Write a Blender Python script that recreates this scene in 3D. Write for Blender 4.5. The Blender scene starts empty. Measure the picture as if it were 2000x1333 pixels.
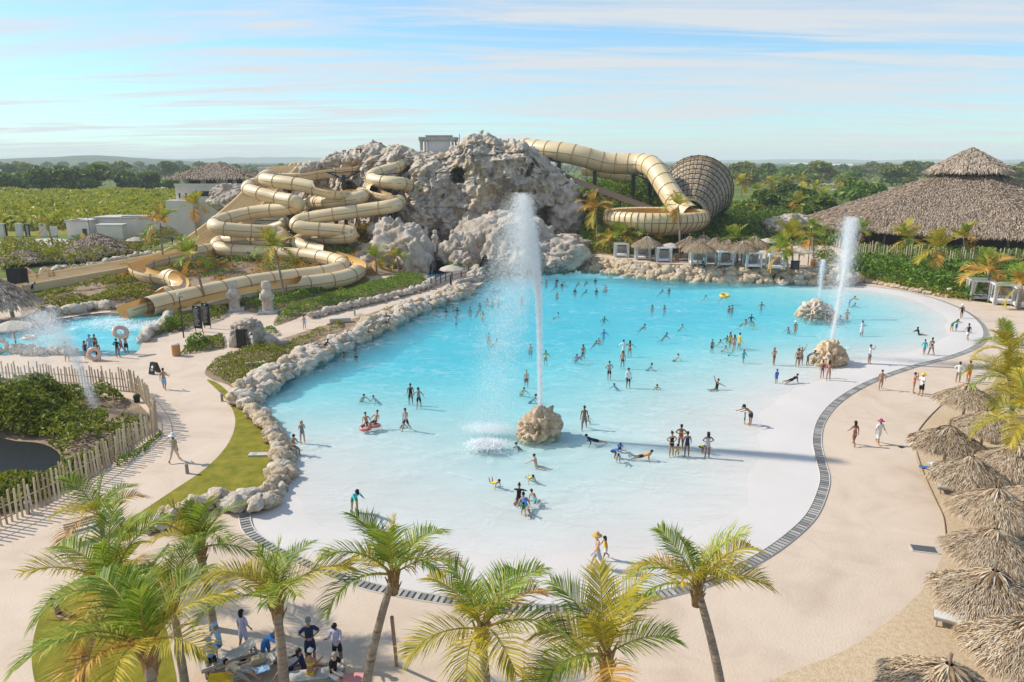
import bpy, bmesh, math, random
import numpy as np
from mathutils import Vector, Matrix, Euler
from mathutils.geometry import tessellate_polygon
R = math.radians
SC = bpy.context.scene
C = SC.collection
rng = np.random.default_rng(7)
random.seed(7)

# ---------------------------------------------------------------- camera
F = 1400.0; PIT = R(14.07); H = 18.0
cam = bpy.data.cameras.new('camera'); cam.sensor_width = 36; cam.lens = 36*F/2000
cam.clip_start = 0.5; cam.clip_end = 30000
camo = bpy.data.objects.new('camera', cam); C.objects.link(camo)
camo.location = (0, 0, H); camo.rotation_euler = (R(90)-PIT, 0, 0)
SC.camera = camo
CP, SP = math.cos(PIT), math.sin(PIT)
def ray(px, py):
    x = (px-1000)/F; y = -(py-666.5)/F
    return x, CP+y*SP, -SP+y*CP
def G(px, py, z=0.0):                      # a point of the level plane at height z
    x, y, d = ray(px, py); t = (z-H)/d
    return Vector((x*t, y*t, z))
def A(px, py, Y):                          # a point at distance Y ahead
    x, y, d = ray(px, py); t = Y/y
    return Vector((x*t, Y, H+d*t))

# ---------------------------------------------------------------- render, sun, sky
SC.render.engine = 'CYCLES'
SC.cycles.use_denoising = True
SC.cycles.max_bounces = 6; SC.cycles.diffuse_bounces = 2; SC.cycles.glossy_bounces = 2
SC.cycles.transmission_bounces = 4; SC.cycles.transparent_max_bounces = 40; SC.cycles.volume_bounces = 1
SC.cycles.caustics_reflective = False; SC.cycles.caustics_refractive = False
SC.view_settings.view_transform = 'Standard'; SC.view_settings.look = 'None'
SC.view_settings.gamma = 1; SC.view_settings.exposure = 0.58
SUN_EL = R(38); SUN_DIR = Vector((-math.cos(R(15)), math.sin(R(15)), 0))
sv = Vector((SUN_DIR.x*math.cos(SUN_EL), SUN_DIR.y*math.cos(SUN_EL), math.sin(SUN_EL)))
sl = bpy.data.lights.new('sun', 'SUN'); sl.energy = 3.4; sl.angle = R(0.9); sl.color = (1.0, 0.93, 0.82)
so = bpy.data.objects.new('sun', sl); C.objects.link(so); so.location = (-60, 20, 60)
so.rotation_euler = sv.to_track_quat('Z', 'Y').to_euler()

W = bpy.data.worlds.new('World'); SC.world = W; W.use_nodes = True
def world():
    nt = W.node_tree; N = nt.nodes; L = nt.links
    for n in list(N): N.remove(n)
    out = N.new('ShaderNodeOutputWorld'); bg = N.new('ShaderNodeBackground')
    sky = N.new('ShaderNodeTexSky'); sky.sky_type = 'NISHITA'; sky.sun_disc = False
    sky.sun_elevation = SUN_EL; sky.sun_rotation = math.atan2(SUN_DIR.x, SUN_DIR.y)
    sky.air_density = 1.0; sky.dust_density = 0.25; sky.ozone_density = 3.0; sky.altitude = 20
    tint = N.new('ShaderNodeMix'); tint.data_type = 'RGBA'; tint.blend_type = 'MULTIPLY'; tint.inputs[0].default_value = 1
    tint.inputs[7].default_value = (0.56, 0.82, 0.90, 1)
    L.new(sky.outputs[0], tint.inputs[6])
    tc = N.new('ShaderNodeTexCoord'); sep = N.new('ShaderNodeSeparateXYZ'); L.new(tc.outputs['Generated'], sep.inputs[0])
    def mth(op, a, b=None, c=None):
        m = N.new('ShaderNodeMath'); m.operation = op
        for i, v in enumerate((a, b, c)):
            if v is None: continue
            if isinstance(v, (int, float)): m.inputs[i].default_value = v
            else: L.new(v, m.inputs[i])
        return m.outputs[0]
    z = mth('ADD', mth('MAXIMUM', sep.outputs[2], 0.0), 0.05)
    u = mth('DIVIDE', sep.outputs[0], z); v = mth('DIVIDE', sep.outputs[1], z)
    def layer(su, sv_, rot, scale, detail, lo, hi, off, dist):
        cmb = N.new('ShaderNodeCombineXYZ'); L.new(u, cmb.inputs[0]); L.new(v, cmb.inputs[1])
        mp = N.new('ShaderNodeMapping'); mp.inputs['Scale'].default_value = (su, sv_, 1); mp.inputs['Rotation'].default_value = (0, 0, rot)
        mp.inputs['Location'].default_value = (off, off*0.7, 0); L.new(cmb.outputs[0], mp.inputs[0])
        nz = N.new('ShaderNodeTexNoise'); nz.inputs['Scale'].default_value = scale; nz.inputs['Detail'].default_value = detail
        nz.inputs['Roughness'].default_value = 0.6; nz.inputs['Distortion'].default_value = dist
        L.new(mp.outputs[0], nz.inputs['Vector'])
        mr = N.new('ShaderNodeMapRange'); mr.interpolation_type = 'SMOOTHSTEP'
        mr.inputs[1].default_value = lo; mr.inputs[2].default_value = hi
        L.new(nz.outputs[0], mr.inputs[0]); return mr.outputs[0]
    a = layer(0.42, 1.0, R(10), 0.62, 8, 0.43, 0.60, 5.9, 0.9)
    b = layer(0.15, 1.0, R(-6), 1.5, 9, 0.44, 0.62, 3.3, 1.3)
    d = layer(0.25, 1.0, R(3), 0.35, 4, 0.42, 0.70, 4.0, 0.2)
    # thin high cloud lies everywhere, thicker where the layers agree; the low air near the horizon is paler
    low = mth('POWER', mth('SUBTRACT', 1.0, mth('MINIMUM', mth('MAXIMUM', sep.outputs[2], 0.0), 1.0)), 14.0)
    m = mth('ADD', mth('MULTIPLY', a, 0.46), mth('ADD', mth('MULTIPLY', b, 0.44), mth('MULTIPLY', d, 0.22)))
    m = mth('ADD', m, mth('MULTIPLY', low, 0.30)); m = mth('MINIMUM', m, 0.92)
    mix = N.new('ShaderNodeMix'); mix.data_type = 'RGBA'
    L.new(m, mix.inputs[0]); L.new(tint.outputs[2], mix.inputs[6]); mix.inputs[7].default_value = CLOUD
    L.new(mix.outputs[2], bg.inputs[0]); bg.inputs[1].default_value = 0.135
    L.new(bg.outputs[0], out.inputs[0])
CLOUD = (3.75, 3.9, 4.05, 1)
world()

# ---------------------------------------------------------------- material helpers
MATS = {}
def nodes_of(m):
    m.use_nodes = True; nt = m.node_tree
    for n in list(nt.nodes): nt.nodes.remove(n)
    return nt, nt.nodes, nt.links
def ramp(N, L, src, stops):
    r = N.new('ShaderNodeValToRGB'); e = r.color_ramp.elements
    while len(e) < len(stops): e.new(0.5)
    for i, (p, c) in enumerate(stops): e[i].position = p; e[i].color = (*c, 1)
    L.new(src, r.inputs[0]); return r.outputs[0]
def mat(name, stops, scale=3.0, detail=6, rough=0.8, bump=0.0, bscale=None, src='noise', transl=0.0, spec=0.3, coord='Object', stretch=None, metal=0, dist=0.0, bdist=0.05):
    """stops: one colour, or [(pos, colour)...] spread by noise / per leaf ('island') / per object ('object')"""
    if name in MATS: return MATS[name]
    m = bpy.data.materials.new(name); nt, N, L = nodes_of(m)
    out = N.new('ShaderNodeOutputMaterial'); p = N.new('ShaderNodeBsdfPrincipled')
    p.inputs['Roughness'].default_value = rough; p.inputs['Specular IOR Level'].default_value = spec; p.inputs['Metallic'].default_value = metal
    tc = N.new('ShaderNodeTexCoord'); vec = tc.outputs[coord]
    if coord == 'World':
        pass
    if stretch:
        mp = N.new('ShaderNodeMapping'); mp.inputs['Scale'].default_value = stretch; L.new(vec, mp.inputs[0]); vec = mp.outputs[0]
    if isinstance(stops, tuple): stops = [(0.3, tuple(c*0.92 for c in stops)), (0.7, tuple(min(1, c*1.06) for c in stops))]
    if src == 'noise':
        nz = N.new('ShaderNodeTexNoise'); nz.inputs['Scale'].default_value = scale; nz.inputs['Detail'].default_value = detail
        nz.inputs['Roughness'].default_value = 0.62; nz.inputs['Distortion'].default_value = dist
        L.new(vec, nz.inputs['Vector']); val = nz.outputs[0]
    elif src == 'island':
        g = N.new('ShaderNodeNewGeometry'); oi = N.new('ShaderNodeObjectInfo')
        a = N.new('ShaderNodeMath'); a.operation = 'MULTIPLY'; a.inputs[1].default_value = 0.75; L.new(g.outputs['Random Per Island'], a.inputs[0])
        b = N.new('ShaderNodeMath'); b.operation = 'MULTIPLY_ADD'; b.inputs[1].default_value = 0.25
        L.new(oi.outputs['Random'], b.inputs[0]); L.new(a.outputs[0], b.inputs[2]); val = b.outputs[0]
    else:
        oi = N.new('ShaderNodeObjectInfo'); val = oi.outputs['Random']
    col = ramp(N, L, val, stops)
    L.new(col, p.inputs['Base Color'])
    if bump:
        nb = N.new('ShaderNodeTexNoise'); nb.inputs['Scale'].default_value = bscale or scale*4; nb.inputs['Detail'].default_value = 5
        L.new(vec, nb.inputs['Vector']); bp = N.new('ShaderNodeBump'); bp.inputs['Strength'].default_value = bump; bp.inputs['Distance'].default_value = bdist
        L.new(nb.outputs[0], bp.inputs['Height']); L.new(bp.outputs[0], p.inputs['Normal'])
    if transl:
        t = N.new('ShaderNodeBsdfTranslucent'); L.new(col, t.inputs[0]); mx = N.new('ShaderNodeMixShader'); mx.inputs[0].default_value = transl
        L.new(p.outputs[0], mx.inputs[1]); L.new(t.outputs[0], mx.inputs[2]); L.new(mx.outputs[0], out.inputs[0])
    else: L.new(p.outputs[0], out.inputs[0])
    MATS[name] = m; return m

# ---------------------------------------------------------------- mesh helpers
def npmesh(name, V, F_, mat_=None, smooth=False):
    """V (n,3); F_ one (m,k) int array or a list of them"""
    V = np.asarray(V, np.float32); Fs = F_ if isinstance(F_, list) else [F_]
    Fs = [np.asarray(f, np.int32) for f in Fs if len(f)]
    me = bpy.data.meshes.new(name)
    me.vertices.add(len(V)); me.vertices.foreach_set('co', V.ravel())
    nl = sum(f.size for f in Fs); npoly = sum(len(f) for f in Fs)
    me.loops.add(nl); me.polygons.add(npoly)
    me.loops.foreach_set('vertex_index', np.concatenate([f.ravel() for f in Fs]))
    ls = []; o = 0
    for f in Fs:
        k = f.shape[1]; ls.append(o+np.arange(len(f))*k); o += f.size
    me.polygons.foreach_set('loop_start', np.concatenate(ls).astype(np.int32))
    me.polygons.foreach_set('use_smooth', np.full(npoly, smooth))
    me.update(calc_edges=True)
    if mat_: me.materials.append(mat_)
    return me
def obj(name, me, parent=None, loc=(0, 0, 0), rot=(0, 0, 0), scale=(1, 1, 1), m=None):
    o = bpy.data.objects.new(name, me); C.objects.link(o)
    o.location = loc; o.rotation_euler = rot; o.scale = scale if hasattr(scale, '__len__') else (scale,)*3
    if parent is not None: o.parent = parent
    if m and me is not None and not me.materials: me.materials.append(m)
    return o
def tag(o, label, cat, group=None, kind=None):
    o['label'] = label; o['category'] = cat
    if group: o['group'] = group
    if kind: o['kind'] = kind
    return o
def thing(name, label, cat, group=None, loc=(0, 0, 0), rz=0.0):
    o = bpy.data.objects.new(name, None); C.objects.link(o); o.empty_display_size = 0.3
    o.location = loc; o.rotation_euler = (0, 0, rz); return tag(o, label, cat, group)
def struct(name, me, m=None, **k):
    o = obj(name, me, m=m, **k); o['kind'] = 'structure'; return o
class MB:
    def __init__(s): s.v = []; s.f = []
    def add(s, vs, fs):
        b = len(s.v); s.v += [tuple(v) for v in vs]; s.f += [tuple(i+b for i in f) for f in fs]; return s
    def box(s, c, d, rz=0, M=None, taper=1.0):
        x, y, z = d[0]/2, d[1]/2, d[2]/2
        vs = [(-x, -y, -z), (x, -y, -z), (x, y, -z), (-x, y, -z)] + [(a*taper, b*taper, z) for a, b in ((-x, -y), (x, -y), (x, y), (-x, y))]
        m = M or Matrix.Rotation(rz, 3, 'Z'); c = Vector(c)
        return s.add([m @ Vector(v)+c for v in vs], [(3, 2, 1, 0), (4, 5, 6, 7), (0, 1, 5, 4), (1, 2, 6, 5), (2, 3, 7, 6), (3, 0, 4, 7)])
    def bar(s, a, b, r, n=6, r2=None):
        a, b = Vector(a), Vector(b); d = b-a; q = d.to_track_quat('Z', 'Y'); r2 = r if r2 is None else r2
        vs = []
        for p, rr in ((a, r), (b, r2)):
            vs += [p+q @ Vector((rr*math.cos(2*math.pi*i/n+math.pi/n), rr*math.sin(2*math.pi*i/n+math.pi/n), 0)) for i in range(n)]
        fs = [(i, (i+1) % n, n+(i+1) % n, n+i) for i in range(n)] + [tuple(range(n-1, -1, -1)), tuple(range(n, 2*n))]
        return s.add(vs, fs)
    def tube(s, pts, rs, n=8, cap=True):
        pts = [Vector(p) for p in pts]; vs = []; k = len(pts)
        for i, p in enumerate(pts):
            d = (pts[min(i+1, k-1)]-pts[max(i-1, 0)]).normalized(); q = d.to_track_quat('Z', 'X')
            r = rs[i] if hasattr(rs, '__len__') else rs
            vs += [p+q @ Vector((r*math.cos(2*math.pi*j/n), r*math.sin(2*math.pi*j/n), 0)) for j in range(n)]
        fs = [(i*n+j, i*n+(j+1) % n, (i+1)*n+(j+1) % n, (i+1)*n+j) for i in range(k-1) for j in range(n)]
        if cap: fs += [tuple(range(n-1, -1, -1)), tuple(range((k-1)*n, k*n))]
        return s.add(vs, fs)
    def lathe(s, prof, n=16, c=(0, 0, 0)):
        vs = [(c[0]+r*math.cos(2*math.pi*j/n), c[1]+r*math.sin(2*math.pi*j/n), c[2]+z) for r, z in prof for j in range(n)]
        k = len(prof)
        return s.add(vs, [(i*n+j, i*n+(j+1) % n, (i+1)*n+(j+1) % n, (i+1)*n+j) for i in range(k-1) for j in range(n)])
    def mesh(s, name, m=None, smooth=False, bevel=0):
        me = bpy.data.meshes.new(name); me.from_pydata(s.v, [], s.f)
        if bevel:
            b = bmesh.new(); b.from_mesh(me); bmesh.ops.bevel(b, geom=b.edges[:], offset=bevel, segments=2, affect='EDGES', profile=0.6); b.to_mesh(me); b.free()
        if smooth: me.polygons.foreach_set('use_smooth', [True]*len(me.polygons))
        me.update()
        if m: me.materials.append(m)
        return me
# ---- numpy gradient noise
_P = np.random.default_rng(3).permutation(256); _P = np.concatenate([_P, _P, _P])
_Gd = np.random.default_rng(4).normal(size=(256, 3)); _Gd /= np.linalg.norm(_Gd, axis=1)[:, None]
def perlin(p):
    p = np.asarray(p, float); i = np.floor(p).astype(int); f = p-i; u = f*f*f*(f*(f*6-15)+10); r = 0
    for dx in (0, 1):
        for dy in (0, 1):
            for dz in (0, 1):
                h = _P[_P[_P[(i[:, 0]+dx) & 255]+((i[:, 1]+dy) & 255)]+((i[:, 2]+dz) & 255)]
                g = _Gd[h]; d = f-np.array([dx, dy, dz])
                w = (u[:, 0] if dx else 1-u[:, 0])*(u[:, 1] if dy else 1-u[:, 1])*(u[:, 2] if dz else 1-u[:, 2])
                r = r+w*(g*d).sum(1)
    return r
def fbm(p, o=4, ridged=False):
    p = np.asarray(p, float); r = 0; a = 1.0
    for k in range(o):
        n = perlin(p*2**k+k*17.3); r = r+a*((1-2*np.abs(n))-0.4 if ridged else n*1.5); a *= 0.5
    return r
def catmull(pts, n=8, closed=False):
    pts = [np.asarray(p, float) for p in pts]; k = len(pts); out = []
    for i in range(k if closed else k-1):
        g = (lambda j: pts[j % k]) if closed else (lambda j: pts[min(max(j, 0), k-1)])
        a, b, c, d = g(i-1), g(i), g(i+1), g(i+2)
        for t in np.linspace(0, 1, n, endpoint=False):
            out.append(0.5*(2*b+(c-a)*t+(2*a-5*b+4*c-d)*t*t+(3*b-a-3*c+d)*t**3))
    if not closed: out.append(pts[-1])
    return np.array(out)
def resample(P, step):
    P = np.asarray(P, float); s = np.concatenate([[0], np.cumsum(np.linalg.norm(np.diff(P, axis=0), axis=1))])
    t = np.arange(0, s[-1], step); return np.stack([np.interp(t, s, P[:, k]) for k in range(P.shape[1])], 1)
def inside(poly, P):
    x, y = P[:, 0], P[:, 1]; r = np.zeros(len(P), bool); n = len(poly)
    for i in range(n):
        x1, y1 = poly[i][:2]; x2, y2 = poly[(i+1) % n][:2]
        c = ((y1 > y) != (y2 > y)) & (x < (x2-x1)*(y-y1)/((y2-y1) or 1e-9)+x1); r ^= c
    return r
def pldist(line, P):
    d = np.full(len(P), 1e9); P = P[:, :2]; L_ = np.asarray(line)[:, :2]
    for a, b in zip(L_[:-1], L_[1:]):
        ab = b-a; t = np.clip(((P-a) @ ab)/(ab @ ab+1e-9), 0, 1); d = np.minimum(d, np.linalg.norm(P-a-t[:, None]*ab, axis=1))
    return d
def flat(poly, z, holes=()):
    """one level sheet with holes"""
    loops = [[Vector((p[0], p[1], 0)) for p in q] for q in (poly, *holes)]
    vs = [(p.x, p.y, z) for q in loops for p in q]; tr = tessellate_polygon(loops); out = []
    for t in tr:
        a, b, c = (vs[i] for i in t)
        out.append(t if (b[0]-a[0])*(c[1]-a[1])-(b[1]-a[1])*(c[0]-a[0]) > 0 else t[::-1])
    me = bpy.data.meshes.new('sheet'); me.from_pydata(vs, [], out); me.update(); return me
def GP(pts, z=0.0, n=6, closed=True): return catmull([G(x, y, z)[:2] for x, y in pts], n, closed)
# ================================================================ SETTING
def world_coord(m):                        # let a material run on world metres instead of object space
    return m
M_DECK = mat('sand concrete', [(0.25, (0.50, 0.385, 0.29)), (0.5, (0.60, 0.475, 0.365)), (0.8, (0.66, 0.535, 0.42))], scale=0.30, detail=13, rough=0.85, bump=0.35, bscale=9, dist=1.0)
M_PLASTER = mat('pool plaster', [(0.3, (0.57, 0.525, 0.485)), (0.7, (0.65, 0.61, 0.575))], scale=0.12, detail=6, rough=0.7)
M_GRIT = mat('coarse beach sand', [(0.2, (0.40, 0.27, 0.15)), (0.5, (0.56, 0.42, 0.27)), (0.8, (0.66, 0.53, 0.37))], scale=5.0, detail=12, rough=0.95, bump=0.6, bscale=14)
M_LAWN = mat('mown grass', [(0.3, (0.13, 0.14, 0.006)), (0.5, (0.22, 0.20, 0.010)), (0.72, (0.32, 0.25, 0.03))], scale=1.1, detail=12, rough=0.9, bump=0.8, bscale=30)
M_SOIL = mat('dry soil', [(0.3, (0.20, 0.13, 0.08)), (0.7, (0.38, 0.28, 0.19))], scale=0.9, detail=10, rough=0.95, bump=0.6, bscale=8)
M_FIELD = mat('scrub ground', [(0.30, (0.05, 0.085, 0.012)), (0.48, (0.10, 0.14, 0.015)), (0.62, (0.17, 0.19, 0.02)), (0.8, (0.20, 0.18, 0.05))], scale=0.035, detail=14, rough=0.95, bump=0.5, bscale=1.5, bdist=0.5)

POOL_LEFT = [(1060, 526), (1000, 532), (965, 540), (938, 556), (905, 580), (840, 600), (770, 635), (705, 668), (645, 690), (600, 715), (545, 745), (505, 772), (488, 790), (515, 808), (540, 835), (560, 870), (572, 900), (568, 930), (556, 958), (530, 983), (500, 1000)]
DRAIN = [(477, 1004), (487, 1038), (535, 1073), (600, 1102), (660, 1126), (730, 1148), (830, 1167), (960, 1184), (1100, 1189), (1240, 1173), (1330, 1153), (1400, 1132), (1480, 1093), (1540, 1052), (1585, 1008), (1607, 960), (1611, 930), (1602, 895), (1596, 860), (1606, 820), (1640, 782), (1700, 747), (1780, 718), (1860, 697), (1908, 677), (1926, 655), (1915, 630), (1880, 605), (1820, 582), (1750, 566), (1680, 557)]
POOL_FAR = [(1640, 557), (1590, 555), (1500, 552), (1400, 550), (1300, 546), (1230, 540), (1170, 531), (1115, 526)]
pl = catmull([G(*p)[:2] for p in POOL_LEFT], 4); dr = catmull([G(*p)[:2] for p in DRAIN], 6); pf = catmull([G(*p)[:2] for p in POOL_FAR], 4)
POOL = np.concatenate([pl, dr, pf])
SPL = GP([(-60, 655), (60, 634), (140, 619), (220, 610), (338, 610), (322, 640), (282, 664), (264, 690), (200, 697), (120, 694), (50, 692), (-60, 694)], n=3)
def big_ring(r, n=48): return [(r*math.cos(2*math.pi*i/n), r*math.sin(2*math.pi*i/n)+400) for i in range(n)]
def inset(poly, d):                       # sheets under another sheet stop a little short of it
    return poly
BIG = 9000
struct('ground', flat(big_ring(BIG), -0.02, [POOL, SPL]), M_FIELD)
DECK = [G(*p)[:2] for p in [(-500, 700), (-100, 640), (0, 580), (380, 590), (520, 575), (640, 545), (760, 520), (900, 498), (1120, 498), (1640, 530), (1760, 558), (1900, 588), (2060, 610)]] + [(60, 60), (60, -8), (-60, -8)]
me = flat(DECK, -0.006, []) if False else None
# deck with the pools cut out: POOL and SPL lie wholly inside
struct('deck', flat([(p[0], p[1]) for p in DECK], -0.004, [POOL, SPL]), M_DECK)
def depth_at(P): return np.clip((np.maximum(pldist(dr, P)-3.0, -1)*0.0255+.00018*pldist(dr, P)**2)*(1+1.0*np.clip((P[:, 1]-46)/32, 0, 1))+.035*fbm(np.c_[P[:, :2]*.13, np.zeros(len(P))], 3), -0.03, 1.75)
def pool_floor():
    xs = np.arange(-48, 66, 0.8); ys = np.arange(26, 124, 0.8); X, Y = np.meshgrid(xs, ys); P = np.stack([X.ravel(), Y.ravel()], 1)
    z = -0.05-depth_at(P); z = np.where(pldist(dr, P) < 0.4, -0.04, z)
    n, m = X.shape; i = np.arange(n*m).reshape(n, m)
    Fq = np.stack([i[:-1, :-1].ravel(), i[:-1, 1:].ravel(), i[1:, 1:].ravel(), i[1:, :-1].ravel()], 1)
    struct('pool_floor', npmesh('pool_floor', np.c_[P, z], Fq, M_PLASTER, True))
    Q = np.array([(-110, 70), (-30, 70), (-30, 100), (-110, 100)]); struct('splash_pool_floor', flat(Q, -0.55), M_PLASTER)
pool_floor()
def water_mat(name, sig, dens, foam_lo, foam_hi, fscale, scat=.15):
    m = bpy.data.materials.new(name); nt, N, L = nodes_of(m); out = N.new('ShaderNodeOutputMaterial')
    tr = N.new('ShaderNodeBsdfTransparent'); gl = N.new('ShaderNodeBsdfGlossy'); gl.inputs['Roughness'].default_value = 0.12
    tc = N.new('ShaderNodeTexCoord')
    n1 = N.new('ShaderNodeTexNoise'); n1.inputs['Scale'].default_value = 0.9; n1.inputs['Detail'].default_value = 7; n1.inputs['Roughness'].default_value = 0.65; n1.inputs['Distortion'].default_value = 0.7
    mp = N.new('ShaderNodeMapping'); mp.inputs['Scale'].default_value = (0.55, 1.3, 1); mp.inputs['Rotation'].default_value = (0, 0, R(-12)); L.new(tc.outputs['Object'], mp.inputs[0]); L.new(mp.outputs[0], n1.inputs['Vector'])
    bp = N.new('ShaderNodeBump'); bp.inputs['Strength'].default_value = 0.8; bp.inputs['Distance'].default_value = 0.25; L.new(n1.outputs[0], bp.inputs['Height']); L.new(bp.outputs[0], gl.inputs['Normal'])
    fr = N.new('ShaderNodeFresnel'); fr.inputs[0].default_value = 1.33; L.new(bp.outputs[0], fr.inputs['Normal'])
    k = N.new('ShaderNodeMath'); k.operation = 'MULTIPLY'; k.inputs[1].default_value = 0.32; L.new(fr.outputs[0], k.inputs[0])
    ge = N.new('ShaderNodeNewGeometry'); bf = N.new('ShaderNodeMath'); bf.operation = 'SUBTRACT'; bf.inputs[0].default_value = 1; L.new(ge.outputs['Backfacing'], bf.inputs[1]); k2 = N.new('ShaderNodeMath'); k2.operation = 'MULTIPLY'; L.new(k.outputs[0], k2.inputs[0]); L.new(bf.outputs[0], k2.inputs[1])
    mx = N.new('ShaderNodeMixShader'); L.new(k2.outputs[0], mx.inputs[0]); L.new(tr.outputs[0], mx.inputs[1]); L.new(gl.outputs[0], mx.inputs[2])
    # thin foam drifting on the surface, with painted caustic lines over it
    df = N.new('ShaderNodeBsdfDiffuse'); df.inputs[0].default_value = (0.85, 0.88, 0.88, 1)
    mp2 = N.new('ShaderNodeMapping'); mp2.inputs['Scale'].default_value = (0.6, 1.0, 1); L.new(tc.outputs['Object'], mp2.inputs[0])
    n2 = N.new('ShaderNodeTexNoise'); n2.inputs['Scale'].default_value = fscale; n2.inputs['Detail'].default_value = 9; n2.inputs['Roughness'].default_value = 0.68; n2.inputs['Distortion'].default_value = 1.4
    L.new(mp2.outputs[0], n2.inputs['Vector']); mr = N.new('ShaderNodeMapRange'); mr.interpolation_type = 'SMOOTHSTEP'
    mr.inputs[1].default_value = foam_lo; mr.inputs[2].default_value = foam_hi; mr.inputs[3].default_value = 0.03; mr.inputs[4].default_value = 0.42; L.new(n2.outputs[0], mr.inputs[0])
    vo = N.new('ShaderNodeTexVoronoi'); vo.feature = 'DISTANCE_TO_EDGE'; vo.inputs['Scale'].default_value = 0.95  # cell edges become white lines painted in imitation of light caustics
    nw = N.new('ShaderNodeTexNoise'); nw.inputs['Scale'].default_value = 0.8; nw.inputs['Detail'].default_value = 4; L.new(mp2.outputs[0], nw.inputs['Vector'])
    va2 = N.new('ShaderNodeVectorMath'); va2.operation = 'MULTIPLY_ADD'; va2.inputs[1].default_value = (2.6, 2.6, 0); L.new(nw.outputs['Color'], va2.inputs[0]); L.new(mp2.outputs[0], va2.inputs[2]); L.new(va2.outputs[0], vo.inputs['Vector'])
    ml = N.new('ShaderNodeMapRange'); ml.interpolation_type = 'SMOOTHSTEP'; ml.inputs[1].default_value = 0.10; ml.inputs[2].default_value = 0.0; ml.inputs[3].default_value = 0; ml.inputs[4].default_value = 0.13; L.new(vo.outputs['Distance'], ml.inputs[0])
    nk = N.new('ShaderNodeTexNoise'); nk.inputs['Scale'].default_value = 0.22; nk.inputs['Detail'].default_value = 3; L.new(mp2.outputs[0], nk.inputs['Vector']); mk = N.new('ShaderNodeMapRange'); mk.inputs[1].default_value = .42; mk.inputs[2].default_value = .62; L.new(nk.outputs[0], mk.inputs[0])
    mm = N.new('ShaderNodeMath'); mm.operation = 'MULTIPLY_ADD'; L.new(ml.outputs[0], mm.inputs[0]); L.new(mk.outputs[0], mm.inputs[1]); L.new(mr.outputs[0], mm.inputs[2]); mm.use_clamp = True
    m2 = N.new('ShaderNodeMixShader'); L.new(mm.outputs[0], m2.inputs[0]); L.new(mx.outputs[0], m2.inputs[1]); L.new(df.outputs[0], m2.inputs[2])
    L.new(m2.outputs[0], out.inputs[0])
    va = N.new('ShaderNodeVolumeAbsorption'); va.inputs[0].default_value = tuple(1-s for s in sig)+(1,); va.inputs[1].default_value = dens
    vs_ = N.new('ShaderNodeVolumeScatter'); vs_.inputs[0].default_value = (.30, .86, 1.0, 1); vs_.inputs['Density'].default_value = scat; ad = N.new('ShaderNodeAddShader'); L.new(va.outputs[0], ad.inputs[0]); L.new(vs_.outputs[0], ad.inputs[1]); L.new(ad.outputs[0], out.inputs['Volume'])
    return m
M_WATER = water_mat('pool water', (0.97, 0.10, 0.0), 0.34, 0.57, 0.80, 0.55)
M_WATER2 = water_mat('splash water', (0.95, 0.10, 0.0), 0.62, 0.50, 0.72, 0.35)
def prism(poly, z0, z1):
    top = flat(poly, z1); vs = [tuple(v.co) for v in top.vertices]; n = len(vs)
    fs = [tuple(p.vertices) for p in top.polygons]; vs2 = vs+[(x, y, z0) for x, y, _ in vs]
    area = sum(poly[i][0]*poly[(i+1) % n][1]-poly[(i+1) % n][0]*poly[i][1] for i in range(n))
    side = [(i, i+n, (i+1) % n+n, (i+1) % n) if area > 0 else (i, (i+1) % n, (i+1) % n+n, i+n) for i in range(n)]
    me = bpy.data.meshes.new('water'); me.from_pydata(vs2, [], fs+[tuple(i+n for i in f[::-1]) for f in fs]+side); me.update(); return me
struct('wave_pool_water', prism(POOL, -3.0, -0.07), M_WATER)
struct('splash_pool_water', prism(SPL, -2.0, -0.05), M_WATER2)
# level sheets laid over the deck
def sheet(name, pts, z, m, n=5, closed=True): return struct(name, flat(GP(pts, 0, n), z), m)
sheet('lawn', [(404, 742), (430, 768), (454, 800), (459, 832), (442, 872), (400, 916), (332, 962), (275, 1000), (226, 1032), (246, 1058), (300, 1015), (360, 985), (430, 965), (515, 955), (540, 905), (548, 880), (530, 850), (500, 818), (470, 790), (430, 752)], 0.004, M_LAWN)
sheet('lawn', [(100, 1165), (74, 1215), (62, 1275), (68, 1333), (90, 1400), (330, 1420), (330, 1250), (290, 1130), (300, 1060), (240, 1070), (170, 1120)], 0.004, M_LAWN)
sheet('lawn', [(600, 592), (660, 575), (720, 552), (712, 540), (690, 545), (610, 575), (560, 590)], 0.004, M_LAWN, 4)
sheet('beach_sand', [(1858, 780), (1810, 825), (1788, 868), (1800, 930), (1838, 1000), (1847, 1050), (1822, 1125), (1752, 1200), (1650, 1270), (1500, 1335), (1480, 1420), (2500, 1420), (2300, 900), (2060, 760), (1950, 745), (1890, 760)], 0.004, M_GRIT)
BED = [(400, 726), (430, 700), (520, 672), (620, 640), (700, 620), (760, 600), (840, 578), (890, 566), (905, 575), (840, 598), (770, 632), (700, 664), (640, 688), (590, 714), (530, 748), (490, 780), (445, 752), (415, 742)]
sheet('planting_bed', BED, 0.004, M_SOIL, 3)
sheet('planting_bed', [(215, 612), (262, 560), (330, 530), (430, 505), (560, 520), (640, 540), (600, 572), (520, 592), (440, 608), (360, 640), (338, 608)], 0.004, M_SOIL, 3)
sheet('planting_bed', [(40, 612), (60, 580), (150, 555), (250, 530), (320, 520), (345, 545), (335, 562), (300, 580), (215, 606), (140, 614), (62, 630)], 0.008, M_SOIL, 3)
sheet('planting_bed', [(-10, 765), (130, 768), (240, 775), (282, 800), (298, 830), (290, 850), (235, 885), (140, 950), (60, 990), (-10, 1015), (-60, 1030), (-80, 760)], 0.004, M_SOIL, 3)
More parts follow.
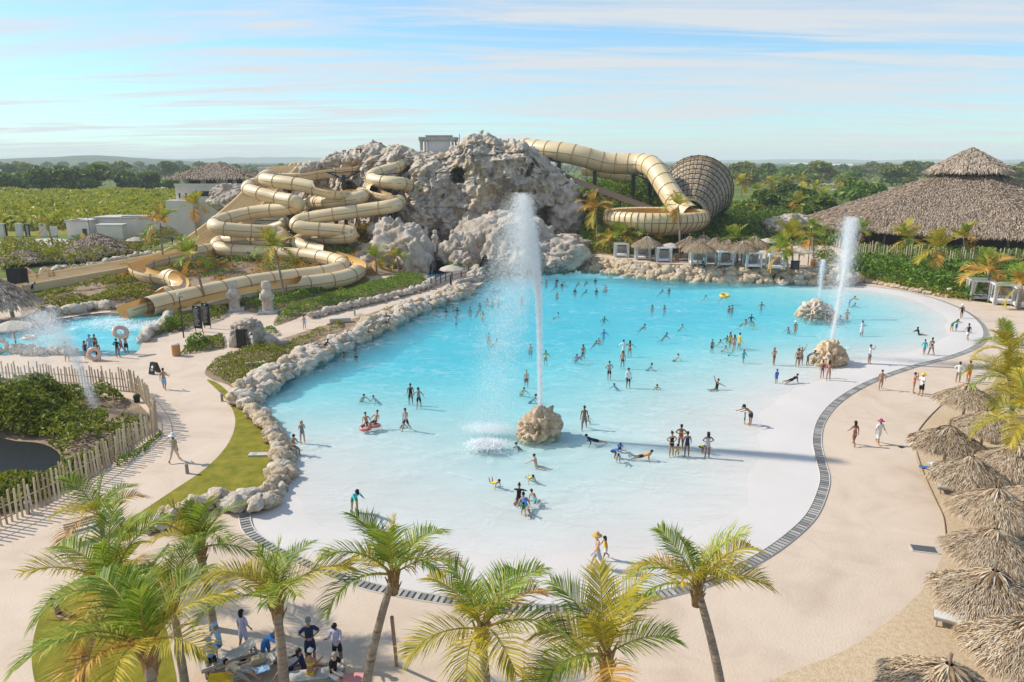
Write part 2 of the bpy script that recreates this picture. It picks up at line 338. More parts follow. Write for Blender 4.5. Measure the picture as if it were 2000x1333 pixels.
M_POND = mat('dark pond', (0.008, 0.011, 0.010), rough=0.5, spec=0.15, bump=0.4, bscale=2)
sheet('pond_water', [(-60, 855), (30, 862), (85, 868), (118, 890), (105, 925), (60, 945), (10, 975), (-60, 1000)], 0.012, M_POND, 3)
sheet('planting_bed', [(535, 638), (600, 615), (680, 597), (760, 576), (838, 558), (824, 536), (770, 543), (700, 564), (620, 588), (556, 604)], 0.006, M_SOIL, 3)
sheet('planting_bed', [(455, 592), (560, 568), (640, 562), (600, 590), (545, 614), (470, 606)], 0.009, M_SOIL, 3)
M_PLAIN = mat('pale concrete', [(0.3, (0.46, 0.42, 0.38)), (0.7, (0.58, 0.54, 0.49))], scale=0.5, detail=8, rough=0.85)
# ================================================================ ROCKS
M_ROCK = mat('coral rock', [(0.25, (0.16, 0.105, 0.06)), (0.42, (0.42, 0.31, 0.20)), (0.55, (0.58, 0.47, 0.34)), (0.68, (0.55, 0.33, 0.15)), (0.8, (0.64, 0.54, 0.42))], scale=1.3, detail=12, rough=0.95, bump=0.9, bscale=5, bdist=0.12, dist=0.8)
M_ROCKP = mat('pale boulder', [(0.25, (0.20, 0.155, 0.11)), (0.42, (0.46, 0.39, 0.31)), (0.58, (0.62, 0.55, 0.46)), (0.75, (0.52, 0.38, 0.25))], scale=0.9, detail=12, rough=0.95, bump=0.9, bscale=4, bdist=0.12, dist=0.6)
M_CLIFF = mat('sculpted cliff', [(0.26, (0.13, 0.10, 0.075)), (0.40, (0.38, 0.32, 0.26)), (0.50, (0.56, 0.49, 0.42)), (0.58, (0.46, 0.33, 0.18)), (0.66, (0.60, 0.53, 0.46)), (0.80, (0.28, 0.215, 0.16))], scale=0.22, detail=14, rough=0.95, bump=1.0, bscale=1.1, bdist=0.6, dist=1.2)
def ico(sub):
    b = bmesh.new(); bmesh.ops.create_icosphere(b, subdivisions=sub, radius=1.0)
    V = np.array([v.co[:] for v in b.verts]); Fq = np.array([[v.index for v in f.verts] for f in b.faces]); b.free(); return V, Fq
ICO = {k: ico(k) for k in (1, 2, 3, 4, 5)}
def rock_mesh(seed, sub=3, rough=0.35, sc=(1, 1, 1), fr=1.3, m=None, pits=0.12):
    V, Fq = ICO[sub]; s = seed*13.7
    d = 1+rough*fbm(V*fr+s, 4)+pits*fbm(V*fr*2.6+s+5, 3, True)
    W_ = V*d[:, None]*np.array(sc)
    return npmesh('rock', W_, Fq, m or M_ROCK, True)
BOULD = [rock_mesh(i, 3, 0.42, (1, 0.85, 0.75), m=M_ROCK) for i in range(7)]
BOULDP = [rock_mesh(i+20, 3, 0.40, (1, 0.9, 0.8), m=M_ROCKP) for i in range(6)]
def boulders(parent, spots, meshes, seed=0):
    r = random.Random(seed)
    for (x, y, z, s) in spots:
        o = obj('boulder', r.choice(meshes), parent, (x, y, z), (r.uniform(-.4, .4), r.uniform(-.4, .4), r.uniform(0, 6.3)), (s*r.uniform(.8, 1.25), s*r.uniform(.8, 1.25), s*r.uniform(.75, 1.15)))
def wall_line(line, step, w, h, s0, s1, seed, rows=((0, 0.25), (0.5, 0.75))):
    """spots of boulders piled along a line of the ground; w is the inland width, h the height"""
    P = resample(line, step); r = random.Random(seed); T = np.gradient(P, axis=0); T /= np.linalg.norm(T, axis=1)[:, None]+1e-9; out = []
    for i, (p, t) in enumerate(zip(P, T)):
        nrm = np.array([-t[1], t[0]])
        for (a, b) in rows:
            q = p[:2]+nrm[:2]*w*(a+r.uniform(-.15, .15))+t[:2]*step*r.uniform(-.4, .4)
            out.append((q[0], q[1], h*b+r.uniform(-.12, .12), r.uniform(s0, s1)))
    return out
# left wall of the wave pool: (a) along the planting bed, (b) round the lawn, (c) the dark stretch near the bridge
lw = np.array([G(*p)[:2] for p in [(488, 788), (505, 770), (545, 743), (600, 712), (645, 688), (705, 664), (770, 630), (830, 602), (880, 586), (920, 570)]])
t1 = thing('rock_wall', 'long wall of pale boulders between the planting bed and the pool', 'rock wall', loc=(0, 0, 0))
boulders(t1, wall_line(lw, 0.75, 1.5, 0.75, 0.32, 0.95, 1, ((-0.1, 0.15), (0.35, 0.55), (0.9, 0.7))), BOULD[:4]+BOULDP, 1)
lw2 = np.array([G(*p)[:2] for p in [(575, 898), (566, 930), (555, 958), (528, 982), (490, 996), (455, 985), (430, 965)]])
lw2 = np.array([G(*p)[:2] for p in [(490, 792), (515, 812), (535, 835), (553, 862), (566, 895), (568, 925), (556, 950), (535, 975), (500, 992)]])
t2 = thing('rock_wall', 'rugged tan boulder edging between the lawn and the white pool floor', 'rock wall')
boulders(t2, wall_line(lw2, 0.62, -0.7, 0.7, 0.34, 0.62, 2, ((0.2, 0.15), (0.85, 0.55))), BOULD+BOULDP[:2], 2)
lw3 = np.array([G(*p)[:2] for p in [(520, 990), (482, 996), (450, 990), (415, 984), (380, 994), (345, 1010), (315, 1028), (285, 1050)]])
t3 = thing('rock_wall', 'heap of large pale boulders at the near tip of the lawn', 'rock wall')
boulders(t3, wall_line(lw3, 0.62, 0.6, 0.62, 0.26, 0.56, 3, ((-0.8, 0.15), (-.1, .5), (0.6, 0.75))), BOULDP+BOULD[:3], 3)
# far wall below the cabana terrace, terrace height 2 m
TZ = 2.0
fw = np.array([G(*p)[:2] for p in [(1118, 524), (1170, 530), (1230, 539), (1300, 545), (1400, 549), (1500, 551), (1590, 554), (1650, 556)]])
t4 = thing('rock_wall', 'high wall of piled tan boulders below the white cabanas', 'rock wall')
boulders(t4, wall_line(fw, 0.95, 2.6, TZ, 0.45, 1.0, 4, ((-0.05, 0.02), (0.22, 0.25), (0.5, 0.5), (0.85, 0.66))), BOULD+BOULDP[:2], 4)
fe = thing('boulder_group', 'knot of big pale boulders where the far rock wall meets the beach', 'rocks')
boulders(fe, [(*G(px, py)[:2], z, s) for px, py, z, s in [(1655, 556, .6, 1.5), (1640, 552, 1.4, 1.3), (1622, 552, .7, 1.4), (1605, 550, 1.5, 1.2), (1668, 553, .5, 1.1), (1600, 545, 1.8, 1.2), (1585, 548, 1.2, 1.2)]], BOULD+BOULDP, 5)
# terrace
tl = np.array([p+np.array([0, 3.2]) for p in fw]); TERR = [tuple(p) for p in catmull(list(tl), 3)]+[(62, 128), (62, 165), (8, 165), (8, 128)]
tm = flat(TERR, TZ); struct('terrace', tm, M_DECK)
mb = MB(); n = len(TERR)
for i in range(n):
    a, b = TERR[i], TERR[(i+1) % n]; mb.add([(*a, -0.5), (*b, -0.5), (*b, TZ-0.003), (*a, TZ-0.003)], [(0, 1, 2, 3)])
struct('terrace_base', mb.mesh('terrace_base', M_ROCK))
# low kerbs of stones: beach side of the big hedge, path side of the long planting bed
def stone_kerb(label, pts, step, s0, s1, seed, meshes, z=0.0, h=0.15):
    t = thing('stone_edging', label, 'stone edging'); L_ = catmull([G(*p, z)[:2] for p in pts], 4)
    boulders(t, [(x, y, z+zz, s) for x, y, zz, s in wall_line(L_, step, 0.4, h, s0, s1, seed, ((0, 1.0),))], meshes, seed); return t
stone_kerb('row of tan stones at the foot of the big hedge', [(1680, 551), (1720, 557), (1760, 565), (1800, 573), (1850, 582)], 0.55, .3, .5, 6, BOULD, h=.2)
stone_kerb('low stone edging along the path above the planting bed', [(610, 622), (680, 604), (750, 588), (810, 572), (838, 562), (845, 552)], 0.55, .38, .6, 7, BOULDP, h=.45)
stone_kerb('row of rocks round the splash pool in front of the slide exits', [(60, 630), (110, 615), (150, 612), (180, 604), (212, 604)], 0.9, .6, 1.0, 8, BOULDP, h=.35)
stone_kerb('rocks beside the splash pool under the black sign boards', [(338, 612), (322, 642), (300, 652), (280, 668)], 0.8, .5, .9, 9, BOULDP, h=.35)
stone_kerb('rocks between the splash pool and the wooden picket fence', [(0, 692), (40, 688), (75, 694), (110, 690), (140, 694)], 0.7, .4, .75, 10, BOULDP, h=.3)
stone_kerb('stone edging along the far path to the slide run-out', [(110, 532), (180, 523), (250, 508), (330, 497), (350, 488)], 1.4, .6, 1.0, 11, BOULDP, h=.4)

# ---- the mountain
def sm(a, b, x): t = np.clip((x-a)/(b-a), 0, 1); return t*t*(3-2*t)
SIL = [(440, 470), (500, 425), (545, 370), (560, 345), (590, 330), (620, 318), (660, 308), (700, 305), (740, 300), (790, 298), (820, 303), (860, 305), (890, 303), (905, 288), (925, 276), (945, 277), (965, 282), (990, 288), (1020, 291), (1040, 305), (1060, 318), (1085, 335), (1105, 355), (1116, 380)]
def mountain():
    YR = 162.0
    sx = np.array([A(x, y, YR).x for x, y in SIL]); sz = np.array([A(x, y, YR).z for x, y in SIL])
    nx, ns = 420, 300
    xs = np.linspace(-62, 15.5, nx); ss = np.linspace(0, 1, ns)
    X, S = np.meshgrid(xs, ss)
    top = np.interp(X, sx, sz)
    # front line of the foot: nearer in the middle, swinging back at both ends
    front = np.interp(X, [-62, -50, -42, -36, -30, -20, -8, 4, 9, 12, 14, 15.5], [186, 174, 165, 157, 148, 143, 141, 142, 145, 150, 157, 166])
    back = front+34
    # s 0..0.72 climbs the face, 0.72..1 runs over the top
    k = 0.74; u = np.clip(S/k, 0, 1); v = np.clip((S-k)/(1-k), 0, 1)
    lean = 9*u**1.6
    Z = -1+(top+0.4)*(1-(1-u)**1.35*1.0)*1.0; Z = -1+(top+1)*np.sin(u*math.pi/2)**0.95
    Yf = front+lean
    ridge = np.clip(np.sin(v*math.pi), 0, 1)
    Y = np.where(S <= k, Yf, Yf+v*(back-Yf)); Z = np.where(S > k, top+0.0*ridge-v**2*10, Z)
    P = np.stack([X.ravel(), Y.ravel(), Z.ravel()], 1)
    dY = 2.8*fbm(P*0.085+3, 4)+2.3*fbm(P*np.array([.24, .24, .15])+9, 4, True)+1.0*fbm(P*np.array([.75, .75, .5])+1, 3, True)+.9*np.floor(1.5*fbm(P*np.array([.12, .12, .3])+21, 2))*.6
    dY = dY*np.interp(P[:, 0], [-56, -44], [0.4, 1])
    up = (u.ravel() < 1)
    w = sm(0.80, 1.0, u.ravel())
    P[:, 1] -= dY*(1-w); P[:, 2] += dY*w*0.55
    P[:, 0] += 0.8*fbm(P*0.2+40, 3)
    # caves: deep hollows pushed into the face
    for (px, py, rx, rz, dp) in [(898, 343, 1.25, 1.4, 7), (1034, 330, .5, 1.3, 3), (1072, 442, 2.6, 3.6, 9), (972, 428, .8, .8, 5), (815, 452, 1.6, 1.2, 5), (793, 340, 1.4, 1.5, 5), (672, 372, 2.2, 1.6, 5)]:
        c = A(px, py, 146 if py > 400 else 150)
        d = ((np.abs((P[:, 0]-c.x)-.35*(P[:, 2]-c.z)*(px == 1034))/rx)**3+(np.abs(P[:, 2]-c.z)/rz)**3)**(1/3); d += 0.38*fbm(P*0.7, 3)
        P[:, 1] += dp*sm(1.12, 0.92, d)*(u.ravel() < 0.99)
    i = np.arange(nx*ns).reshape(ns, nx)
    Fq = np.stack([i[:-1, :-1].ravel(), i[:-1, 1:].ravel(), i[1:, 1:].ravel(), i[1:, :-1].ravel()], 1)
    t = thing('rock_mountain', 'tall grey and tan artificial rock mountain behind the pool', 'rock mountain', loc=(0, 150, 0))
    obj('cliff', npmesh('cliff', P-np.array([0, 150, 0]), Fq, M_CLIFF, True), t)
    # crags on the skyline
    cr = [(900, 290, 2.2), (915, 283, 2.6), (930, 276, 2.4), (950, 277, 2.2), (962, 282, 1.8), (985, 288, 1.8), (1005, 291, 1.6), (770, 299, 1.8), (785, 296, 1.6), (760, 300, 1.5), (740, 302, 1.3), (700, 306, 1.4), (680, 308, 1.5), (655, 309, 1.4), (640, 314, 1.4), (618, 320, 1.5), (600, 328, 1.6), (842, 306, 1.3), (880, 306, 1.3), (1092, 345, 1.7), (1108, 362, 2.0), (1100, 372, 2.2), (1112, 460, 2.6), (1106, 440, 2.8), (1100, 475, 2.6), (1098, 395, 3.0), (1106, 415, 3.0), (1112, 400, 2.4), (1090, 370, 2.8), (1078, 350, 2.4), (1104, 455, 2.6)]
    r = random.Random(5)
    for px, py, s in cr:
        c = A(px, py, 158 if px < 1050 else 149)
        obj('crag', r.choice(CRAG), t, (c.x, c.y-150, c.z-s*.5), (r.uniform(-.3, .3), r.uniform(-.3, .3), r.uniform(0, 6)), (s, s, s*.9))
    return t
CRAG = [rock_mesh(40+i, 4, 0.5, (1, .9, .9), 1.5, M_CLIFF, 0.2) for i in range(4)]
mountain()
# ---- rock masses in front of the mountain
M_PALE = mat('pale sculpted rock', [(0.28, (0.15, 0.115, 0.085)), (0.42, (0.36, 0.30, 0.24)), (0.52, (0.50, 0.435, 0.365)), (0.62, (0.40, 0.29, 0.19)), (0.75, (0.52, 0.46, 0.40))], scale=0.35, detail=14, rough=0.95, bump=0.9, bscale=1.6, bdist=0.35, dist=1.0)
def mass(label, blobs, seed, name='rock_outcrop', cat='rock', m=None, parts=()):
    t = thing(name, label, cat, loc=G(blobs[0][0], blobs[0][1] if blobs[0][5] is None else 540, 0) if False else (0, 0, 0))
    for i, (px, py, Y, rx, ry, rz) in enumerate(blobs):
        c = A(px, py, Y); me_ = rock_mesh(seed+i, 5, 0.34, (1, 1, 1), 1.5, m or M_PALE, 0.15)
        obj('rock', me_, t, c, (0, 0, i*1.3), (rx, ry, rz))
    return t
mass('big pale rock beside the grotto left of the little bridge', [(790, 500, 124, 4.6, 4.5, 4.4), (815, 515, 121, 3.2, 3, 4.0), (765, 480, 128, 3.2, 3.5, 4.2), (750, 455, 132, 2.4, 2.6, 2.2), (800, 470, 127, 2.6, 2.6, 2.6)], 60)
mass('low pale rocks under the two small potted palms', [(735, 525, 124, 3.4, 2.6, 2.2), (705, 515, 127, 3.0, 2.6, 1.8), (675, 505, 130, 2.5, 2.5, 1.6), (690, 498, 131, 1.6, 1.6, 1.2), (722, 500, 129, 2.2, 2.2, 2.2)], 70)
mass('round pale boulder right of the little bridge', [(893, 503, 124, 3.0, 2.8, 3.1), (905, 520, 121, 2.8, 2.2, 2.2)], 80)
mass('long hump of pale rock with the dark doorway behind the tall fountain', [(955, 480, 127, 5.0, 5, 4.2), (930, 470, 130, 3.4, 4, 3.2), (985, 462, 131, 5.0, 5, 4.0), (1010, 480, 127, 4.2, 4.5, 4.6), (1040, 478, 129, 4.0, 4.5, 4.0), (985, 500, 122, 3.4, 3.0, 4.6), (1010, 510, 121, 3.6, 3, 3.4), (922, 500, 124, 2.4, 2.4, 3.6)], 90)
mass('flat ledge of pale rock below the large cave', [(1085, 488, 127, 4.6, 4.2, 2.0), (1060, 500, 124, 3.6, 3.2, 2.6), (1100, 500, 123, 3.8, 3.2, 2.4), (1110, 480, 131, 3.2, 3.4, 1.8), (1070, 515, 121, 3.0, 2.0, 1.6), (1105, 512, 121, 2.6, 2.0, 1.6)], 110)
mass('dark wet rocks at the pool edge beside the footbridge', [(945, 535, 117, 2.0, 1.8, 1.7), (925, 556, 110, 1.6, 1.6, 1.3), (960, 525, 119, 1.8, 1.8, 1.9), (935, 545, 113, 1.6, 1.6, 1.5), (910, 572, 105, 1.4, 1.4, 1.2), (972, 530, 119, 2.2, 2, 2.0), (992, 526, 120, 2.4, 2.2, 2.2), (1030, 524, 121, 2.4, 2.2, 2.0)], 130)
mass('lumpy pale rocks beside the two-storey thatched building', [(448, 378, 171, 2.8, 3, 2.2), (436, 392, 169, 2.6, 3, 2.2), (458, 395, 168, 3.2, 3, 2.4), (475, 400, 168, 2.6, 3, 1.8), (432, 378, 171, 2.0, 2.2, 1.6), (465, 385, 170, 2.4, 2.6, 1.8)], 140)
mass('pair of pale rocks among the trees right of the bowl', [(1548, 440, 150, 3.2, 3, 2.4), (1515, 450, 148, 2.6, 2.6, 2.2)], 150)
# fountain rocks standing in the pool
def fountain_rock(label, px, py, r, h, seed, m):
    g = G(px, py); t = thing('fountain_rock', label, 'rock', 'rocks of the pool fountains', (g.x, g.y, -0.3))
    k = random.Random(seed)
    obj('rock', rock_mesh(seed, 5, 0.40, (1, .9, .9), 2.3, m, 0.34), t, (0, 0, h*.32), (0, 0, 1), (r*.92, r*.85, h*.72))
    for i in range(9):
        a = i*0.7+k.uniform(-.2, .2); s = k.uniform(.28, .5)*r
        obj('boulder', k.choice(BOULD), t, (math.cos(a)*r*.75, math.sin(a)*r*.7, k.uniform(.05, .55)*h), (k.random(), k.random(), a), (s, s, s*k.uniform(.7, 1.1)))
M_GOLD = mat('golden coral rock', [(0.22, (0.25, 0.15, 0.07)), (0.45, (0.55, 0.40, 0.25)), (0.6, (0.66, 0.52, 0.37)), (0.8, (0.62, 0.36, 0.15))], scale=1.6, detail=12, rough=0.95, bump=0.9, bscale=6, bdist=0.1, dist=0.8)
fountain_rock('golden coral rock at the foot of the tallest fountain', 1052, 845, 1.4, 1.8, 161, M_GOLD)
fountain_rock('golden coral rock beside bathers below the slanting fountain', 1618, 708, 1.4, 2.1, 162, M_GOLD)
fountain_rock('low pale rock in the water under the far fountain', 1592, 615, 2.0, 1.8, 163, M_ROCKP)
# ================================================================ SLIDES
M_FRP = mat('sand fibreglass', [(0.3, (0.66, 0.49, 0.27)), (0.7, (0.74, 0.60, 0.37))], scale=0.25, detail=5, rough=0.45, spec=0.5)
M_FRPIN = mat('ochre fibreglass inside', [(0.3, (0.64, 0.40, 0.14)), (0.7, (0.72, 0.49, 0.20))], scale=0.3, detail=4, rough=0.28, spec=0.5)
M_RIB = mat('brown flange', (0.33, 0.20, 0.09), rough=0.6)
M_STEEL = mat('black steel', (0.018, 0.02, 0.024), rough=0.45, spec=0.5)
def frames(P):
    T = np.gradient(P, axis=0); T /= np.linalg.norm(T, axis=1)[:, None]
    S_ = np.cross(T, [0, 0, 1.0]); S_ /= np.linalg.norm(S_, axis=1)[:, None]+1e-9; U = np.cross(S_, T); return T, S_, U
def sweep(P, prof_fn):
    """prof_fn(i) -> (k,2) section points in (side, up); every section the same count"""
    T, S_, U = frames(P); secs = [prof_fn(i) for i in range(len(P))]; k = len(secs[0]); n = len(P)
    V = np.concatenate([P[i]+secs[i][:, :1]*S_[i]+secs[i][:, 1:]*U[i] for i in range(n)])
    i = np.arange(n*k).reshape(n, k); j = i[:, :-1], i[:, 1:]
    return V, np.stack([j[0][:-1].ravel(), j[1][:-1].ravel(), j[1][1:].ravel(), j[0][1:].ravel()], 1)
def ring_mesh(r, tube=0.05, n=24, a0=0.0, a1=2*math.pi):
    """flange: a flat hoop in the local XY plane"""
    full = abs(a1-a0-2*math.pi) < 1e-6; vs = []; fs = []; m = n if full else n+1
    for i in range(m):
        a = a0+(a1-a0)*i/n
        for rr, z in ((r, -tube), (r+tube*1.5, -tube), (r+tube*1.5, tube), (r, tube)): vs.append((rr*math.cos(a), rr*math.sin(a), z))
    for i in range(n):
        b = (i+1) % m
        for q in range(4): fs.append((i*4+q, b*4+q, b*4+(q+1) % 4, i*4+(q+1) % 4))
    me_ = bpy.data.meshes.new('flange'); me_.from_pydata(vs, [], fs); me_.update(); me_.materials.append(M_RIB); return me_
def slide(label, pts, r, opens=(), step=0.6, fl=4.2, end_bell=False, flume=True):
    """pts: (px, py, z) or (px, py, None, Y); opens: list of (a,b) spans in point index where the top is cut away"""
    W_ = [A(p[0], p[1], p[3]) if len(p) > 3 else G(p[0], p[1], p[2]) for p in pts]
    P = catmull([tuple(w) for w in W_], 10); idx = np.linspace(0, len(pts)-1, len(P))
    s = np.concatenate([[0], np.cumsum(np.linalg.norm(np.diff(P, axis=0), axis=1))]); t = np.arange(0, s[-1], step)
    P2 = np.stack([np.interp(t, s, P[:, c]) for c in range(3)], 1); I2 = np.interp(t, s, idx)
    for _ in range(4): P2[1:-1] = (P2[:-2]+2*P2[1:-1]+P2[2:])/4
    op = np.zeros(len(P2))
    for a, b in opens: op = np.maximum(op, np.clip(np.minimum(I2-a, b-I2)/0.22+0.5, 0, 1))
    K = 21
    def prof(rr, sgn=1):
        def f(i):
            # open arc grows from closed (full hoop) to a high sided half pipe
            half = math.pi*(1-0.40*op[i]); a = np.linspace(-math.pi/2-half, -math.pi/2+half, K)
            return np.stack([rr*np.cos(a), rr*np.sin(a)], 1)
        return f
    t_ = thing('water_slide', label, 'water slide', loc=tuple(P2[-1]))
    o = P2[-1]
    V, Fq = sweep(P2, prof(r)); obj('shell', npmesh('shell', V-o, Fq[:, ::-1], M_FRP, True), t_)
    V, Fq = sweep(P2, prof(r-0.05)); obj('inner_channel', npmesh('inner_channel', V-o, Fq, M_FRPIN, True), t_)
    T, S_, U = frames(P2); rf = ring_mesh(r); ro = ring_mesh(r, a0=-math.pi/2-math.pi*.6, a1=-math.pi/2+math.pi*.6)
    # the seam along both sides
    for sd in (-1, 1):
        Q = P2+S_*sd*(r+0.03); mb_ = MB(); mb_.tube([tuple(q-o) for q in Q[::2]], 0.05, 4); obj('seam', mb_.mesh('seam', M_RIB), t_)
    for i in range(2, len(P2), max(1, int(fl/step))):
        Mx = Matrix((S_[i], U[i], -T[i])).transposed().to_4x4(); Mx.translation = Vector(P2[i]-o)
        f = obj('flange', ro if op[i] > .5 else rf, t_); f.matrix_local = Mx
    return P2
TR = 1.22
sA = slide('sand coloured flume at the top that zigzags down behind the other slides', [(730, 305, None, 162), (712, 312, None, 160), (690, 328, None, 155), (630, 337, None, 149), (575, 345, None, 145), (530, 343, None, 142), (514, 350, None, 139), (540, 355, None, 136), (590, 362, None, 134), (630, 372, None, 133), (665, 378, None, 133), (700, 374, 12.2), (710, 382, 11.8), (690, 390, 11.2), (640, 396, 10.6), (605, 397, 10.0), (595, 406, 9.2), (610, 412, 8.6), (600, 425, 7.4), (560, 440, 6), (500, 460, 4), (440, 482, 2.6), (380, 494, 3.0), (330, 503, 2.8), (290, 512, 2.6), (268, 525, 2.4), (290, 536, 2.2), (330, 541, 2.1), (352, 554, 2.0), (345, 571, 1.8), (310, 584, 1.6), (270, 597, 1.3), (232, 610, 0.9)], TR, [(0, 5), (8.6, 11.5), (22, 27), (27.5, 29.2), (29.8, 33)])
sB = slide('sand coloured tube slide ending in a round mouth above the splash pool', [(600, 352, None, 150), (560, 350, None, 150), (520, 355, None, 147), (490, 362, None, 143), (484, 370, None, 139), (505, 378, None, 136), (545, 388, None, 134), (578, 394, 11), (584, 402, 10.2), (560, 408, 9.6), (505, 414, 9), (455, 424, 8.2), (420, 436, 7.4), (424, 446, 6.8), (460, 450, 6.4), (505, 453, 6), (540, 454, 5.7), (556, 462, 5.0), (530, 468, 4.6), (470, 470, 4.2), (432, 472, 3.8), (423, 481, 3.3), (440, 489, 2.9), (490, 493, 2.6), (560, 497, 2.4), (625, 503, 2.2), (664, 513, 2.0), (668, 524, 1.7), (640, 533, 1.6), (580, 541, 1.5), (500, 552, 1.6), (420, 569, 1.5), (350, 585, 1.4), (310, 594, 1.3), (283, 602, 1.2)], TR)
sC = slide('sand coloured slide spiralling down beside the cliff and opening along the path', [(796, 306, None, 158), (792, 314, None, 153), (775, 328, None, 149), (745, 336, None, 147), (724, 346, None, 144), (735, 354, None, 141), (770, 358, None, 139), (792, 360, None, 141), (795, 368, None, 145), (770, 370, None, 147), (735, 364, None, 145), (724, 370, None, 142), (738, 378, None, 138), (765, 385, None, 135), (780, 392, 10.8), (770, 402, 10.2), (720, 410, 9.5), (650, 420, 8.7), (600, 428, 8), (575, 437, 7.3), (590, 446, 6.6), (640, 450, 6.2), (685, 454, 5.8), (694, 461, 5.2), (660, 465, 4.8), (610, 464, 4.5), (580, 473, 3.9), (590, 482, 3.3), (630, 492, 2.7), (665, 502, 2.2), (696, 514, 1.9), (700, 528, 1.6), (675, 543, 1.3), (620, 553, 1.2), (540, 562, 1.5), (460, 576, 1.4), (390, 594, 1.2), (340, 610, .9)], TR, [(0, .8), (11.6, 13.8), (28.2, 31.2), (33.5, 38)])
# straight racing slide with lanes
def racer():
    P = np.array([tuple(w) for w in [A(604, 322, 176), A(590, 330, 172)]]+[(-52.5, 168, 15.8), (-55.5, 156, 9.8), (-58.6, 144, 4.6), (-61.5, 134, 1.3), (-64.5, 125, .6), (-72.5, 101, .45)])
    C2 = catmull(list(P), 12); w = 7.2; lanes = 6
    t = thing('racing_slide', 'wide straight slide of six ochre lanes with a long run-out', 'water slide', loc=tuple(C2[-1])); o = C2[-1]
    prof = []
    for k in range(lanes):
        x0 = -w/2+k*w/lanes
        for f, h in ((0, .32), (.08, .30), (.16, 0.06), (.5, 0), (.84, .06), (.92, .30)): prof.append((x0+f*w/lanes, h))
    prof.append((w/2, .32)); prof = np.array([(-w/2-.25, -.7), (-w/2-.25, .7), (-w/2-.05, .7)]+[tuple(p) for p in prof]+[(w/2+.05, .7), (w/2+.25, .7), (w/2+.25, -.7)])
    V, Fq = sweep(C2, lambda i: prof); obj('lane_bed', npmesh('lane_bed', V-o, Fq, mat('faded lane fibreglass', [(0.3, (0.66, 0.47, 0.22)), (0.7, (0.74, 0.57, 0.32))], scale=0.3, rough=0.4), False), t)
    T, S_, U = frames(C2)
    for k in range(1, lanes):
        Q = C2+S_*(-w/2+k*w/lanes)+U*.36; mb_ = MB(); mb_.tube([tuple(q-o) for q in Q], .13, 5); obj('lane_divider', mb_.mesh('lane_divider', M_FRP), t)
    for sd in (-1, 1):
        Q = C2+S_*sd*(w/2+.3)-U*.2; mb_ = MB(); V, Fq = sweep(Q, lambda i: np.array([(-.12, -.95), (-.12, .85), (.12, .85), (.12, -.95)])); obj('side_wall', npmesh('side_wall', V-o, Fq, M_FRP), t)
    # start humps at the top
    for k in range(lanes):
        q = C2[0]+S_[0]*(-w/2+(k+.5)*w/lanes); mb_ = MB(); mb_.tube([tuple(Vector(q)+Vector((-.6*f, -2.0*f, .55*math.sin(f*3.1)-.9*f))-Vector(o)) for f in np.linspace(-.5, 1.4, 7)], .48, 8); obj('start_tube', mb_.mesh('start_tube', M_FRP, True), t)
racer()
# big raft slide: tube into the bowl
RB = 2.1
sD = slide('huge sand coloured tube running from the mountain top to the bowl', [(1022, 289, None, 163), (1040, 292, None, 161), (1075, 296, None, 158), (1110, 300, None, 156), (1140, 307, None, 155), (1180, 318, None, 155), (1220, 321, None, 154), (1255, 321, None, 152), (1276, 328, None, 148), (1290, 348, None, 145), (1305, 372, None, 142), (1322, 398, None, 139), (1338, 415, None, 137), (1352, 424, None, 135)], RB, fl=3.0)
def bowl():
    c = A(1281, 424, 132); R0 = 9.5
    t = thing('bowl_slide', 'wide round sand coloured bowl of the raft slide behind the palms', 'water slide', loc=(c.x, c.y, c.z))
    pr = [(R0-1.5, 1.05), (R0-.9, 1.25), (R0-.3, 1.0), (R0, .35), (R0, -.35), (R0-.35, -1.15), (R0-1.2, -1.9), (R0-2.6, -2.5), (R0-4.5, -2.9), (1.2, -3.1)]
    mb_ = MB(); mb_.lathe(pr, 72); obj('outer_shell', mb_.mesh('outer_shell', M_FRP, True), t)
    pr2 = [(R0-1.5, 1.02), (R0-.7, .5), (R0-.35, -.2), (R0-.8, -.9), (R0-2.2, -1.6), (R0-4.5, -2.2), (1.2, -2.6), (0.01, -2.7)]
    mb_ = MB(); mb_.lathe(pr2[::-1], 72); obj('basin', mb_.mesh('basin', M_FRPIN, True), t)
    for k in range(48):
        a = 2*math.pi*k/48; mb_ = MB(); mb_.tube([((r+.05)*math.cos(a), (r+.05)*math.sin(a), z) for r, z in pr[:8]], .09, 4); obj('rib', mb_.mesh('rib', M_RIB), t)
    mb_ = MB(); mb_.tube([((R0+.04)*math.cos(a), (R0+.04)*math.sin(a), -.4) for a in np.linspace(0, 2*math.pi, 73)], .06, 4); obj('seam', mb_.mesh('seam', M_RIB), t)
    for k in range(6):
        a = k*math.pi/3+.3; mb_ = MB(); mb_.bar((6*math.cos(a), 6*math.sin(a), -2.6), (6*math.cos(a), 6*math.sin(a), -c.z), .22, 8); obj('leg', mb_.mesh('leg', M_STEEL), t)
bowl()
M_CONE = mat('funnel shell', [(0.3, (0.44, 0.32, 0.19)), (0.7, (0.54, 0.41, 0.26))], scale=.4, rough=0.5)
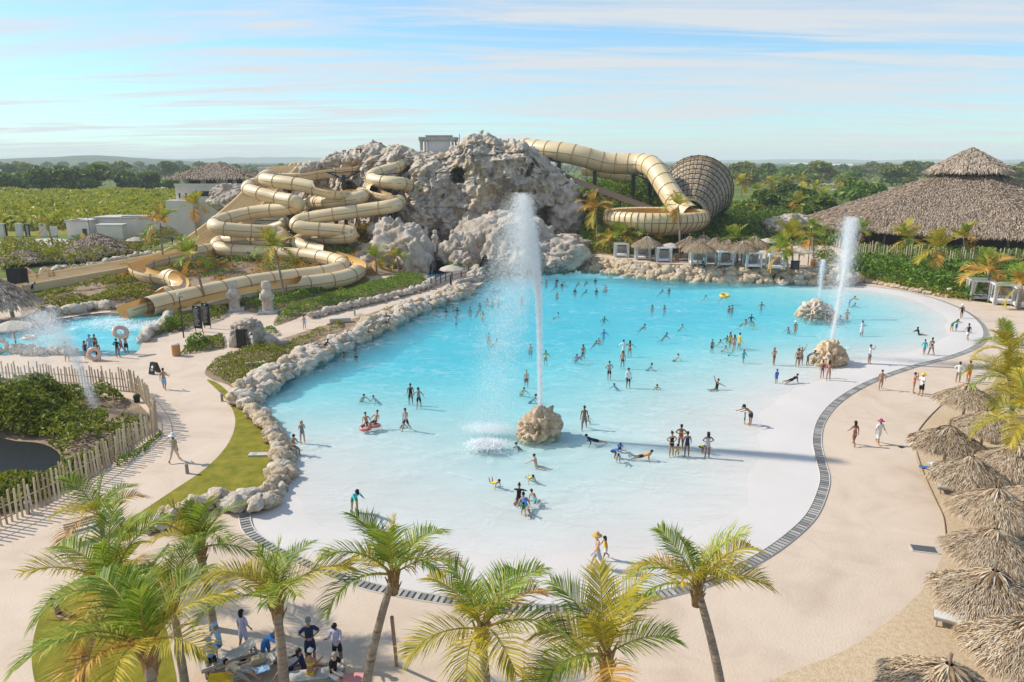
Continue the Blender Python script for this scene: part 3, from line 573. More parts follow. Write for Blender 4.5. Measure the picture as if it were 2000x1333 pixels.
def funnel():
    a = A(1348, 418, 140); b = A(1362, 372, 156); a, b = Vector(a), Vector(b); d = (b-a).normalized()
    t = thing('funnel_slide', 'giant funnel of the raft slide wrapped in a black steel lattice', 'water slide', loc=a)
    q = d.to_track_quat('Z', 'X'); L_ = (b-a).length; r0, r1 = 2.6, 7.0
    def pt(u, ang, ex=0): rr = r0+(r1-r0)*u**.8+ex; return q @ Vector((rr*math.cos(ang), rr*math.sin(ang), u*L_))
    n = 40; us = np.linspace(0, 1, 9); mb_ = MB()
    mb_.add([pt(u, 2*math.pi*k/n) for u in us for k in range(n)], [(i*n+k, i*n+(k+1) % n, (i+1)*n+(k+1) % n, (i+1)*n+k) for i in range(8) for k in range(n)])
    obj('shell', mb_.mesh('shell', M_CONE, True), t)
    mb_ = MB(); mb_.tube([pt(1, x, .1) for x in np.linspace(0, 2*math.pi, 49)], .32, 6); obj('rim', mb_.mesh('rim', M_FRP, True), t)
    for u in np.linspace(.04, .97, 9):
        mb_ = MB(); mb_.tube([pt(u, x, .55) for x in np.linspace(0, 2*math.pi, 37)], .095, 4); obj('ring', mb_.mesh('ring', M_STEEL), t)
    for k in range(30):
        x = 2*math.pi*k/30; mb_ = MB(); mb_.tube([pt(u, x, .58) for u in us], .07, 4); obj('strut', mb_.mesh('strut', M_STEEL), t)
    for k in range(30):
        mb_ = MB()
        for i, u in enumerate(np.linspace(.04, .97, 9)[:-1]):
            u2 = np.linspace(.04, .97, 9)[i+1]; x0 = 2*math.pi*(k+(i % 2))/30; x1 = 2*math.pi*(k+((i+1) % 2))/30; mb_.bar(pt(u, x0, .5), pt(u2, x1, .5), .035, 4)
        obj('brace', mb_.mesh('brace', M_STEEL), t)
    for k in (-1, 1):
        p = pt(.75, -math.pi/2+k*.6, .4)+a; mb_ = MB(); mb_.bar(p-a, (p.x-a.x, p.y-a.y, -a.z), .3, 8); obj('leg', mb_.mesh('leg', M_STEEL), t)
funnel()
# long straight brown chute down the green slope
def chute():
    P = np.array([tuple(A(1045, 318, 158)), tuple(A(1100, 345, 152)), tuple(A(1180, 375, 147)), tuple(A(1270, 408, 142))]); C2 = catmull(list(P), 6); o = C2[-1]
    t = thing('conveyor_ramp', 'straight brown raft conveyor climbing the green slope', 'conveyor', loc=tuple(o))
    V, Fq = sweep(C2, lambda i: np.array([(-.9, .5), (-.9, -.35), (.9, -.35), (.9, .5), (.75, .5), (.75, -.1), (-.75, -.1), (-.75, .5), (-.9, .5)])); obj('trough', npmesh('trough', V-o, Fq, mat('brown trough', (0.17, .125, .095), scale=2, rough=.8)), t)
    for i in range(2, len(C2), 3): mb_ = MB(); mb_.bar(Vector(C2[i]-o), Vector((C2[i][0]-o[0], C2[i][1]-o[1], -o[2]+.5)), .14, 6); obj('leg', mb_.mesh('leg', M_STEEL), t)
chute()
def back_slide():
    slide('short open curve of an ochre slide behind the huge raft tube', [(1140, 330, None, 172), (1180, 335, None, 170), (1225, 345, None, 168), (1250, 350, None, 170), (1256, 342, None, 174)], 1.6, [(0, 4)], fl=3)
back_slide()
# steel supports: post with forked arms
def support(label, px, py, z, arms, w=.42):
    """px,py is the top of the post at height z; arms: (dx, dz, dy) tips relative to the top"""
    p = A(px, py, z[1]) if isinstance(z, tuple) else G(px, py, z); t = thing('slide_support', label, 'steel support', 'steel supports of the slides', (p.x, p.y, 0))
    mb_ = MB(); mb_.box((0, 0, p.z/2-.2), (w*1.5, w*1.5, p.z+.4)); obj('post', mb_.mesh('post', M_STEEL), t)
    for (dx, dz, dy) in arms:
        mb_ = MB(); mb_.bar((0, 0, p.z-.8), (dx, dy, p.z+dz), .15, 5); mb_.bar((0, 0, p.z+dz-.15), (dx, dy, p.z+dz), .11, 5); mb_.bar((dx*.55, dy*.55, p.z+dz), (0, 0, p.z-2.0), .08, 4); obj('arm', mb_.mesh('arm', M_STEEL), t)
V4 = [(-3.4, .5, .5), (3.4, .7, .5)]
V6 = [(-3.6, .6, .8), (3.6, .6, .8), (-2.2, .7, -1.2), (2.2, .7, -1.2)]
support('black steel post under the topmost flume of the left slides', 671, 342, (0, 146), V4)
support('black steel post under the left bend of the upper tubes', 564, 366, (0, 139), V6)
support('black steel post in the middle of the left slides, the tallest', 655, 404, (0, 137), V6)
support('black steel post below the crossing of the left tubes', 572, 418, (0, 135), V4)
support('black steel post under the far left bend of the tubes', 487, 462, (0, 130), V6)
support('black steel post with forked arms under the lowest right bend', 658, 462, (0, 129), V6)
support('left of the twin black posts beside the cliff', 758, 345, (0, 141), [(-2.5, .4, .3), (2.8, .6, .3)])
support('right of the twin black posts beside the cliff', 771, 372, (0, 140), [(2.6, 1.2, .3), (-2.4, .4, .3)])
support('black post under the raft tube nearest the mountain', 1092, 312, (0, 156), [(-2.2, .3, 0), (2.2, .1, 0)], .5)
support('second black post under the raft tube from the mountain', 1162, 324, (0, 155), V4, .5)
support('third black post under the raft tube from the mountain', 1238, 331, (0, 153), V4, .5)
support('black post under the bend of the raft tube beside the funnel', 1270, 345, (0, 149), V4, .5)
# ================================================================ THATCH, BUILDINGS, CABANAS
M_THATCH = mat('sun bleached thatch', [(0.05, (0.09, 0.05, 0.028)), (0.25, (0.31, 0.20, 0.11)), (0.5, (0.50, 0.385, 0.26)), (0.75, (0.62, 0.53, 0.41)), (0.95, (0.46, 0.28, 0.13))], src='island', rough=0.9, spec=0.1)
M_THATCHG = mat('grey thatch', [(0.05, (0.14, 0.095, 0.065)), (0.3, (0.35, 0.255, 0.18)), (0.6, (0.52, 0.405, 0.305)), (0.95, (0.62, 0.51, 0.40))], src='island', rough=0.9, spec=0.1)
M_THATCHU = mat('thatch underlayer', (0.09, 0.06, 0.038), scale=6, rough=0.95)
M_WOOD = mat('weathered pole', [(0.3, (0.20, 0.13, 0.08)), (0.7, (0.38, 0.27, 0.18))], scale=3, rough=0.85, stretch=(6, 6, .6))
M_WHITE = mat('white paint', (0.74, 0.72, 0.69), scale=1.2, rough=0.7)
M_CLOTH = mat('white cloth', (0.76, 0.75, 0.73), scale=2, rough=0.9, transl=0.3)
M_STUCCO = mat('pale stucco', [(0.3, (0.66, 0.59, 0.51)), (0.7, (0.76, 0.69, 0.62))], scale=0.5, detail=8, rough=0.9)
M_DARKGL = mat('dark window glass', (0.02, 0.025, 0.03), rough=0.15, spec=0.6)
M_STONE = mat('grey carved stone', [(0.3, (0.34, 0.33, 0.31)), (0.7, (0.52, 0.50, 0.47))], scale=2, detail=10, rough=0.9, bump=.5, bscale=8)
def strands(Pos, Dn, Nr, length, width, seed, lift=0.06, segs=2):
    """thatch straws: position, downslope direction, outward normal (n,3)"""
    r = np.random.default_rng(seed); n = len(Pos); ln = length*r.uniform(.6, 1.3, n)[:, None]; wd = width*r.uniform(.6, 1.4, n)[:, None]
    Sd = np.cross(Dn, Nr); Dj = Dn+Sd*r.normal(0, .28, n)[:, None]+Nr*r.normal(.0, .12, n)[:, None]; Dj /= np.linalg.norm(Dj, axis=1)[:, None]
    Sj = Sd+Nr*r.normal(0, .5, n)[:, None]; Sj /= np.linalg.norm(Sj, axis=1)[:, None]
    P0 = Pos+Nr*r.uniform(0, lift, n)[:, None]; P1 = P0+Dj*ln*.55+Nr*.02; P2 = P0+Dj*ln+np.array([0, 0, -1])*ln*.18
    V = np.stack([P0-Sj*wd*.4, P0+Sj*wd*.4, P1-Sj*wd*.5, P1+Sj*wd*.5, P2-Sj*wd*.12, P2+Sj*wd*.12], 1).reshape(-1, 3)
    b = np.arange(n)[:, None]*6; return V, np.concatenate([b+np.array([0, 1, 3, 2]), b+np.array([2, 3, 5, 4])])
def cone_points(r0, r1, zf, n, seed, fac=None):
    """random points on a surface of revolution or faceted pyramid; zf(r) gives height"""
    g = np.random.default_rng(seed); r = np.sqrt(g.uniform(r0*r0, r1*r1, n)); a = g.uniform(0, 2*math.pi, n)
    k = np.ones(n)
    if fac: ns, ph = fac; aa = (a-ph) % (2*math.pi/ns)-math.pi/ns; k = math.cos(math.pi/ns)/np.cos(aa); ac = a-aa
    else: ac = a
    e = 0.02; z = zf(r); dz = (zf(r+e)-zf(r-e))/(2*e)
    Dn = np.stack([np.cos(ac), np.sin(ac), dz/(k if fac else 1)], 1); Dn /= np.linalg.norm(Dn, axis=1)[:, None]
    Nr = np.stack([-dz*np.cos(ac), -dz*np.sin(ac), np.ones(n)], 1); Nr /= np.linalg.norm(Nr, axis=1)[:, None]
    return np.stack([r*k*np.cos(a), r*k*np.sin(a), z], 1), Dn, Nr
def umbrella_meshes(seed):
    g = random.Random(seed); RR = 2.05
    zf = lambda r: 3.30-0.36*r-0.10*r*r
    Pq, D, Nn = cone_points(.1, RR, zf, 7500, seed); rj = np.random.default_rng(seed)
    a = np.arctan2(Pq[:, 1], Pq[:, 0]); wob = 1+.05*np.sin(a*5+seed)+.04*np.sin(a*11+2*seed); Pq[:, :2] *= wob[:, None]
    V, Fq = strands(Pq, D, Nn, .34, .026, seed, .07)
    top = npmesh('thatch', V, Fq, M_THATCH)
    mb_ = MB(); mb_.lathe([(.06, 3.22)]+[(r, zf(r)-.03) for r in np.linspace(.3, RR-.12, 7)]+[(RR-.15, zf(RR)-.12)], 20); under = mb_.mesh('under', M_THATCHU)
    n2 = 160; g2 = np.random.default_rng(seed+5); aa = g2.uniform(0, 6.283, n2); Pc = np.stack([.12*np.cos(aa), .12*np.sin(aa), np.full(n2, 3.42)], 1)
    Dc = np.stack([np.cos(aa)*.8, np.sin(aa)*.8, np.full(n2, -.6)], 1); Nc = np.stack([np.cos(aa)*.6, np.sin(aa)*.6, np.full(n2, .8)], 1)
    V, Fq = strands(Pc, Dc, Nc, .85, .06, seed, .05); cap = npmesh('ridge_cap', V, Fq, M_THATCH)
    return top, under, cap
UM = [umbrella_meshes(s) for s in (1, 2, 3)]
mb = MB(); mb.tube([(0, 0, -.2), (.02, .01, 1.5), (0, 0, 3.9)], [.10, .09, .07], 8); UPOLE = mb.mesh('pole', M_WOOD)
mb = MB(); mb.tube([(0, 0, 2.4), (0, 0, 2.95)], [1.2, .2], 8, False); 
def umbrella(label, x, y, z=0, s=1.0, k=0, rz=0, group='thatched sun umbrellas'):
    t = thing('thatch_umbrella', label, 'thatch umbrella', group, (x, y, z), rz); t.scale = (s, s, s)
    a, b, c = UM[k % 3]; o = obj('thatch', a, t); obj('under_layer', b, o); obj('ridge_cap', c, t); obj('pole', UPOLE, t)
ul = [(1888, 768, 'thatched umbrella farthest up the beach, half under palm fronds'), (1925, 818, 'thatched umbrella second from the top, with frond tips over its right side'), (1985, 765, 'thatched umbrella at the upper right behind palm fronds'), (1852, 853, 'thatched umbrella farthest left of the upper beach group'), (1897, 910, 'thatched umbrella beside the blue towel on the sand'), (1985, 895, 'thatched umbrella at the right edge above the reclining sunbather'), (1945, 978, 'thatched umbrella beside the orange bag'), (1942, 1055, 'thatched umbrella level with the metal floor grate'), (1938, 1150, 'thatched umbrella above the white lounger'), (2015, 1245, 'thatched umbrella at the right edge below the white lounger'), (1850, 1325, 'thatched umbrella cut by the bottom edge of the picture'), (2030, 975, 'thatched umbrella mostly beyond the right edge, behind the others')]
for i, (px, py, lb) in enumerate(ul):
    g = G(px, py, 2.45); umbrella(lb, g.x, g.y, 0, (.90, .86, .93)[i % 3], i, i*1.1)
far_u = [(1264, 478, 'thatched shade behind the third cabana from the left'), (1347, 478, 'leftmost thatched shade of the crowded row behind the cabanas'), (1374, 475, 'tall thatched shade, second of the crowded row behind the cabanas'), (1365, 487, 'front thatched shade between the fourth and fifth cabanas'), (1400, 480, 'thatched shade in the middle of the crowded row'), (1420, 484, 'thatched shade just behind the fifth cabana'), (1450, 487, 'thatched shade right of the fifth cabana'), (1472, 478, 'rightmost thatched shade of the crowded row')]
for i, (px, py, lb) in enumerate(far_u):
    g = G(px, py-7, TZ+3.2); umbrella(lb, g.x, g.y, TZ, 1.15, i+1, i*.9, 'thatched shades on the terrace')
# ---- hip roofs and pyramids in thatch
def thatch_roof(parent, zf, r0, r1, n, seed, fac, m, ln, wd, under=True, name='thatch', sx=1, sy=1):
    Pq, D, Nn = cone_points(r0, r1, zf, n, seed, fac)
    if sx != 1 or sy != 1: S2 = np.array([sx, sy, 1]); Pq *= S2; D = D*S2; D /= np.linalg.norm(D, axis=1)[:, None]
    V, Fq = strands(Pq, D, Nn, ln, wd, seed, ln*.18); o = obj(name, npmesh(name, V, Fq, m), parent); o['kind'] = 'stuff'
    mb_ = MB(); ns, ph = fac
    rs = np.linspace(max(r0, .05), r1, 6)
    vs = [(r*math.cos(ph+2*math.pi*k/ns)*sx, r*math.sin(ph+2*math.pi*k/ns)*sy, zf(np.array([r*math.cos(math.pi/ns) if False else r]))[0]) for r in rs for k in range(ns)]
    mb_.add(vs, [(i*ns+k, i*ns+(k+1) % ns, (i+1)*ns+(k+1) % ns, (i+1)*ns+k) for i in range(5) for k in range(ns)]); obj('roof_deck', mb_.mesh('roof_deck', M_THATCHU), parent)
def palapa():
    cx, cy = 98, 158; t = thing('palapa_hall', 'huge hall under a grey thatched pyramid roof with a small upper roof', 'thatched hall', loc=(cx, cy, 0))
    ph = R(203); ns = 6; R1 = 33.5
    zf = lambda r: 15.3-(r-6)*0.40+0.0005*(r-6)**2
    thatch_roof(t, zf, 5.5, R1, 80000, 11, (ns, ph), M_THATCHG, .75, .10)
    z2 = lambda r: 20.9-0.48*r-.014*r*r
    p = bpy.data.objects.new('upper_roof', None); C.objects.link(p); p.parent = t
    thatch_roof(p, z2, .1, 8.2, 6500, 12, (8, .2), M_THATCHG, .8, .14)
    mb_ = MB(); ez = float(zf(np.array([R1-1.0]))[0])
    for k in range(ns):
        a0 = ph+2*math.pi*k/ns; a1 = ph+2*math.pi*(k+1)/ns
        for f in np.linspace(0, 1, 7)[:-1]:
            x = (R1-3)*(math.cos(a0)*(1-f)+math.cos(a1)*f); y = (R1-3)*(math.sin(a0)*(1-f)+math.sin(a1)*f); m2 = MB(); m2.bar((x, y, 0), (x, y, ez+1.2), .25, 7); obj('post', m2.mesh('post', M_WOOD), t)
    m2 = MB()
    for k in range(8):
        a = k*math.pi/4+.2; m3 = MB(); m3.bar((5*math.cos(a), 5*math.sin(a), 14.0), (5*math.cos(a), 5*math.sin(a), 17.6), .18, 6); obj('upper_post', m3.mesh('upper_post', M_WOOD), t)
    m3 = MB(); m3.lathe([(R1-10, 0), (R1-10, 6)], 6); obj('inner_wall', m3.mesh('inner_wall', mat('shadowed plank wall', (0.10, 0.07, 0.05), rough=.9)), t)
palapa()
def hut(label, px, py, Y, r, h, seed, m=M_THATCHG, post=2.2):
    c = A(px, py, Y); t = thing('thatched_hut', label, 'thatched hut', loc=(c.x, c.y, max(0, c.z-h-.5)))
    zf = lambda q: post+h-h*q/r*(.8)-.2*h*(q/r)**2
    thatch_roof(t, zf, .05, r, 2600, seed, (10, .1), m, .7, .12)
    for k in range(5):
        a = k*2*math.pi/5; m3 = MB(); m3.bar((r*.75*math.cos(a), r*.75*math.sin(a), -1), (r*.75*math.cos(a), r*.75*math.sin(a), post+h*.25), .12, 6); obj('post', m3.mesh('post', M_WOOD), t)
hut('grey thatched hut roof among shrubs in front of the white utility wall', 190, 480, 140, 7.0, 3.4, 21, post=1.2)
hut('smaller grey thatched roof left of the larger hut roof', 152, 497, 133, 3.6, 2.0, 22, post=.8)
hut('low dark thatched roof beyond the upright swim rings', 47, 507, 128, 4.2, 1.8, 23, post=1.0)
def edge_hut():
    g = G(28, 632); t = thing('thatched_hut', 'grey thatched roof on one pole at the left edge of the picture', 'thatched hut', loc=(g.x-2.2, g.y, 0))
    zf = lambda q: 5.6-.55*q-.03*q*q
    thatch_roof(t, zf, .05, 4.6, 3600, 24, (12, .1), M_THATCHG, .7, .10)
    m3 = MB(); m3.tube([(2.2, 0, -.2), (2.0, 0, 4.6)], [.22, .18], 8); obj('post', m3.mesh('post', M_WOOD), t)
edge_hut()
def box_part(parent, name, c, d, m, rz=0, bevel=0): mb_ = MB(); mb_.box((0, 0, 0), d); return obj(name, mb_.mesh(name, m, bevel=bevel), parent, c, (0, 0, rz))
def bldg():
    c = A(425, 462, 178); t = thing('thatched_building', 'two-storey stucco building with a long grey thatched roof left of the slides', 'building', loc=(c.x, c.y, 0))
    zt = A(425, 362, 178).z
    box_part(t, 'wall', (0, 4, zt/2), (17.5, 10, zt), M_STUCCO); box_part(t, 'wall', (-7.0, -1.6, zt*.36), (6.5, 3.5, zt*.72), M_STUCCO)
    box_part(t, 'parapet', (0, -.9, zt+.15), (17.9, .35, .5), M_WHITE)
    # open upper storey
    for x in (-6.6, -2.6, 2.0, 5.2, 7.6): box_part(t, 'pier', (x, .8, zt+1.4), (.9 if x not in (2.0,) else 2.4, .5, 2.8), M_STUCCO)
    for x0, x1 in ((-6, -3), (-2, .7), (3.3, 4.7), (5.7, 7.1)):
        w = box_part(t, 'window', ((x0+x1)/2, 1.0, zt+1.3), (x1-x0, .12, 2.4), M_DARKGL); box_part(w, 'frame', (0, -.1, 0), (.1, .1, 2.4), M_STEEL)
    w = box_part(t, 'window', (-2.2, -1.03, zt-2.0), (3.4, .1, 1.2), M_DARKGL)
    for x in (-7.8, -6.2): box_part(t, 'window', (x, -1.07, zt*.80), (.35, .1, 1.2), M_DARKGL)
    p = bpy.data.objects.new('roof', None); C.objects.link(p); p.parent = t; p.location = (0, 4, 0)
    zf = lambda q: zt+5.4-q*.46-.012*q*q
    thatch_roof(p, zf, .4, 6.6, 9000, 31, (4, R(45)), M_THATCHG, .8, .13, sx=2.15, sy=1.25)
    for k in range(6):
        st = box_part(t, 'step', (11+k*1.0, -2, 8.6-k*1.2), (9-k*.2, 3.2, .5), M_STUCCO)
bldg()
for px, lb in ((520, 'left of two plain grey stucco blocks behind the left slides'), (567, 'right of two plain grey stucco blocks behind the left slides')):
    c = A(px, 329, 190); t = thing('stucco_block', lb, 'building', loc=(c.x, c.y, 0)); box_part(t, 'wall', (0, 2, c.z/2), (4.2, 4, c.z), M_STUCCO); box_part(t, 'coping', (0, 2, c.z+.1), (4.5, 4.3, .25), M_WHITE)
def low_building():
    a = G(140, 466); t = thing('low_building', 'long low white stucco building with flat roof beyond the park wall', 'building', loc=(a.x, a.y, 0))
    box_part(t, 'wall', (2.5, 2, 2.1), (5.5, 6, 4.2), M_STUCCO); box_part(t, 'wall', (17, 6, 2.3), (25, 7, 4.6), M_STUCCO)
    box_part(t, 'roof', (17, 6, 4.75), (25.6, 7.6, .3), M_PLAIN); box_part(t, 'roof', (2.5, 2, 4.3), (6, 6.5, .3), M_PLAIN)
    box_part(t, 'door', (4.0, -1.05, 1.2), (1.0, .1, 2.4), M_DARKGL)
    for y in (0, 2): box_part(t, 'window', (-.28, y, 1.9), (.1, .7, 2.2), M_DARKGL)
    box_part(t, 'roof_panel', (18, 5, 5.0), (14, 4, .15), M_DARKGL)
low_building()
for (x0, x1, y, h, lb) in [(192, 242, 468, 3.4, 'plain white box-shaped wall in front of the low building'), (252, 305, 458, 3.6, 'second plain white wall right of the box-shaped one')]:
    a = G(x0, y); b = G(x1, y); t = thing('utility_wall', lb, 'wall', loc=(a.x, a.y, 0)); box_part(t, 'wall', ((b.x-a.x)/2, 1, h/2), (b.x-a.x, 2.2, h), M_STUCCO); box_part(t, 'coping', ((b.x-a.x)/2, 1, h+.08), (b.x-a.x+.3, 2.5, .15), M_WHITE)
def gate_wall():
    t = thing('boundary_wall', 'white boundary wall with grey metal gates at the far left', 'wall', loc=tuple(G(0, 462)))
    o = G(0, 462)
    for x0, x1, kind in [(-40, 10, 'g'), (14, 42, 'g'), (52, 85, 'g'), (100, 138, 'w')]:
        a = G(x0, 462); b = G(x1, 458); w = b.x-a.x
        if kind == 'g':
            gt = box_part(t, 'gate', ((a.x+b.x)/2-o.x, 0, 1.5), (w, .12, 2.6), mat('grey gate mesh', (.42, .40, .38), scale=4)); 
            for e in (-1, 1): box_part(gt, 'frame', (e*w/2, -.1, 0), (.25, .2, 2.9), M_STEEL)
            box_part(gt, 'rail', (0, -.1, 1.4), (w, .15, .2), M_STEEL)
        else: box_part(t, 'wall', ((a.x+b.x)/2-o.x, 0, 1.2), (w, .3, 2.4), M_STUCCO)
    for x in (12, 46, 92): box_part(t, 'pier', (G(x, 461).x-o.x, 0, 1.6), (1.4, .8, 3.2), M_STUCCO)
gate_wall()
sheet('road', [(-60, 480), (40, 470), (100, 466), (140, 470), (180, 478), (130, 488), (60, 482), (-60, 500)], 0.0, M_PLAIN, 3)
sheet('path', [(-60, 560), (60, 548), (110, 540), (250, 516), (345, 498), (360, 510), (300, 516), (100, 560), (60, 570), (-60, 590)], 0.003, M_PLAIN, 3)
# pavilion on the summit
def pavilion():
    c = A(856, 302, 160); t = thing('stone_pavilion', 'small grey stone pavilion with columns on the mountain top', 'pavilion', loc=tuple(c)); h = 3.3
    box_part(t, 'wall', (.3, 0, 1.4), (4.6, 1.6, 2.8), mat('white render', (.62, .62, .62))); box_part(t, 'entablature', (.3, -.1, 3.3), (5.4, 2.2, .9), M_STONE); box_part(t, 'cornice', (.3, -.1, 3.85), (5.7, 2.5, .22), M_STONE); box_part(t, 'plinth', (0, 0, -.4), (8.2, 3, 1.0), M_STONE)
    for x, y in ((-3.6, -.9), (-2.6, -.9), (-3.6, .9), (3.2, -.9), (3.8, .9), (-2.2, .9)):
        mb_ = MB(); mb_.lathe([(.42, 0), (.42, .25), (.26, .35), (.24, 2.5), (.40, 2.75), (.46, 3.0), (.0, 3.0)], 10); cl = obj('column', mb_.mesh('column', M_STONE, True), t, (x, y, 0)); box_part(cl, 'capital', (0, 0, 3.3), (1.0, 1.0, .6), M_STONE, .3)
pavilion()
for px, py, top, lb in [(898, 300, 262, 'thin flag mast right of the stone pavilion'), (967, 290, 268, 'short dark mast above the crowd on the mountain'), (741, 303, 280, 'tallest lamp post on the left skyline of the mountain'), (697, 305, 292, 'shorter lamp post on the left skyline of the mountain'), (671, 308, 295, 'small lamp post nearest the start of the racing slide')]:
    c = A(px, py, 160); d = A(px, top, 160); t = thing('mast', lb, 'mast', loc=tuple(c)); mb_ = MB(); mb_.bar((0, 0, -1), (0, 0, d.z-c.z), .07, 6); obj('pole', mb_.mesh('pole', M_STEEL), t)
    if 'lamp' in lb: box_part(t, 'lamp_head', (.25, 0, d.z-c.z), (.7, .4, .25), M_STEEL)
# ---- cabanas
def cabana_meshes():
    out = {}
    mb_ = MB(); mb_.box((0, 0, 0), (.14, .14, 2.3)); out['post'] = mb_.mesh('post', M_WHITE)
    mb_ = MB()
    for y in np.linspace(-1.1, 1.1, 9): mb_.box((0, y, 0), (2.5, .1, .06))
    mb_.box((0, -1.15, -.08), (2.5, .12, .16)); mb_.box((0, 1.15, -.08), (2.5, .12, .16)); mb_.box((-1.19, 0, -.08), (.12, 2.3, .16)); mb_.box((1.19, 0, -.08), (.12, 2.3, .16)); out['canopy'] = mb_.mesh('canopy', M_WHITE)
    mb_ = MB(); n = 14; mb_.add([(x*.5*s-.1*0+.05*0, .05*math.sin(x*14), z) for z, s in ((2.2, 1), (1.1, .55), (.1, .8)) for x in np.linspace(-.6, .6, n)], [(i*n+k, i*n+k+1, (i+1)*n+k+1, (i+1)*n+k) for i in range(2) for k in range(n-1)]); out['curtain'] = mb_.mesh('curtain', M_CLOTH, True)
    mb_ = MB(); mb_.box((0, 0, 0), (2.2, 2.0, .35)); out['bed'] = mb_.mesh('bed', M_WHITE, bevel=.06)
    mb_ = MB(); mb_.box((0, 0, 0), (.55, .25, .35)); out['cushion'] = mb_.mesh('cushion', mat('blue patterned cushion', [(.4, (.55, .56, .6)), (.5, (.05, .08, .2)), (.6, (.6, .6, .62))], scale=6), bevel=.08)
    mb_ = MB(); mb_.box((0, 0, 0), (2.2, .06, 1.5)); out['screen'] = mb_.mesh('screen', mat('beige slat screen', [(.4, (.40, .33, .26)), (.6, (.56, .49, .40))], scale=3, stretch=(.5, 1, 12)))
    return out
CB = cabana_meshes()
def cabana(label, p, rz, s=1.0):
    t = thing('cabana', label, 'cabana', 'white curtained cabanas', tuple(p), rz); t.scale = (s, s, s)
    for x in (-1.18, 1.18):
        for y in (-1.08, 1.08):
            obj('post', CB['post'], t, (x, y, 1.15)); obj('curtain', CB['curtain'], t, (x*.86, y*.95, 0), (0, 0, R(90) if y > 0 else .3*x))
    obj('canopy', CB['canopy'], t, (0, 0, 2.36)); obj('bed', CB['bed'], t, (0, .05, .35)); obj('screen', CB['screen'], t, (0, 1.12, .95))
    for x in (-.6, 0, .6): obj('cushion', CB['cushion'], t, (x, .75, .66))
for i, (px, py, s, lb) in enumerate([(1213, 502, 1.15, 'leftmost cabana on the terrace, behind palms, with blue cushions'), (1254, 507, 1.15, 'second cabana from the left, with blue cushions on a daybed'), (1295, 511, 1.15, 'third cabana from the left beside a small white parasol'), (1362, 517, 1.15, 'fourth cabana from the left, behind the walking waiter'), (1414, 519, 1.15, 'fifth cabana from the left with people lying in it'), (1468, 522, 1.15, 'sixth cabana from the left with a person in white'), (1513, 525, 1.15, 'rightmost cabana on the terrace, long curtains, near the black bin')]):
    p = G(px, py, TZ); cabana(lb, p, R(-4), 1.0)
cabana('white cabana at the beach below the palms on the right', G(1912, 585), R(-18), 1.15)
cabana('white cabana half hidden by yellow fronds at the right edge', G(1958, 594), R(-20), 1.15)
cabana('white cabana cut by the right edge of the picture', G(2003, 602), R(-22), 1.1)
# white parasols
def parasol_mesh():
    mb_ = MB(); n = 8; rs = [(.02, 2.62), (.8, 2.4), (1.5, 2.12), (1.52, 1.98)]; mb_.lathe(rs, n); return mb_.mesh('canopy', mat('cream parasol cloth', (.62, .55, .46), rough=.9, transl=.25))
PAR = parasol_mesh(); mb = MB(); mb.bar((0, 0, -.1), (0, 0, 2.6), .07, 8); PARP = mb.mesh('pole', mat('terracotta pole', (.33, .16, .09)))
for px, py, z, s, lb in [(1308, 508, TZ, 1.1, 'small white parasol beside the third cabana'), (1496, 497, TZ, 1.1, 'white parasol in the background right of the thatched shades'), (1559, 523, TZ, 1.2, 'white parasol beside the black bin on the terrace'), (882, 558, 0, 1.2, 'cream parasol over the path by the footbridge'), (33, 684, 0, 1.15, 'cream parasol on a thick pole beside the splash pool'), (268, 493, 0, 1.2, 'white parasol in the shrubs beyond the racing slide')]:
    p = G(px, py, z); t = thing('parasol', lb, 'parasol', loc=tuple(p)); t.scale = (s,)*3; obj('canopy', PAR, t, (0, 0, 0), (R(3), 0, .3)); obj('pole', PARP, t)
# ================================================================ PLANTS
def leafmat(name, stops, tr=.3): return mat(name, stops, src='island', rough=.55, spec=.35, transl=tr)
M_LF1 = leafmat('glossy green leaves', [(0, (0.05, 0.11, 0.010)), (.4, (0.12, 0.23, 0.016)), (.75, (0.24, 0.35, 0.026)), (1, (0.42, 0.42, 0.039))])
M_LF2 = leafmat('yellow green leaves', [(0, (0.070, 0.112, 0.010)), (.4, (0.175, 0.224, 0.016)), (.75, (0.350, 0.320, 0.026)), (1, (0.595, 0.400, 0.039))])
M_LF3 = leafmat('dark tree leaves', [(0, (0.045, 0.08, 0.012)), (.45, (0.10, 0.17, 0.022)), (.8, (0.19, 0.26, 0.030)), (1, (0.28, 0.31, 0.038))])
M_LFO = leafmat('orange tinted leaves', [(0, (0.105, 0.128, 0.013)), (.35, (0.315, 0.256, 0.019)), (.7, (0.55, 0.29, 0.026)), (1, (0.66, 0.26, 0.026))])
M_FAR = leafmat('far woodland', [(0, (0.045, 0.068, 0.014)), (.5, (0.098, 0.135, 0.024)), (1, (0.195, 0.203, 0.042))], .1)
M_FIELDL = leafmat('tall field plants', [(0, (0.085, 0.13, 0.010)), (.3, (0.21, 0.28, 0.016)), (.7, (0.43, 0.42, 0.023)), (1, (0.60, 0.50, 0.039))])
M_BARK = mat('bark', [(.3, (.10, .075, .055)), (.7, (.24, .19, .145))], scale=4, rough=.9, stretch=(1, 1, 3))
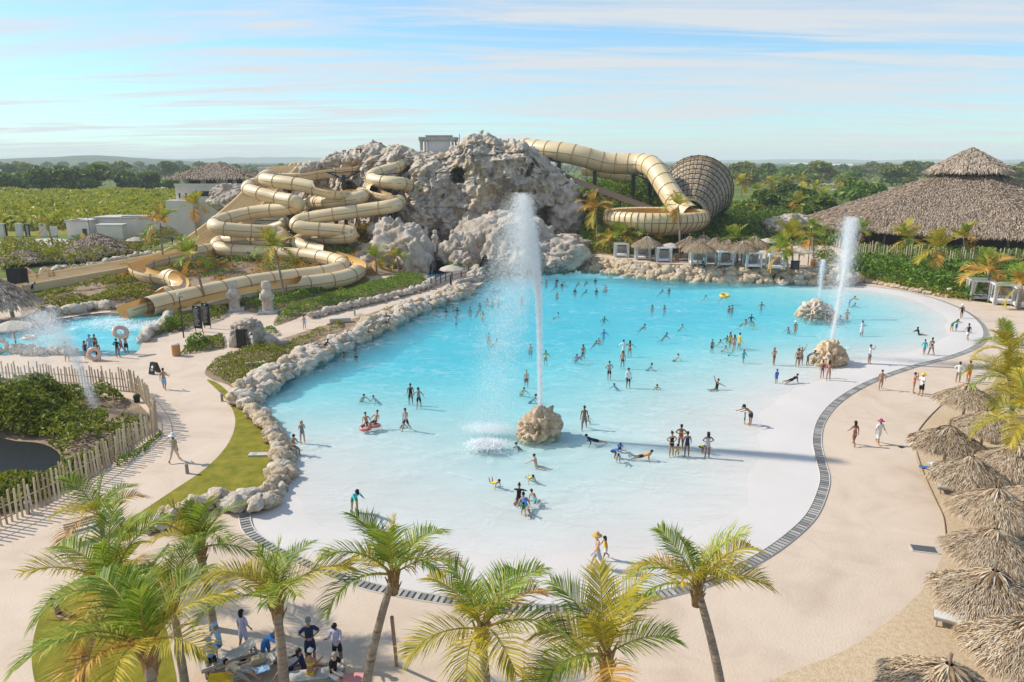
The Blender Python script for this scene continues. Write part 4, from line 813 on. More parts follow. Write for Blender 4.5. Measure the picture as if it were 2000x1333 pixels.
def leaves(Pc, Nr, size, seed, asp=.5, flat_=.6):
    """rhombic leaves round given points, facing roughly along Nr"""
    g = np.random.default_rng(seed); n = len(Pc); s = (size*g.uniform(.6, 1.4, n))[:, None] if np.isscalar(size) else (size*g.uniform(.6, 1.4, n))[:, None]
    N_ = Nr*flat_+g.normal(size=(n, 3))*.55; N_ /= np.linalg.norm(N_, axis=1)[:, None]
    T = np.cross(N_, g.normal(size=(n, 3))); T /= np.linalg.norm(T, axis=1)[:, None]+1e-9; B = np.cross(N_, T)
    V = np.stack([Pc-T*s*.5, Pc+B*s*asp*.5+N_*s*.08, Pc+T*s*.5-N_*s*.06, Pc-B*s*asp*.5+N_*s*.08], 1).reshape(-1, 3)
    return V, np.arange(n*4).reshape(n, 4)
def dome(n, seed, rx=1, ry=1, rz=1, lump=.25, fill=.3):
    g = np.random.default_rng(seed); D = g.normal(size=(n, 3)); D[:, 2] = np.abs(D[:, 2])*.9+.02*0; D /= np.linalg.norm(D, axis=1)[:, None]
    k = (1+lump*fbm(D*2.2+seed*3.1, 3))*(1-fill*g.random(n)**2); return D*k[:, None]*np.array([rx, ry, rz]), D
def shrub_mesh(seed, n, size, m, asp=.5, lump=.3):
    Pc, D = dome(n, seed, lump=lump); V, Fq = leaves(Pc, D, size, seed, asp); return npmesh('foliage', V, Fq, m)
def copies(me, m):
    k = me.copy(); k.materials.clear(); k.materials.append(m); return k
SH = [shrub_mesh(s, 420, .24, M_LF1) for s in range(3)]; SHY = [copies(me_, M_LF2) for me_ in SH]; SHO = [copies(me_, M_LFO) for me_ in SH]; SHD = [copies(me_, M_LF3) for me_ in SH]
def cover(name, label, poly, n, size, h, seed, m, z=0.0, lump=.6, fr=.5, asp=.45, zfn=None, patch=None, kind='stuff', cat='ground cover'):
    """a mass of leaves over an area; heights lumpy, thinner at the rim"""
    g = np.random.default_rng(seed); poly = np.asarray(poly)[:, :2]; lo, hi = poly.min(0), poly.max(0); P = lo+(hi-lo)*g.random((int(n*2.2), 2)); P = P[inside(poly, P)]
    if patch is not None: P = P[fbm(np.c_[P*patch, np.zeros(len(P))]+seed, 3) > -.05]
    P = P[:n]; ed = pldist(np.concatenate([poly, poly[:1]]), P); rim = np.clip(ed/(h*.8), .12, 1)**.5
    top = h*rim*(1+lump*fbm(np.c_[P*fr, np.zeros(len(P))]+seed*2.3, 3)); top = np.maximum(top, .08)
    zz = top*(1-.55*g.random(len(P))**2); base = zfn(P[:, 0], P[:, 1]) if zfn else z
    Nr = np.tile([0, -.25, 1.0], (len(P), 1)); V, Fq = leaves(np.c_[P, base+zz], Nr, size, seed, asp, .5)
    o = obj(name, npmesh(name, V, Fq, m)); o['label'] = label; o['category'] = cat
    if kind: o['kind'] = kind
    return o
# ---- hillsides
def hill(name, x0, x1, y0, y1, fn, m, st=1.2):
    xs = np.arange(x0, x1, st); ys = np.arange(y0, y1, st); X, Y = np.meshgrid(xs, ys); P = np.stack([X.ravel(), Y.ravel()], 1); z = fn(P[:, 0], P[:, 1])
    n, k = X.shape; i = np.arange(n*k).reshape(n, k); struct(name, npmesh(name, np.c_[P, z], np.stack([i[:-1, :-1].ravel(), i[:-1, 1:].ravel(), i[1:, 1:].ravel(), i[1:, :-1].ravel()], 1), m, True))
def hz1(x, y): return -.6+5.5*sm(110, 150, y)*sm(-58, -42, x)*sm(-14, -24, x)+.5*sm(108, 120, y)+.35*fbm(np.c_[x*.2, y*.2, x*0], 3)*sm(112, 124, y)
def hz2(x, y): return TZ-2.3+11.5*sm(126, 165, y)*sm(10, 18, x)*(1-.75*sm(26, 58, x))+.6*fbm(np.c_[x*.15, y*.15, x*0], 3)
hill('hillside', -78, -10, 106, 170, hz1, M_SOIL)
hill('hillside', 9, 66, 124, 180, hz2, M_SOIL)
def box_poly(x0, y0, x1, y1): return np.array([(x0, y0), (x1, y0), (x1, y1), (x0, y1)])
cover('hillside_shrubs', 'dense green shrubbery on the slope right of the mountain', box_poly(12, 126, 50, 172), 30000, .55, 2.2, 51, M_LF1, zfn=hz2, fr=.22, lump=.9)
cover('hillside_shrubs', 'bright yellow-green shrubs between the cliff and the bowl', box_poly(12, 127, 36, 160), 9000, .5, 2.4, 59, M_LF2, zfn=hz2, fr=.25, lump=.9, patch=.12)
cover('hillside_shrubs', 'dark bushes behind the bowl and the funnel', box_poly(24, 140, 66, 178), 14000, .7, 3.2, 52, M_LF3, zfn=hz2, fr=.2, lump=.9)
cover('hillside_shrubs', 'orange and green shrubs scattered on the dry bank under the left slides', np.array([(-66, 108), (-34, 112), (-24, 124), (-26, 140), (-50, 138), (-68, 124)]), 9000, .42, .9, 53, M_LFO, zfn=hz1, fr=.4, patch=.22)
cover('hillside_shrubs', 'green shrubs scattered on the bank below the left tubes', np.array([(-62, 112), (-30, 116), (-26, 138), (-40, 146), (-60, 140)]), 6000, .5, 1.1, 54, M_LF1, zfn=hz1, fr=.3, patch=.2)
cover('hedge', 'clipped green hedge left of the cabanas below the slope', np.array([G(1115, 492, 2)[:2], G(1195, 500, 2)[:2], G(1195, 488, 2)[:2], G(1115, 480, 2)[:2]]), 2600, .35, 1.3, 55, M_LF2, z=TZ, kind=None, cat='hedge')
# ---- the big hedge before the palapa
HB = np.array([G(*p)[:2] for p in [(1655, 545), (1700, 552), (1760, 563), (1830, 578), (1890, 588), (1960, 590), (2060, 595), (2090, 520), (1990, 512), (1850, 505), (1720, 500), (1650, 500)]])
cover('hedge', 'tall wide glossy green hedge between the beach and the palapa', HB, 26000, .50, 2.4, 56, M_LF1, fr=.35, lump=.45, asp=.55, kind=None, cat='hedge')
cover('hedge', 'yellow-leaved shrubs along the foot of the tall hedge', np.array([G(*p)[:2] for p in [(1655, 548), (1700, 553), (1760, 565), (1830, 580), (1890, 590), (1890, 584), (1760, 556), (1660, 540)]]), 2600, .34, .9, 57, M_LF2, kind=None, cat='hedge')
cover('hedge', 'small green hedge patch behind the right fountain spray', np.array([G(*p, 0)[:2] for p in [(1575, 541), (1612, 546), (1650, 545), (1650, 520), (1600, 512), (1575, 520)]]), 2600, .36, 3.2, 58, M_LF3, kind=None, cat='hedge')
# ---- beds on the left
def poly_px(pts, z=0): return np.array([G(*p, z)[:2] for p in pts])
cover('ground_cover', 'green shrubs in the bed between the path and the pool rocks', poly_px([(404, 726), (440, 700), (530, 672), (560, 690), (520, 725), (470, 760), (430, 742)]), 4200, .22, .75, 60, M_LF2)
cover('ground_cover', 'thin strip of green shrubs beside the path along the pool rocks', poly_px([(530, 690), (620, 648), (668, 628), (672, 640), (620, 668), (560, 700), (520, 724)]), 2600, .22, .6, 61, M_LF2, patch=.5)
cover('ground_cover', 'sparse yellow tufts on the rocks near the footbridge', poly_px([(690, 622), (760, 600), (840, 578), (880, 566), (884, 572), (800, 605), (700, 640)]), 700, .26, .5, 62, M_LF2, patch=.5)
cover('hedge', 'long green hedge strip above the stone edging of the pool path', poly_px([(535, 636), (600, 612), (680, 594), (760, 572), (835, 556), (822, 538), (770, 545), (700, 566), (620, 590), (560, 606)]), 17000, .26, .85, 63, M_LF1, kind=None, cat='hedge')
cover('ground_cover', 'green shrubs with orange blooms round the black sign boards', poly_px([(340, 650), (300, 660), (318, 636), (345, 612), (400, 598), (450, 585), (455, 605), (430, 625), (380, 640)]), 5500, .26, .9, 64, M_LF2)
cover('ground_cover', 'low shrubs between the cave arch and the litter bin', poly_px([(352, 694), (360, 684), (385, 672), (435, 655), (440, 680), (400, 688)]), 1800, .22, .55, 65, M_LF2)
cover('ground_cover', 'shrubs behind the two carved stone figures', poly_px([(455, 590), (560, 570), (610, 560), (640, 570), (560, 600), (540, 612), (470, 604)]), 5500, .28, .9, 66, M_LF1)
cover('ground_cover', 'small plants on the slope right of the cave arch', poly_px([(498, 668), (505, 655), (520, 645), (540, 645), (542, 655), (515, 664)]), 700, .2, .6, 67, M_LF1)
cover('ground_cover', 'green and yellow shrubs between the run-out and the splash pool', poly_px([(55, 606), (70, 585), (160, 560), (255, 538), (325, 545), (318, 565), (290, 585), (220, 606), (150, 608)]), 8000, .42, 1.0, 68, M_LF2, patch=.16)
cover('ground_cover', 'green bushes beyond the far path left of the slides', poly_px([(0, 530), (110, 528), (240, 506), (345, 488), (350, 455), (280, 470), (200, 490), (120, 490), (60, 486), (0, 478)]), 12000, .65, 2.0, 69, M_LF2, patch=.06)
cover('ground_cover', 'thin row of plants along the back of the run-out slide', poly_px([(160, 541), (255, 520), (260, 516), (165, 535)]), 500, .4, .7, 70, M_LF1)
cover('ground_cover', 'feathery green bushes inside the wooden picket fence', poly_px([(-40, 760), (120, 770), (235, 778), (288, 815), (296, 835), (240, 880), (130, 950), (120, 890), (80, 860), (-40, 845)]), 9000, .34, 1.3, 71, M_LF2, fr=.4, patch=.16)
cover('ground_cover', 'dense dark green bushes in the left corner of the fenced pit', poly_px([(-60, 760), (110, 770), (150, 800), (130, 850), (60, 858), (-60, 850)]), 9500, .40, 2.0, 72, M_LF2, fr=.4)
cover('ground_cover', 'light green bushes between the pond and the near pickets', poly_px([(-40, 960), (20, 945), (80, 935), (120, 925), (180, 890), (255, 865), (250, 880), (130, 955), (60, 990), (-40, 1015)]), 3800, .30, 1.0, 73, M_LF2, fr=.5)
cover('ground_cover', 'creeping plants along the outer foot of the picket fence', poly_px([(225, 905), (270, 880), (308, 852), (312, 842), (318, 850), (280, 886), (232, 915)]), 500, .18, .35, 74, M_LF1)
# single shrubs
def shrub(label, px, py, s, me_, z=0, hs=1.0):
    g = G(px, py, z); t = thing('shrub', label, 'shrub', loc=tuple(g), rz=px*.1); obj('foliage', me_, t, scale=(s, s, s*hs)); mb_ = MB(); mb_.tube([(0, 0, -.1), (.05, 0, s*.6)], [.05, .03], 5); obj('stem', mb_.mesh('stem', M_BARK), t)
shrub('large leaved bush below the black sign boards', 388, 680, 1.15, SH[0], hs=1.4)
shrub('dark round bush beside the lamp post at the splash pool', 338, 645, 1.2, SH[1], hs=1.2)
shrub('yellow shrub on the ledge of the mountain top', 917, 307, 1, SHO[0]) if False else None
c = A(917, 307, 146); t = thing('shrub', 'yellow shrub on a ledge near the mountain top', 'shrub', loc=tuple(c)); obj('foliage', SHO[1], t, scale=1.3)
c = A(760, 452, 137); t = thing('shrub', 'orange and green bush beside the rocks under the cliff', 'shrub', loc=tuple(c-Vector((4, 0, 1)))); obj('foliage', SHO[0], t, scale=(3, 2.6, 2.6))
c = A(895, 520, 119); t = thing('shrub', 'green bush on the low wall by the footbridge', 'shrub', loc=tuple(c)); obj('foliage', SH[2], t, scale=(1.9, 1.2, .9))
# ---- trees
def tree_mesh(seed, m, n=1500, lobes=11, sz=.8):
    g = np.random.default_rng(seed); Ps = []; Ns = []
    for k in range(lobes):
        a = g.uniform(0, 6.28); r = g.uniform(0, 1.9) if k else 0; c = np.array([r*math.cos(a), r*math.sin(a), g.uniform(.9, 3.4)-r*.3]); Pc, D = dome(n//lobes, seed*9+k, 1.35, 1.35, 1.0, .35, .35); Ps.append(Pc+c); Ns.append(D)
    V, Fq = leaves(np.concatenate(Ps), np.concatenate(Ns), sz, seed, .6); crown = npmesh('crown', V, Fq, m)
    mb_ = MB(); mb_.tube([(0, 0, -.3), (.1, 0, 1.4), (0, .1, 3.0)], [.22, .16, .10], 6)
    for a in (0.3, 2.2, 4.3): mb_.bar((0.05, 0, 1.4), (1.2*math.cos(a), 1.2*math.sin(a), 3.0), .09, 5, .04)
    return crown, mb_.mesh('trunk', M_BARK)
TREES = [tree_mesh(s, m_) for s, m_ in ((1, M_LF3), (2, M_LF3), (3, M_LF1), (4, M_LF3), (5, M_LF2))]
def tree(label, x, y, s, k, group, z=0, name='tree'):
    t = thing(name, label, 'tree', group, (x, y, z), x*.7); cr, tr = TREES[k % 5]; obj('crown', cr, t, scale=(s, s, s*.9)); obj('trunk', tr, t, scale=(s, s, s*.9))
r = random.Random(8)
row = [(8, 378, 3.2, 'dark bushy tree at the left edge of the tree row beyond the field'), (28, 372, 2.6, 'small tree second from the left in the row beyond the field'), (55, 365, 4.2, 'tall bushy tree of the row beyond the field, third from the left'), (50, 377, 2.2, 'low round tree below the tall bushy one beyond the field'), (82, 377, 4.0, 'broad olive tree in the left part of the row beyond the field'), (132, 377, 4.2, 'broad dark tree left of the twin trees beyond the field'), (158, 376, 3.8, 'left of the twin dark trees in the row beyond the field'), (190, 376, 4.6, 'right and larger of the twin dark trees beyond the field'), (250, 375, 3.4, 'round dark tree before the pale track beyond the field'), (298, 374, 3.2, 'round dark tree left of the thatched building'), (332, 372, 2.8, 'small tree just left of the thatched building'), (215, 352, 4.0, 'olive tree behind the row, above the pale track'), (118, 352, 4.0, 'pale olive tree in the second row beyond the field'), (20, 350, 4.4, 'dark tree at the left edge of the second row'), (290, 352, 3.6, 'tree of the second row above the round dark tree')]
for i, (px, py, s, lb) in enumerate(row):
    g = G(px, py); tree(lb, g.x, g.y, s*.95, i % 4, 'trees beyond the left field')
def scatter(n, x0, x1, y0, y1, marks, group, side):
    seen = set()
    for i in range(n):
        px = x0+(x1-x0)*(i+.2+.6*r.random())/n; py = r.uniform(y0, y1); g = G(px, py); sz = r.uniform(2.2, 3.9); k = r.randrange(5)
        look = ('low', 'rounded', 'tall')[0 if sz < 2.8 else 1 if sz < 3.4 else 2]+(' dark green', ' dark', ' bright green', ' deep green', ' yellowish')[k]
        near = min(marks, key=lambda q: abs(q[0]-px)); rel = 'left of ' if px < near[0]-12 else 'right of ' if px > near[0]+12 else 'straight above '
        lb = look+' tree '+('near the horizon ' if py < (y0+y1)/2 else 'in mid-plain ')+rel+near[1]
        if lb in seen: lb = lb.replace(' tree ', ' spreading tree ')
        if lb in seen: lb = lb.replace(' spreading tree ', ' ragged tree ')
        seen.add(lb); tree(lb, g.x, g.y, sz*(1+.3*(g.y > 600)), k, group)
scatter(34, -30, 600, 331, 352, [(20, 'the left picture edge'), (120, 'the utility walls'), (230, 'the low white building'), (330, 'the leaning palm line'), (420, 'the two-storey thatched building'), (520, 'the grey stucco blocks'), (590, 'the racing slide start')], 'trees scattered on the left plain', 'left')
scatter(48, 1395, 2040, 334, 366, [(1400, 'the funnel slide'), (1450, 'the grove palms'), (1510, 'the pale grove rocks'), (1565, 'the far white roofs'), (1632, 'the long white shed'), (1700, 'the pale far tracks'), (1790, 'the palapa upper roof eave'), (1868, 'the palapa peak'), (1955, 'the pale gabled house'), (2010, 'the right picture edge')], 'trees scattered on the right plain', 'right')
near_t = [(1680, 400, 3.4, 2, 'spreading green tree just left of the palapa roof'), (1660, 392, 2.8, 0, 'dark tree behind the spreading one left of the palapa'), (1530, 400, 2.6, 0, 'dense green tree between the palms right of the funnel'), (1495, 425, 2.4, 3, 'dark tree at the right foot of the funnel'), (1450, 430, 2.2, 2, 'green tree right below the funnel lattice'), (1560, 430, 2.6, 3, 'dark green bushy tree in the grove left of the palapa'), (1600, 445, 2.3, 0, 'dark tree at the left eave of the palapa'), (1515, 455, 1.9, 2, 'bright green tree behind the pale rocks'), (1420, 455, 2.0, 4, 'yellowish tree behind the thatched shades'), (1330, 470, 1.6, 2, 'green tree just right of the bowl'), (1470, 445, 1.8, 4, 'yellow-green tree in the grove behind the terrace')]
for px, py, s, k, lb in near_t:
    g = G(px, py); tree(lb, g.x, g.y, s, k, 'trees in the grove behind the terrace')
cover('hillside_shrubs', 'green undergrowth in the grove left of the palapa', np.array([(40, 138), (66, 138), (70, 170), (110, 260), (60, 300), (40, 190)]), 14000, .9, 2.6, 81, M_LF1, fr=.12, lump=.9, patch=.05)
cover('hillside_shrubs', 'yellow undergrowth patches behind the terrace', np.array([(36, 140), (62, 140), (70, 190), (95, 280), (50, 300)]), 7000, .9, 2.0, 82, M_LF2, fr=.12, lump=.9, patch=.07)
# field of tall yellow-green plants, far woodland
cover('field_plants', 'field of tall yellow-green plants beyond the left wall', np.array([G(-200, 452)[:2], G(60, 452)[:2], G(350, 436)[:2], G(420, 400)[:2], G(420, 384)[:2], G(-200, 384)[:2]]), 52000, 1.9, 3.4, 83, M_FIELDL, fr=.05, lump=.55)
def woodland():
    g = np.random.default_rng(9); n = 130000; py = 317.5+np.abs(g.normal(0, 1, n))**1.5*12; py = np.clip(py, 317.2, 372); px = g.uniform(-300, 2300, n)
    t = H/np.tan(PIT-np.arctan((666.5-py)/F)); t = np.clip(t, 330, 8000); X = (px-1000)/F*t*1.0; Y = t
    k = fbm(np.c_[X/260, Y/260, np.zeros(n)], 3) > -.12; X, Y, t = X[k], Y[k], t[k]; m = len(X)
    hgt = (3+3.5*g.random(m))*(1+.25*fbm(np.c_[X/120, Y/120, np.zeros(m)], 2)); z = hgt*g.random(m)**.5
    V, Fq = leaves(np.c_[X, Y, z], np.tile([0, -.5, .8], (m, 1)), np.clip(t*.0042, 1.4, 22)*np.where(t > 2500, .45, 1.0), 5, .6, .5); V[:, 2] = np.where(V[:, 2] > 24, 24, V[:, 2])
    o = obj('woodland', npmesh('woodland', V, Fq, M_FAR)); tag(o, 'distant green woodland reaching to the horizon', 'woodland', kind='stuff')
woodland()
def far_hills():
    for (x0, x1, Y, h, sd) in [(-2300, -1150, 2700, 40, 1), (-6200, 900, 7600, 50, 2), (1200, 7500, 7800, 44, 3)]:
        xs = np.linspace(x0, x1, 120); ys = np.linspace(0, 1, 14); X, Yv = np.meshgrid(xs, ys); u = (X-x0)/(x1-x0)
        prof = np.sin(np.pi*np.clip(u, 0, 1))**.55*np.sin(np.pi*Yv)**.8; nz = 1+.45*fbm(np.c_[X.ravel()/700+sd*5, Yv.ravel()*.8, np.zeros(X.size)], 4).reshape(X.shape)
        if sd == 1: prof *= np.clip(1.5-u, .55, 1)
        Z = h*prof*nz-2; P = np.c_[X.ravel(), (Y+Yv*700).ravel(), Z.ravel()]; i = np.arange(X.size).reshape(X.shape)
        struct('hills', npmesh('hills', P, np.stack([i[:-1, :-1].ravel(), i[:-1, 1:].ravel(), i[1:, 1:].ravel(), i[1:, :-1].ravel()], 1), mat('wooded hill', [(.3, (.03, .05, .015)), (.7, (.08, .11, .03))], scale=.02, detail=8), True))
far_hills()
M_TRACK = mat('dry track', (.42, .33, .24), scale=.1)
for p in ([(180, 371), (250, 367), (330, 366), (330, 368), (250, 370), (180, 374)], [(1560, 360), (1700, 356), (1760, 355), (1760, 357), (1700, 359), (1560, 364)], [(1620, 369), (1760, 366), (1760, 368), (1620, 372)], [(1760, 350), (2000, 346), (2000, 348), (1760, 352)]):
    struct('track', flat([G(*q)[:2] for q in p], .05), M_TRACK)
sheet('grass_verge', [(-100, 452), (150, 444), (360, 430), (360, 438), (160, 456), (-100, 466)], 0.002, M_LAWN, 3)
for px, py, w, lb in [(1632, 330, 60, 'long low white shed on the far right plain'), (1565, 325, 40, 'far white roofs above the woodland right of the funnel'), (1955, 328, 34, 'pale gabled house beyond the palapa cupola')]:
    g = G(px, py); t = thing('far_building', lb, 'building', loc=tuple(g)); wd = w/F*g.y
    box_part(t, 'wall', (0, 0, 4), (wd, 14, 8), M_STUCCO); mb_ = MB(); mb_.add([(-wd/2-1, -8, 8), (wd/2+1, -8, 8), (wd/2+1, 8, 8), (-wd/2-1, 8, 8), (-wd/2-1 if wd > 60 else 0, 0, 12), (wd/2+1 if wd > 60 else 0.01, 0, 12)], [(0, 1, 5, 4), (2, 3, 4, 5), (0, 4, 3), (1, 2, 5)]); obj('roof', mb_.mesh('roof', M_WHITE), t)
    for k in range(5): box_part(t, 'window', (-wd/2+wd*(k+.5)/5, -7.05, 4), (wd*.1, .1, 2.5), M_DARKGL)
# ================================================================ PALMS
FR_G = [(0, (.07, .13, .010)), (.35, (.17, .27, .018)), (.7, (.36, .42, .045)), (1, (.58, .52, .12))]
M_FR = leafmat('palm frond', FR_G, .35)
M_FRY = leafmat('yellowing palm frond', [(0, (.20, .22, .014)), (.5, (.50, .40, .03)), (1, (.72, .50, .08))], .35)
M_FRO = leafmat('dry orange frond', [(0, (.30, .16, .02)), (.5, (.58, .31, .04)), (1, (.68, .45, .12))], .3)
M_RACH = mat('frond stalk', (.42, .33, .07), rough=.6)
M_PTRUNK = mat('palm trunk', [(.3, (.15, .11, .08)), (.5, (.30, .235, .175)), (.75, (.42, .35, .27))], scale=1.4, rough=.9, stretch=(1, 1, 7), bump=.7, bscale=3)
def frond_mesh(seed, elev, droop, L=1.0, nl=44, segs=2, m=M_FR, width=.016, lf=.40, gap=.16):
    """frond of unit length leaving the origin along +X at an elevation and bending down"""
    g = np.random.default_rng(seed); K = 22; s = np.linspace(0, 1, K); th = elev-droop*s**1.5; dx = np.cos(th)/K; dz = np.sin(th)/K
    X = np.concatenate([[0], np.cumsum(dx)[:-1]]); Z = np.concatenate([[0], np.cumsum(dz)[:-1]]); bend = g.uniform(-.12, .12); Yc = bend*s**2
    Cn = np.stack([X, Yc, Z], 1); T = np.gradient(Cn, axis=0); T /= np.linalg.norm(T, axis=1)[:, None]
    V = []; Fq = []
    for sd in (-1, 1):
        for k in range(nl):
            u = gap+(1-gap)*(k+g.uniform(0, .7))/nl; u = min(u, .995); i = u*(K-1); a = int(i); f = i-a; b = min(a+1, K-1)
            p = Cn[a]*(1-f)+Cn[b]*f; t = T[a]; side = np.cross(t, [0, 0, 1.0]); side /= np.linalg.norm(side)+1e-9; up = np.cross(side, t)
            ln = lf*(.35+.65*math.sin(math.pi*min(1, (u*.86+.10))))*g.uniform(.8, 1.15)*(1 if u < .9 else .75)
            fw = .45+.75*u; d = side*sd*(1-.25*u)+t*fw+up*g.uniform(.15, .45); d /= np.linalg.norm(d)
            w = width*g.uniform(.75, 1.2); dn = np.array([0, 0, -1.0]); sagk = g.uniform(.25, .6)
            p1 = p+d*ln*.5+dn*ln*.06*sagk; p2 = p+d*ln*.95+dn*ln*sagk*.55
            nrm = np.cross(d, side*sd); wv = np.cross(d, up); wv /= np.linalg.norm(wv)+1e-9; wv = wv*.8+up*.45*sd*0+up*g.uniform(-.4, .4); o = len(V)
            if segs == 2:
                V += [p-wv*w*.35, p+wv*w*.35, p1-wv*w*.5, p1+wv*w*.5, p2-wv*w*.06, p2+wv*w*.06]; Fq += [(o, o+1, o+3, o+2), (o+2, o+3, o+5, o+4)]
            else:
                V += [p-wv*w*.5, p+wv*w*.5, p2+wv*w*.15, p2-wv*w*.15]; Fq += [(o, o+1, o+2, o+3)]
    me_ = npmesh('frond', np.array(V), np.array(Fq), m)
    mb_ = MB(); mb_.tube([tuple(c) for c in Cn[::3]]+[tuple(Cn[-1])], list(np.linspace(.017, .003, len(Cn[::3])+1)), 4); rk = mb_.mesh('stalk', M_RACH)
    return me_, rk
ELEV = [(84, 22), (70, 55), (58, 75), (44, 85), (28, 85), (6, 78), (-30, 55)]
def fset(nl, segs, m, w, lf=.34): return [[frond_mesh(7*i+j*31, R(e), R(d), nl=nl, segs=segs, m=m, width=w, lf=lf) for j in range(2)] for i, (e, d) in enumerate(ELEV)]
HI = {'g': fset(48, 2, M_FR, .0165, .40)}; LO = {'g': fset(26, 1, M_FR, .042, .42)}
def recol(S_, m): return [[(copies(a, m), b) for a, b in q] for q in S_]
for D_ in (HI, LO): D_['y'] = recol(D_['g'], M_FRY); D_['o'] = recol(D_['g'], M_FRO)
mb = MB()
for i in range(14):
    a = i*2.4; mb.bar((.10*math.cos(a), .10*math.sin(a), -.5+.04*i), (.26*math.cos(a), .26*math.sin(a), -.15+.05*i), .05, 4, .02)
mb.tube([(0, 0, -.6), (0, 0, -.1), (0, 0, .25)], [.14, .19, .10], 8); BOOT = mb.mesh('leaf_base', mat('fibrous leaf base', [(.3, (.16, .10, .05)), (.7, (.40, .25, .10))], scale=5, rough=.9))
def palm(label, crown, base, L, n=13, hi=False, tone='g', seed=0, r=.14, group=None, lean=(0, 0), old=2, emax=6):
    """crown and base are world points; fronds fan from the crown"""
    crown, base = Vector(crown), Vector(base); g = random.Random(seed*7+3); t = thing('palm_tree', label, 'palm tree', group, tuple(base))
    d = crown-base; mid = d*.5+Vector((-d.x*.22, -d.y*.22, 0))
    pts = [(-d.x*.02, -d.y*.02, -.15)]+[tuple(Vector((0, 0, 0))*(1-u)**2+mid*2*u*(1-u)+d*u*u) for u in np.linspace(.08, 1, 9)]
    mb_ = MB(); mb_.tube(pts, [r*1.35]+list(np.linspace(r*1.1, r*.8, 9)), 8); obj('trunk', mb_.mesh('trunk', M_PTRUNK, True), t)
    if hi: obj('leaf_base', BOOT, t, d, scale=(r/.14,)*3)
    S_ = HI if hi else LO; az = g.uniform(0, 6.28); tilt = Matrix.Rotation(R(-g.uniform(2, 16)), 4, 'Y') @ Matrix.Rotation(R(g.uniform(-9, 9)), 4, 'X')
    for k in range(n):
        u = k/(n-1); e = min(6, int(u*6.2)); e = min(emax, max(0, min(6, e+g.choice((0, 0, -1, 1)) if 0 < u < 1 else e))); tn = tone if g.random() < .7 else 'g' if tone != 'g' else 'y'
        if k >= n-old: tn = 'o' if g.random() < .6 else 'y'
        me_, rk = g.choice(S_[tn][e]); az += 2.399+g.uniform(-.35, .35); l = L*g.uniform(.85, 1.12)*(.8 if e == 0 else 1)
        f = obj('frond', me_, t); f.matrix_local = Matrix.Translation(d+Vector((0, 0, .1))) @ tilt @ Matrix.Rotation(az, 4, 'Z') @ Matrix.Rotation(g.uniform(-.2, .2), 4, 'X') @ Matrix.Scale(l, 4)
        if hi: obj('stalk', rk, f)
    return t
FG = [  # label, crown px, crown height, base (dx,dy) from below the crown, frond length, count, tone
 ('small palm beside the slatted bench on the left path', (196, 1012), 3.0, (.25, -.5), 2.5, 9, 'g', .12),
 ('spreading palm over the lawn at the lower left with a drooping orange frond', (222, 1150), 3.6, (-1.4, -.7), 3.0, 11, 'g', .17),
 ('dark green palm beside the boulders at the near end of the pool', (392, 1075), 3.3, (.3, -.3), 2.7, 13, 'g', .15),
 ('large palm in the bottom left corner, nearest the camera', (290, 1275), 4.6, (.2, -.6), 3.2, 12, 'g', .18),
 ('upright palm with a ragged trunk beside the loungers', (540, 1178), 3.9, (.25, -.6), 2.7, 10, 'g', .17),
 ('palm with a curved trunk and a timber prop near the pool drain', (768, 1128), 4.2, (-1.0, -1.2), 3.0, 11, 'g', .15),
 ('palm at the bottom middle, left of the thatch-tipped palm', (940, 1235), 4.4, (.3, -.5), 2.9, 11, 'g', .16),
 ('palm at the bottom middle with an orange folded frond', (1185, 1285), 4.2, (.2, -.6), 2.7, 11, 'y', .16),
 ('palm leaning left with a bare curved trunk in front of the beach', (1362, 1150), 4.3, (.9, -1.3), 2.8, 11, 'g', .15),
 ('green palm between the lawn palm and the upright palm at the lower left', (338, 1178), 3.2, (.2, -.3), 2.5, 11, 'g', .14)
]
for i, (lb, c, z, b, L, n, tn, rr) in enumerate(FG):
    p = G(c[0], c[1], z); palm(lb, p, (p.x+b[0], p.y+b[1], 0), L, n, True, tn, i+1, rr, 'palms in the foreground', old=3 if tn == 'y' else 2, emax=6 if i == 1 else 5 if i == 2 else 3 if i in (3, 4) else 4)
p6 = G(768, 1130, 4.2); pb = G(775, 1300); t = thing('palm_prop', 'bare timber prop leaning against the curved palm trunk', 'timber prop', loc=tuple(pb)); mb = MB(); mb.bar((0, 0, 0), (p6.x-pb.x-.05, p6.y-pb.y-.3, 2.9), .07, 6); obj('pole', mb.mesh('pole', M_WOOD), t)
def mpalm(lb, cx, cy, bx, by, bz, L, n=12, tn='g', seed=0, r=.16, old=2):
    b = G(bx, by, bz); c = A(cx, cy, b.y); palm(lb, c, b, L, n, False, tn, seed, r, 'palms round the pool', old=old)
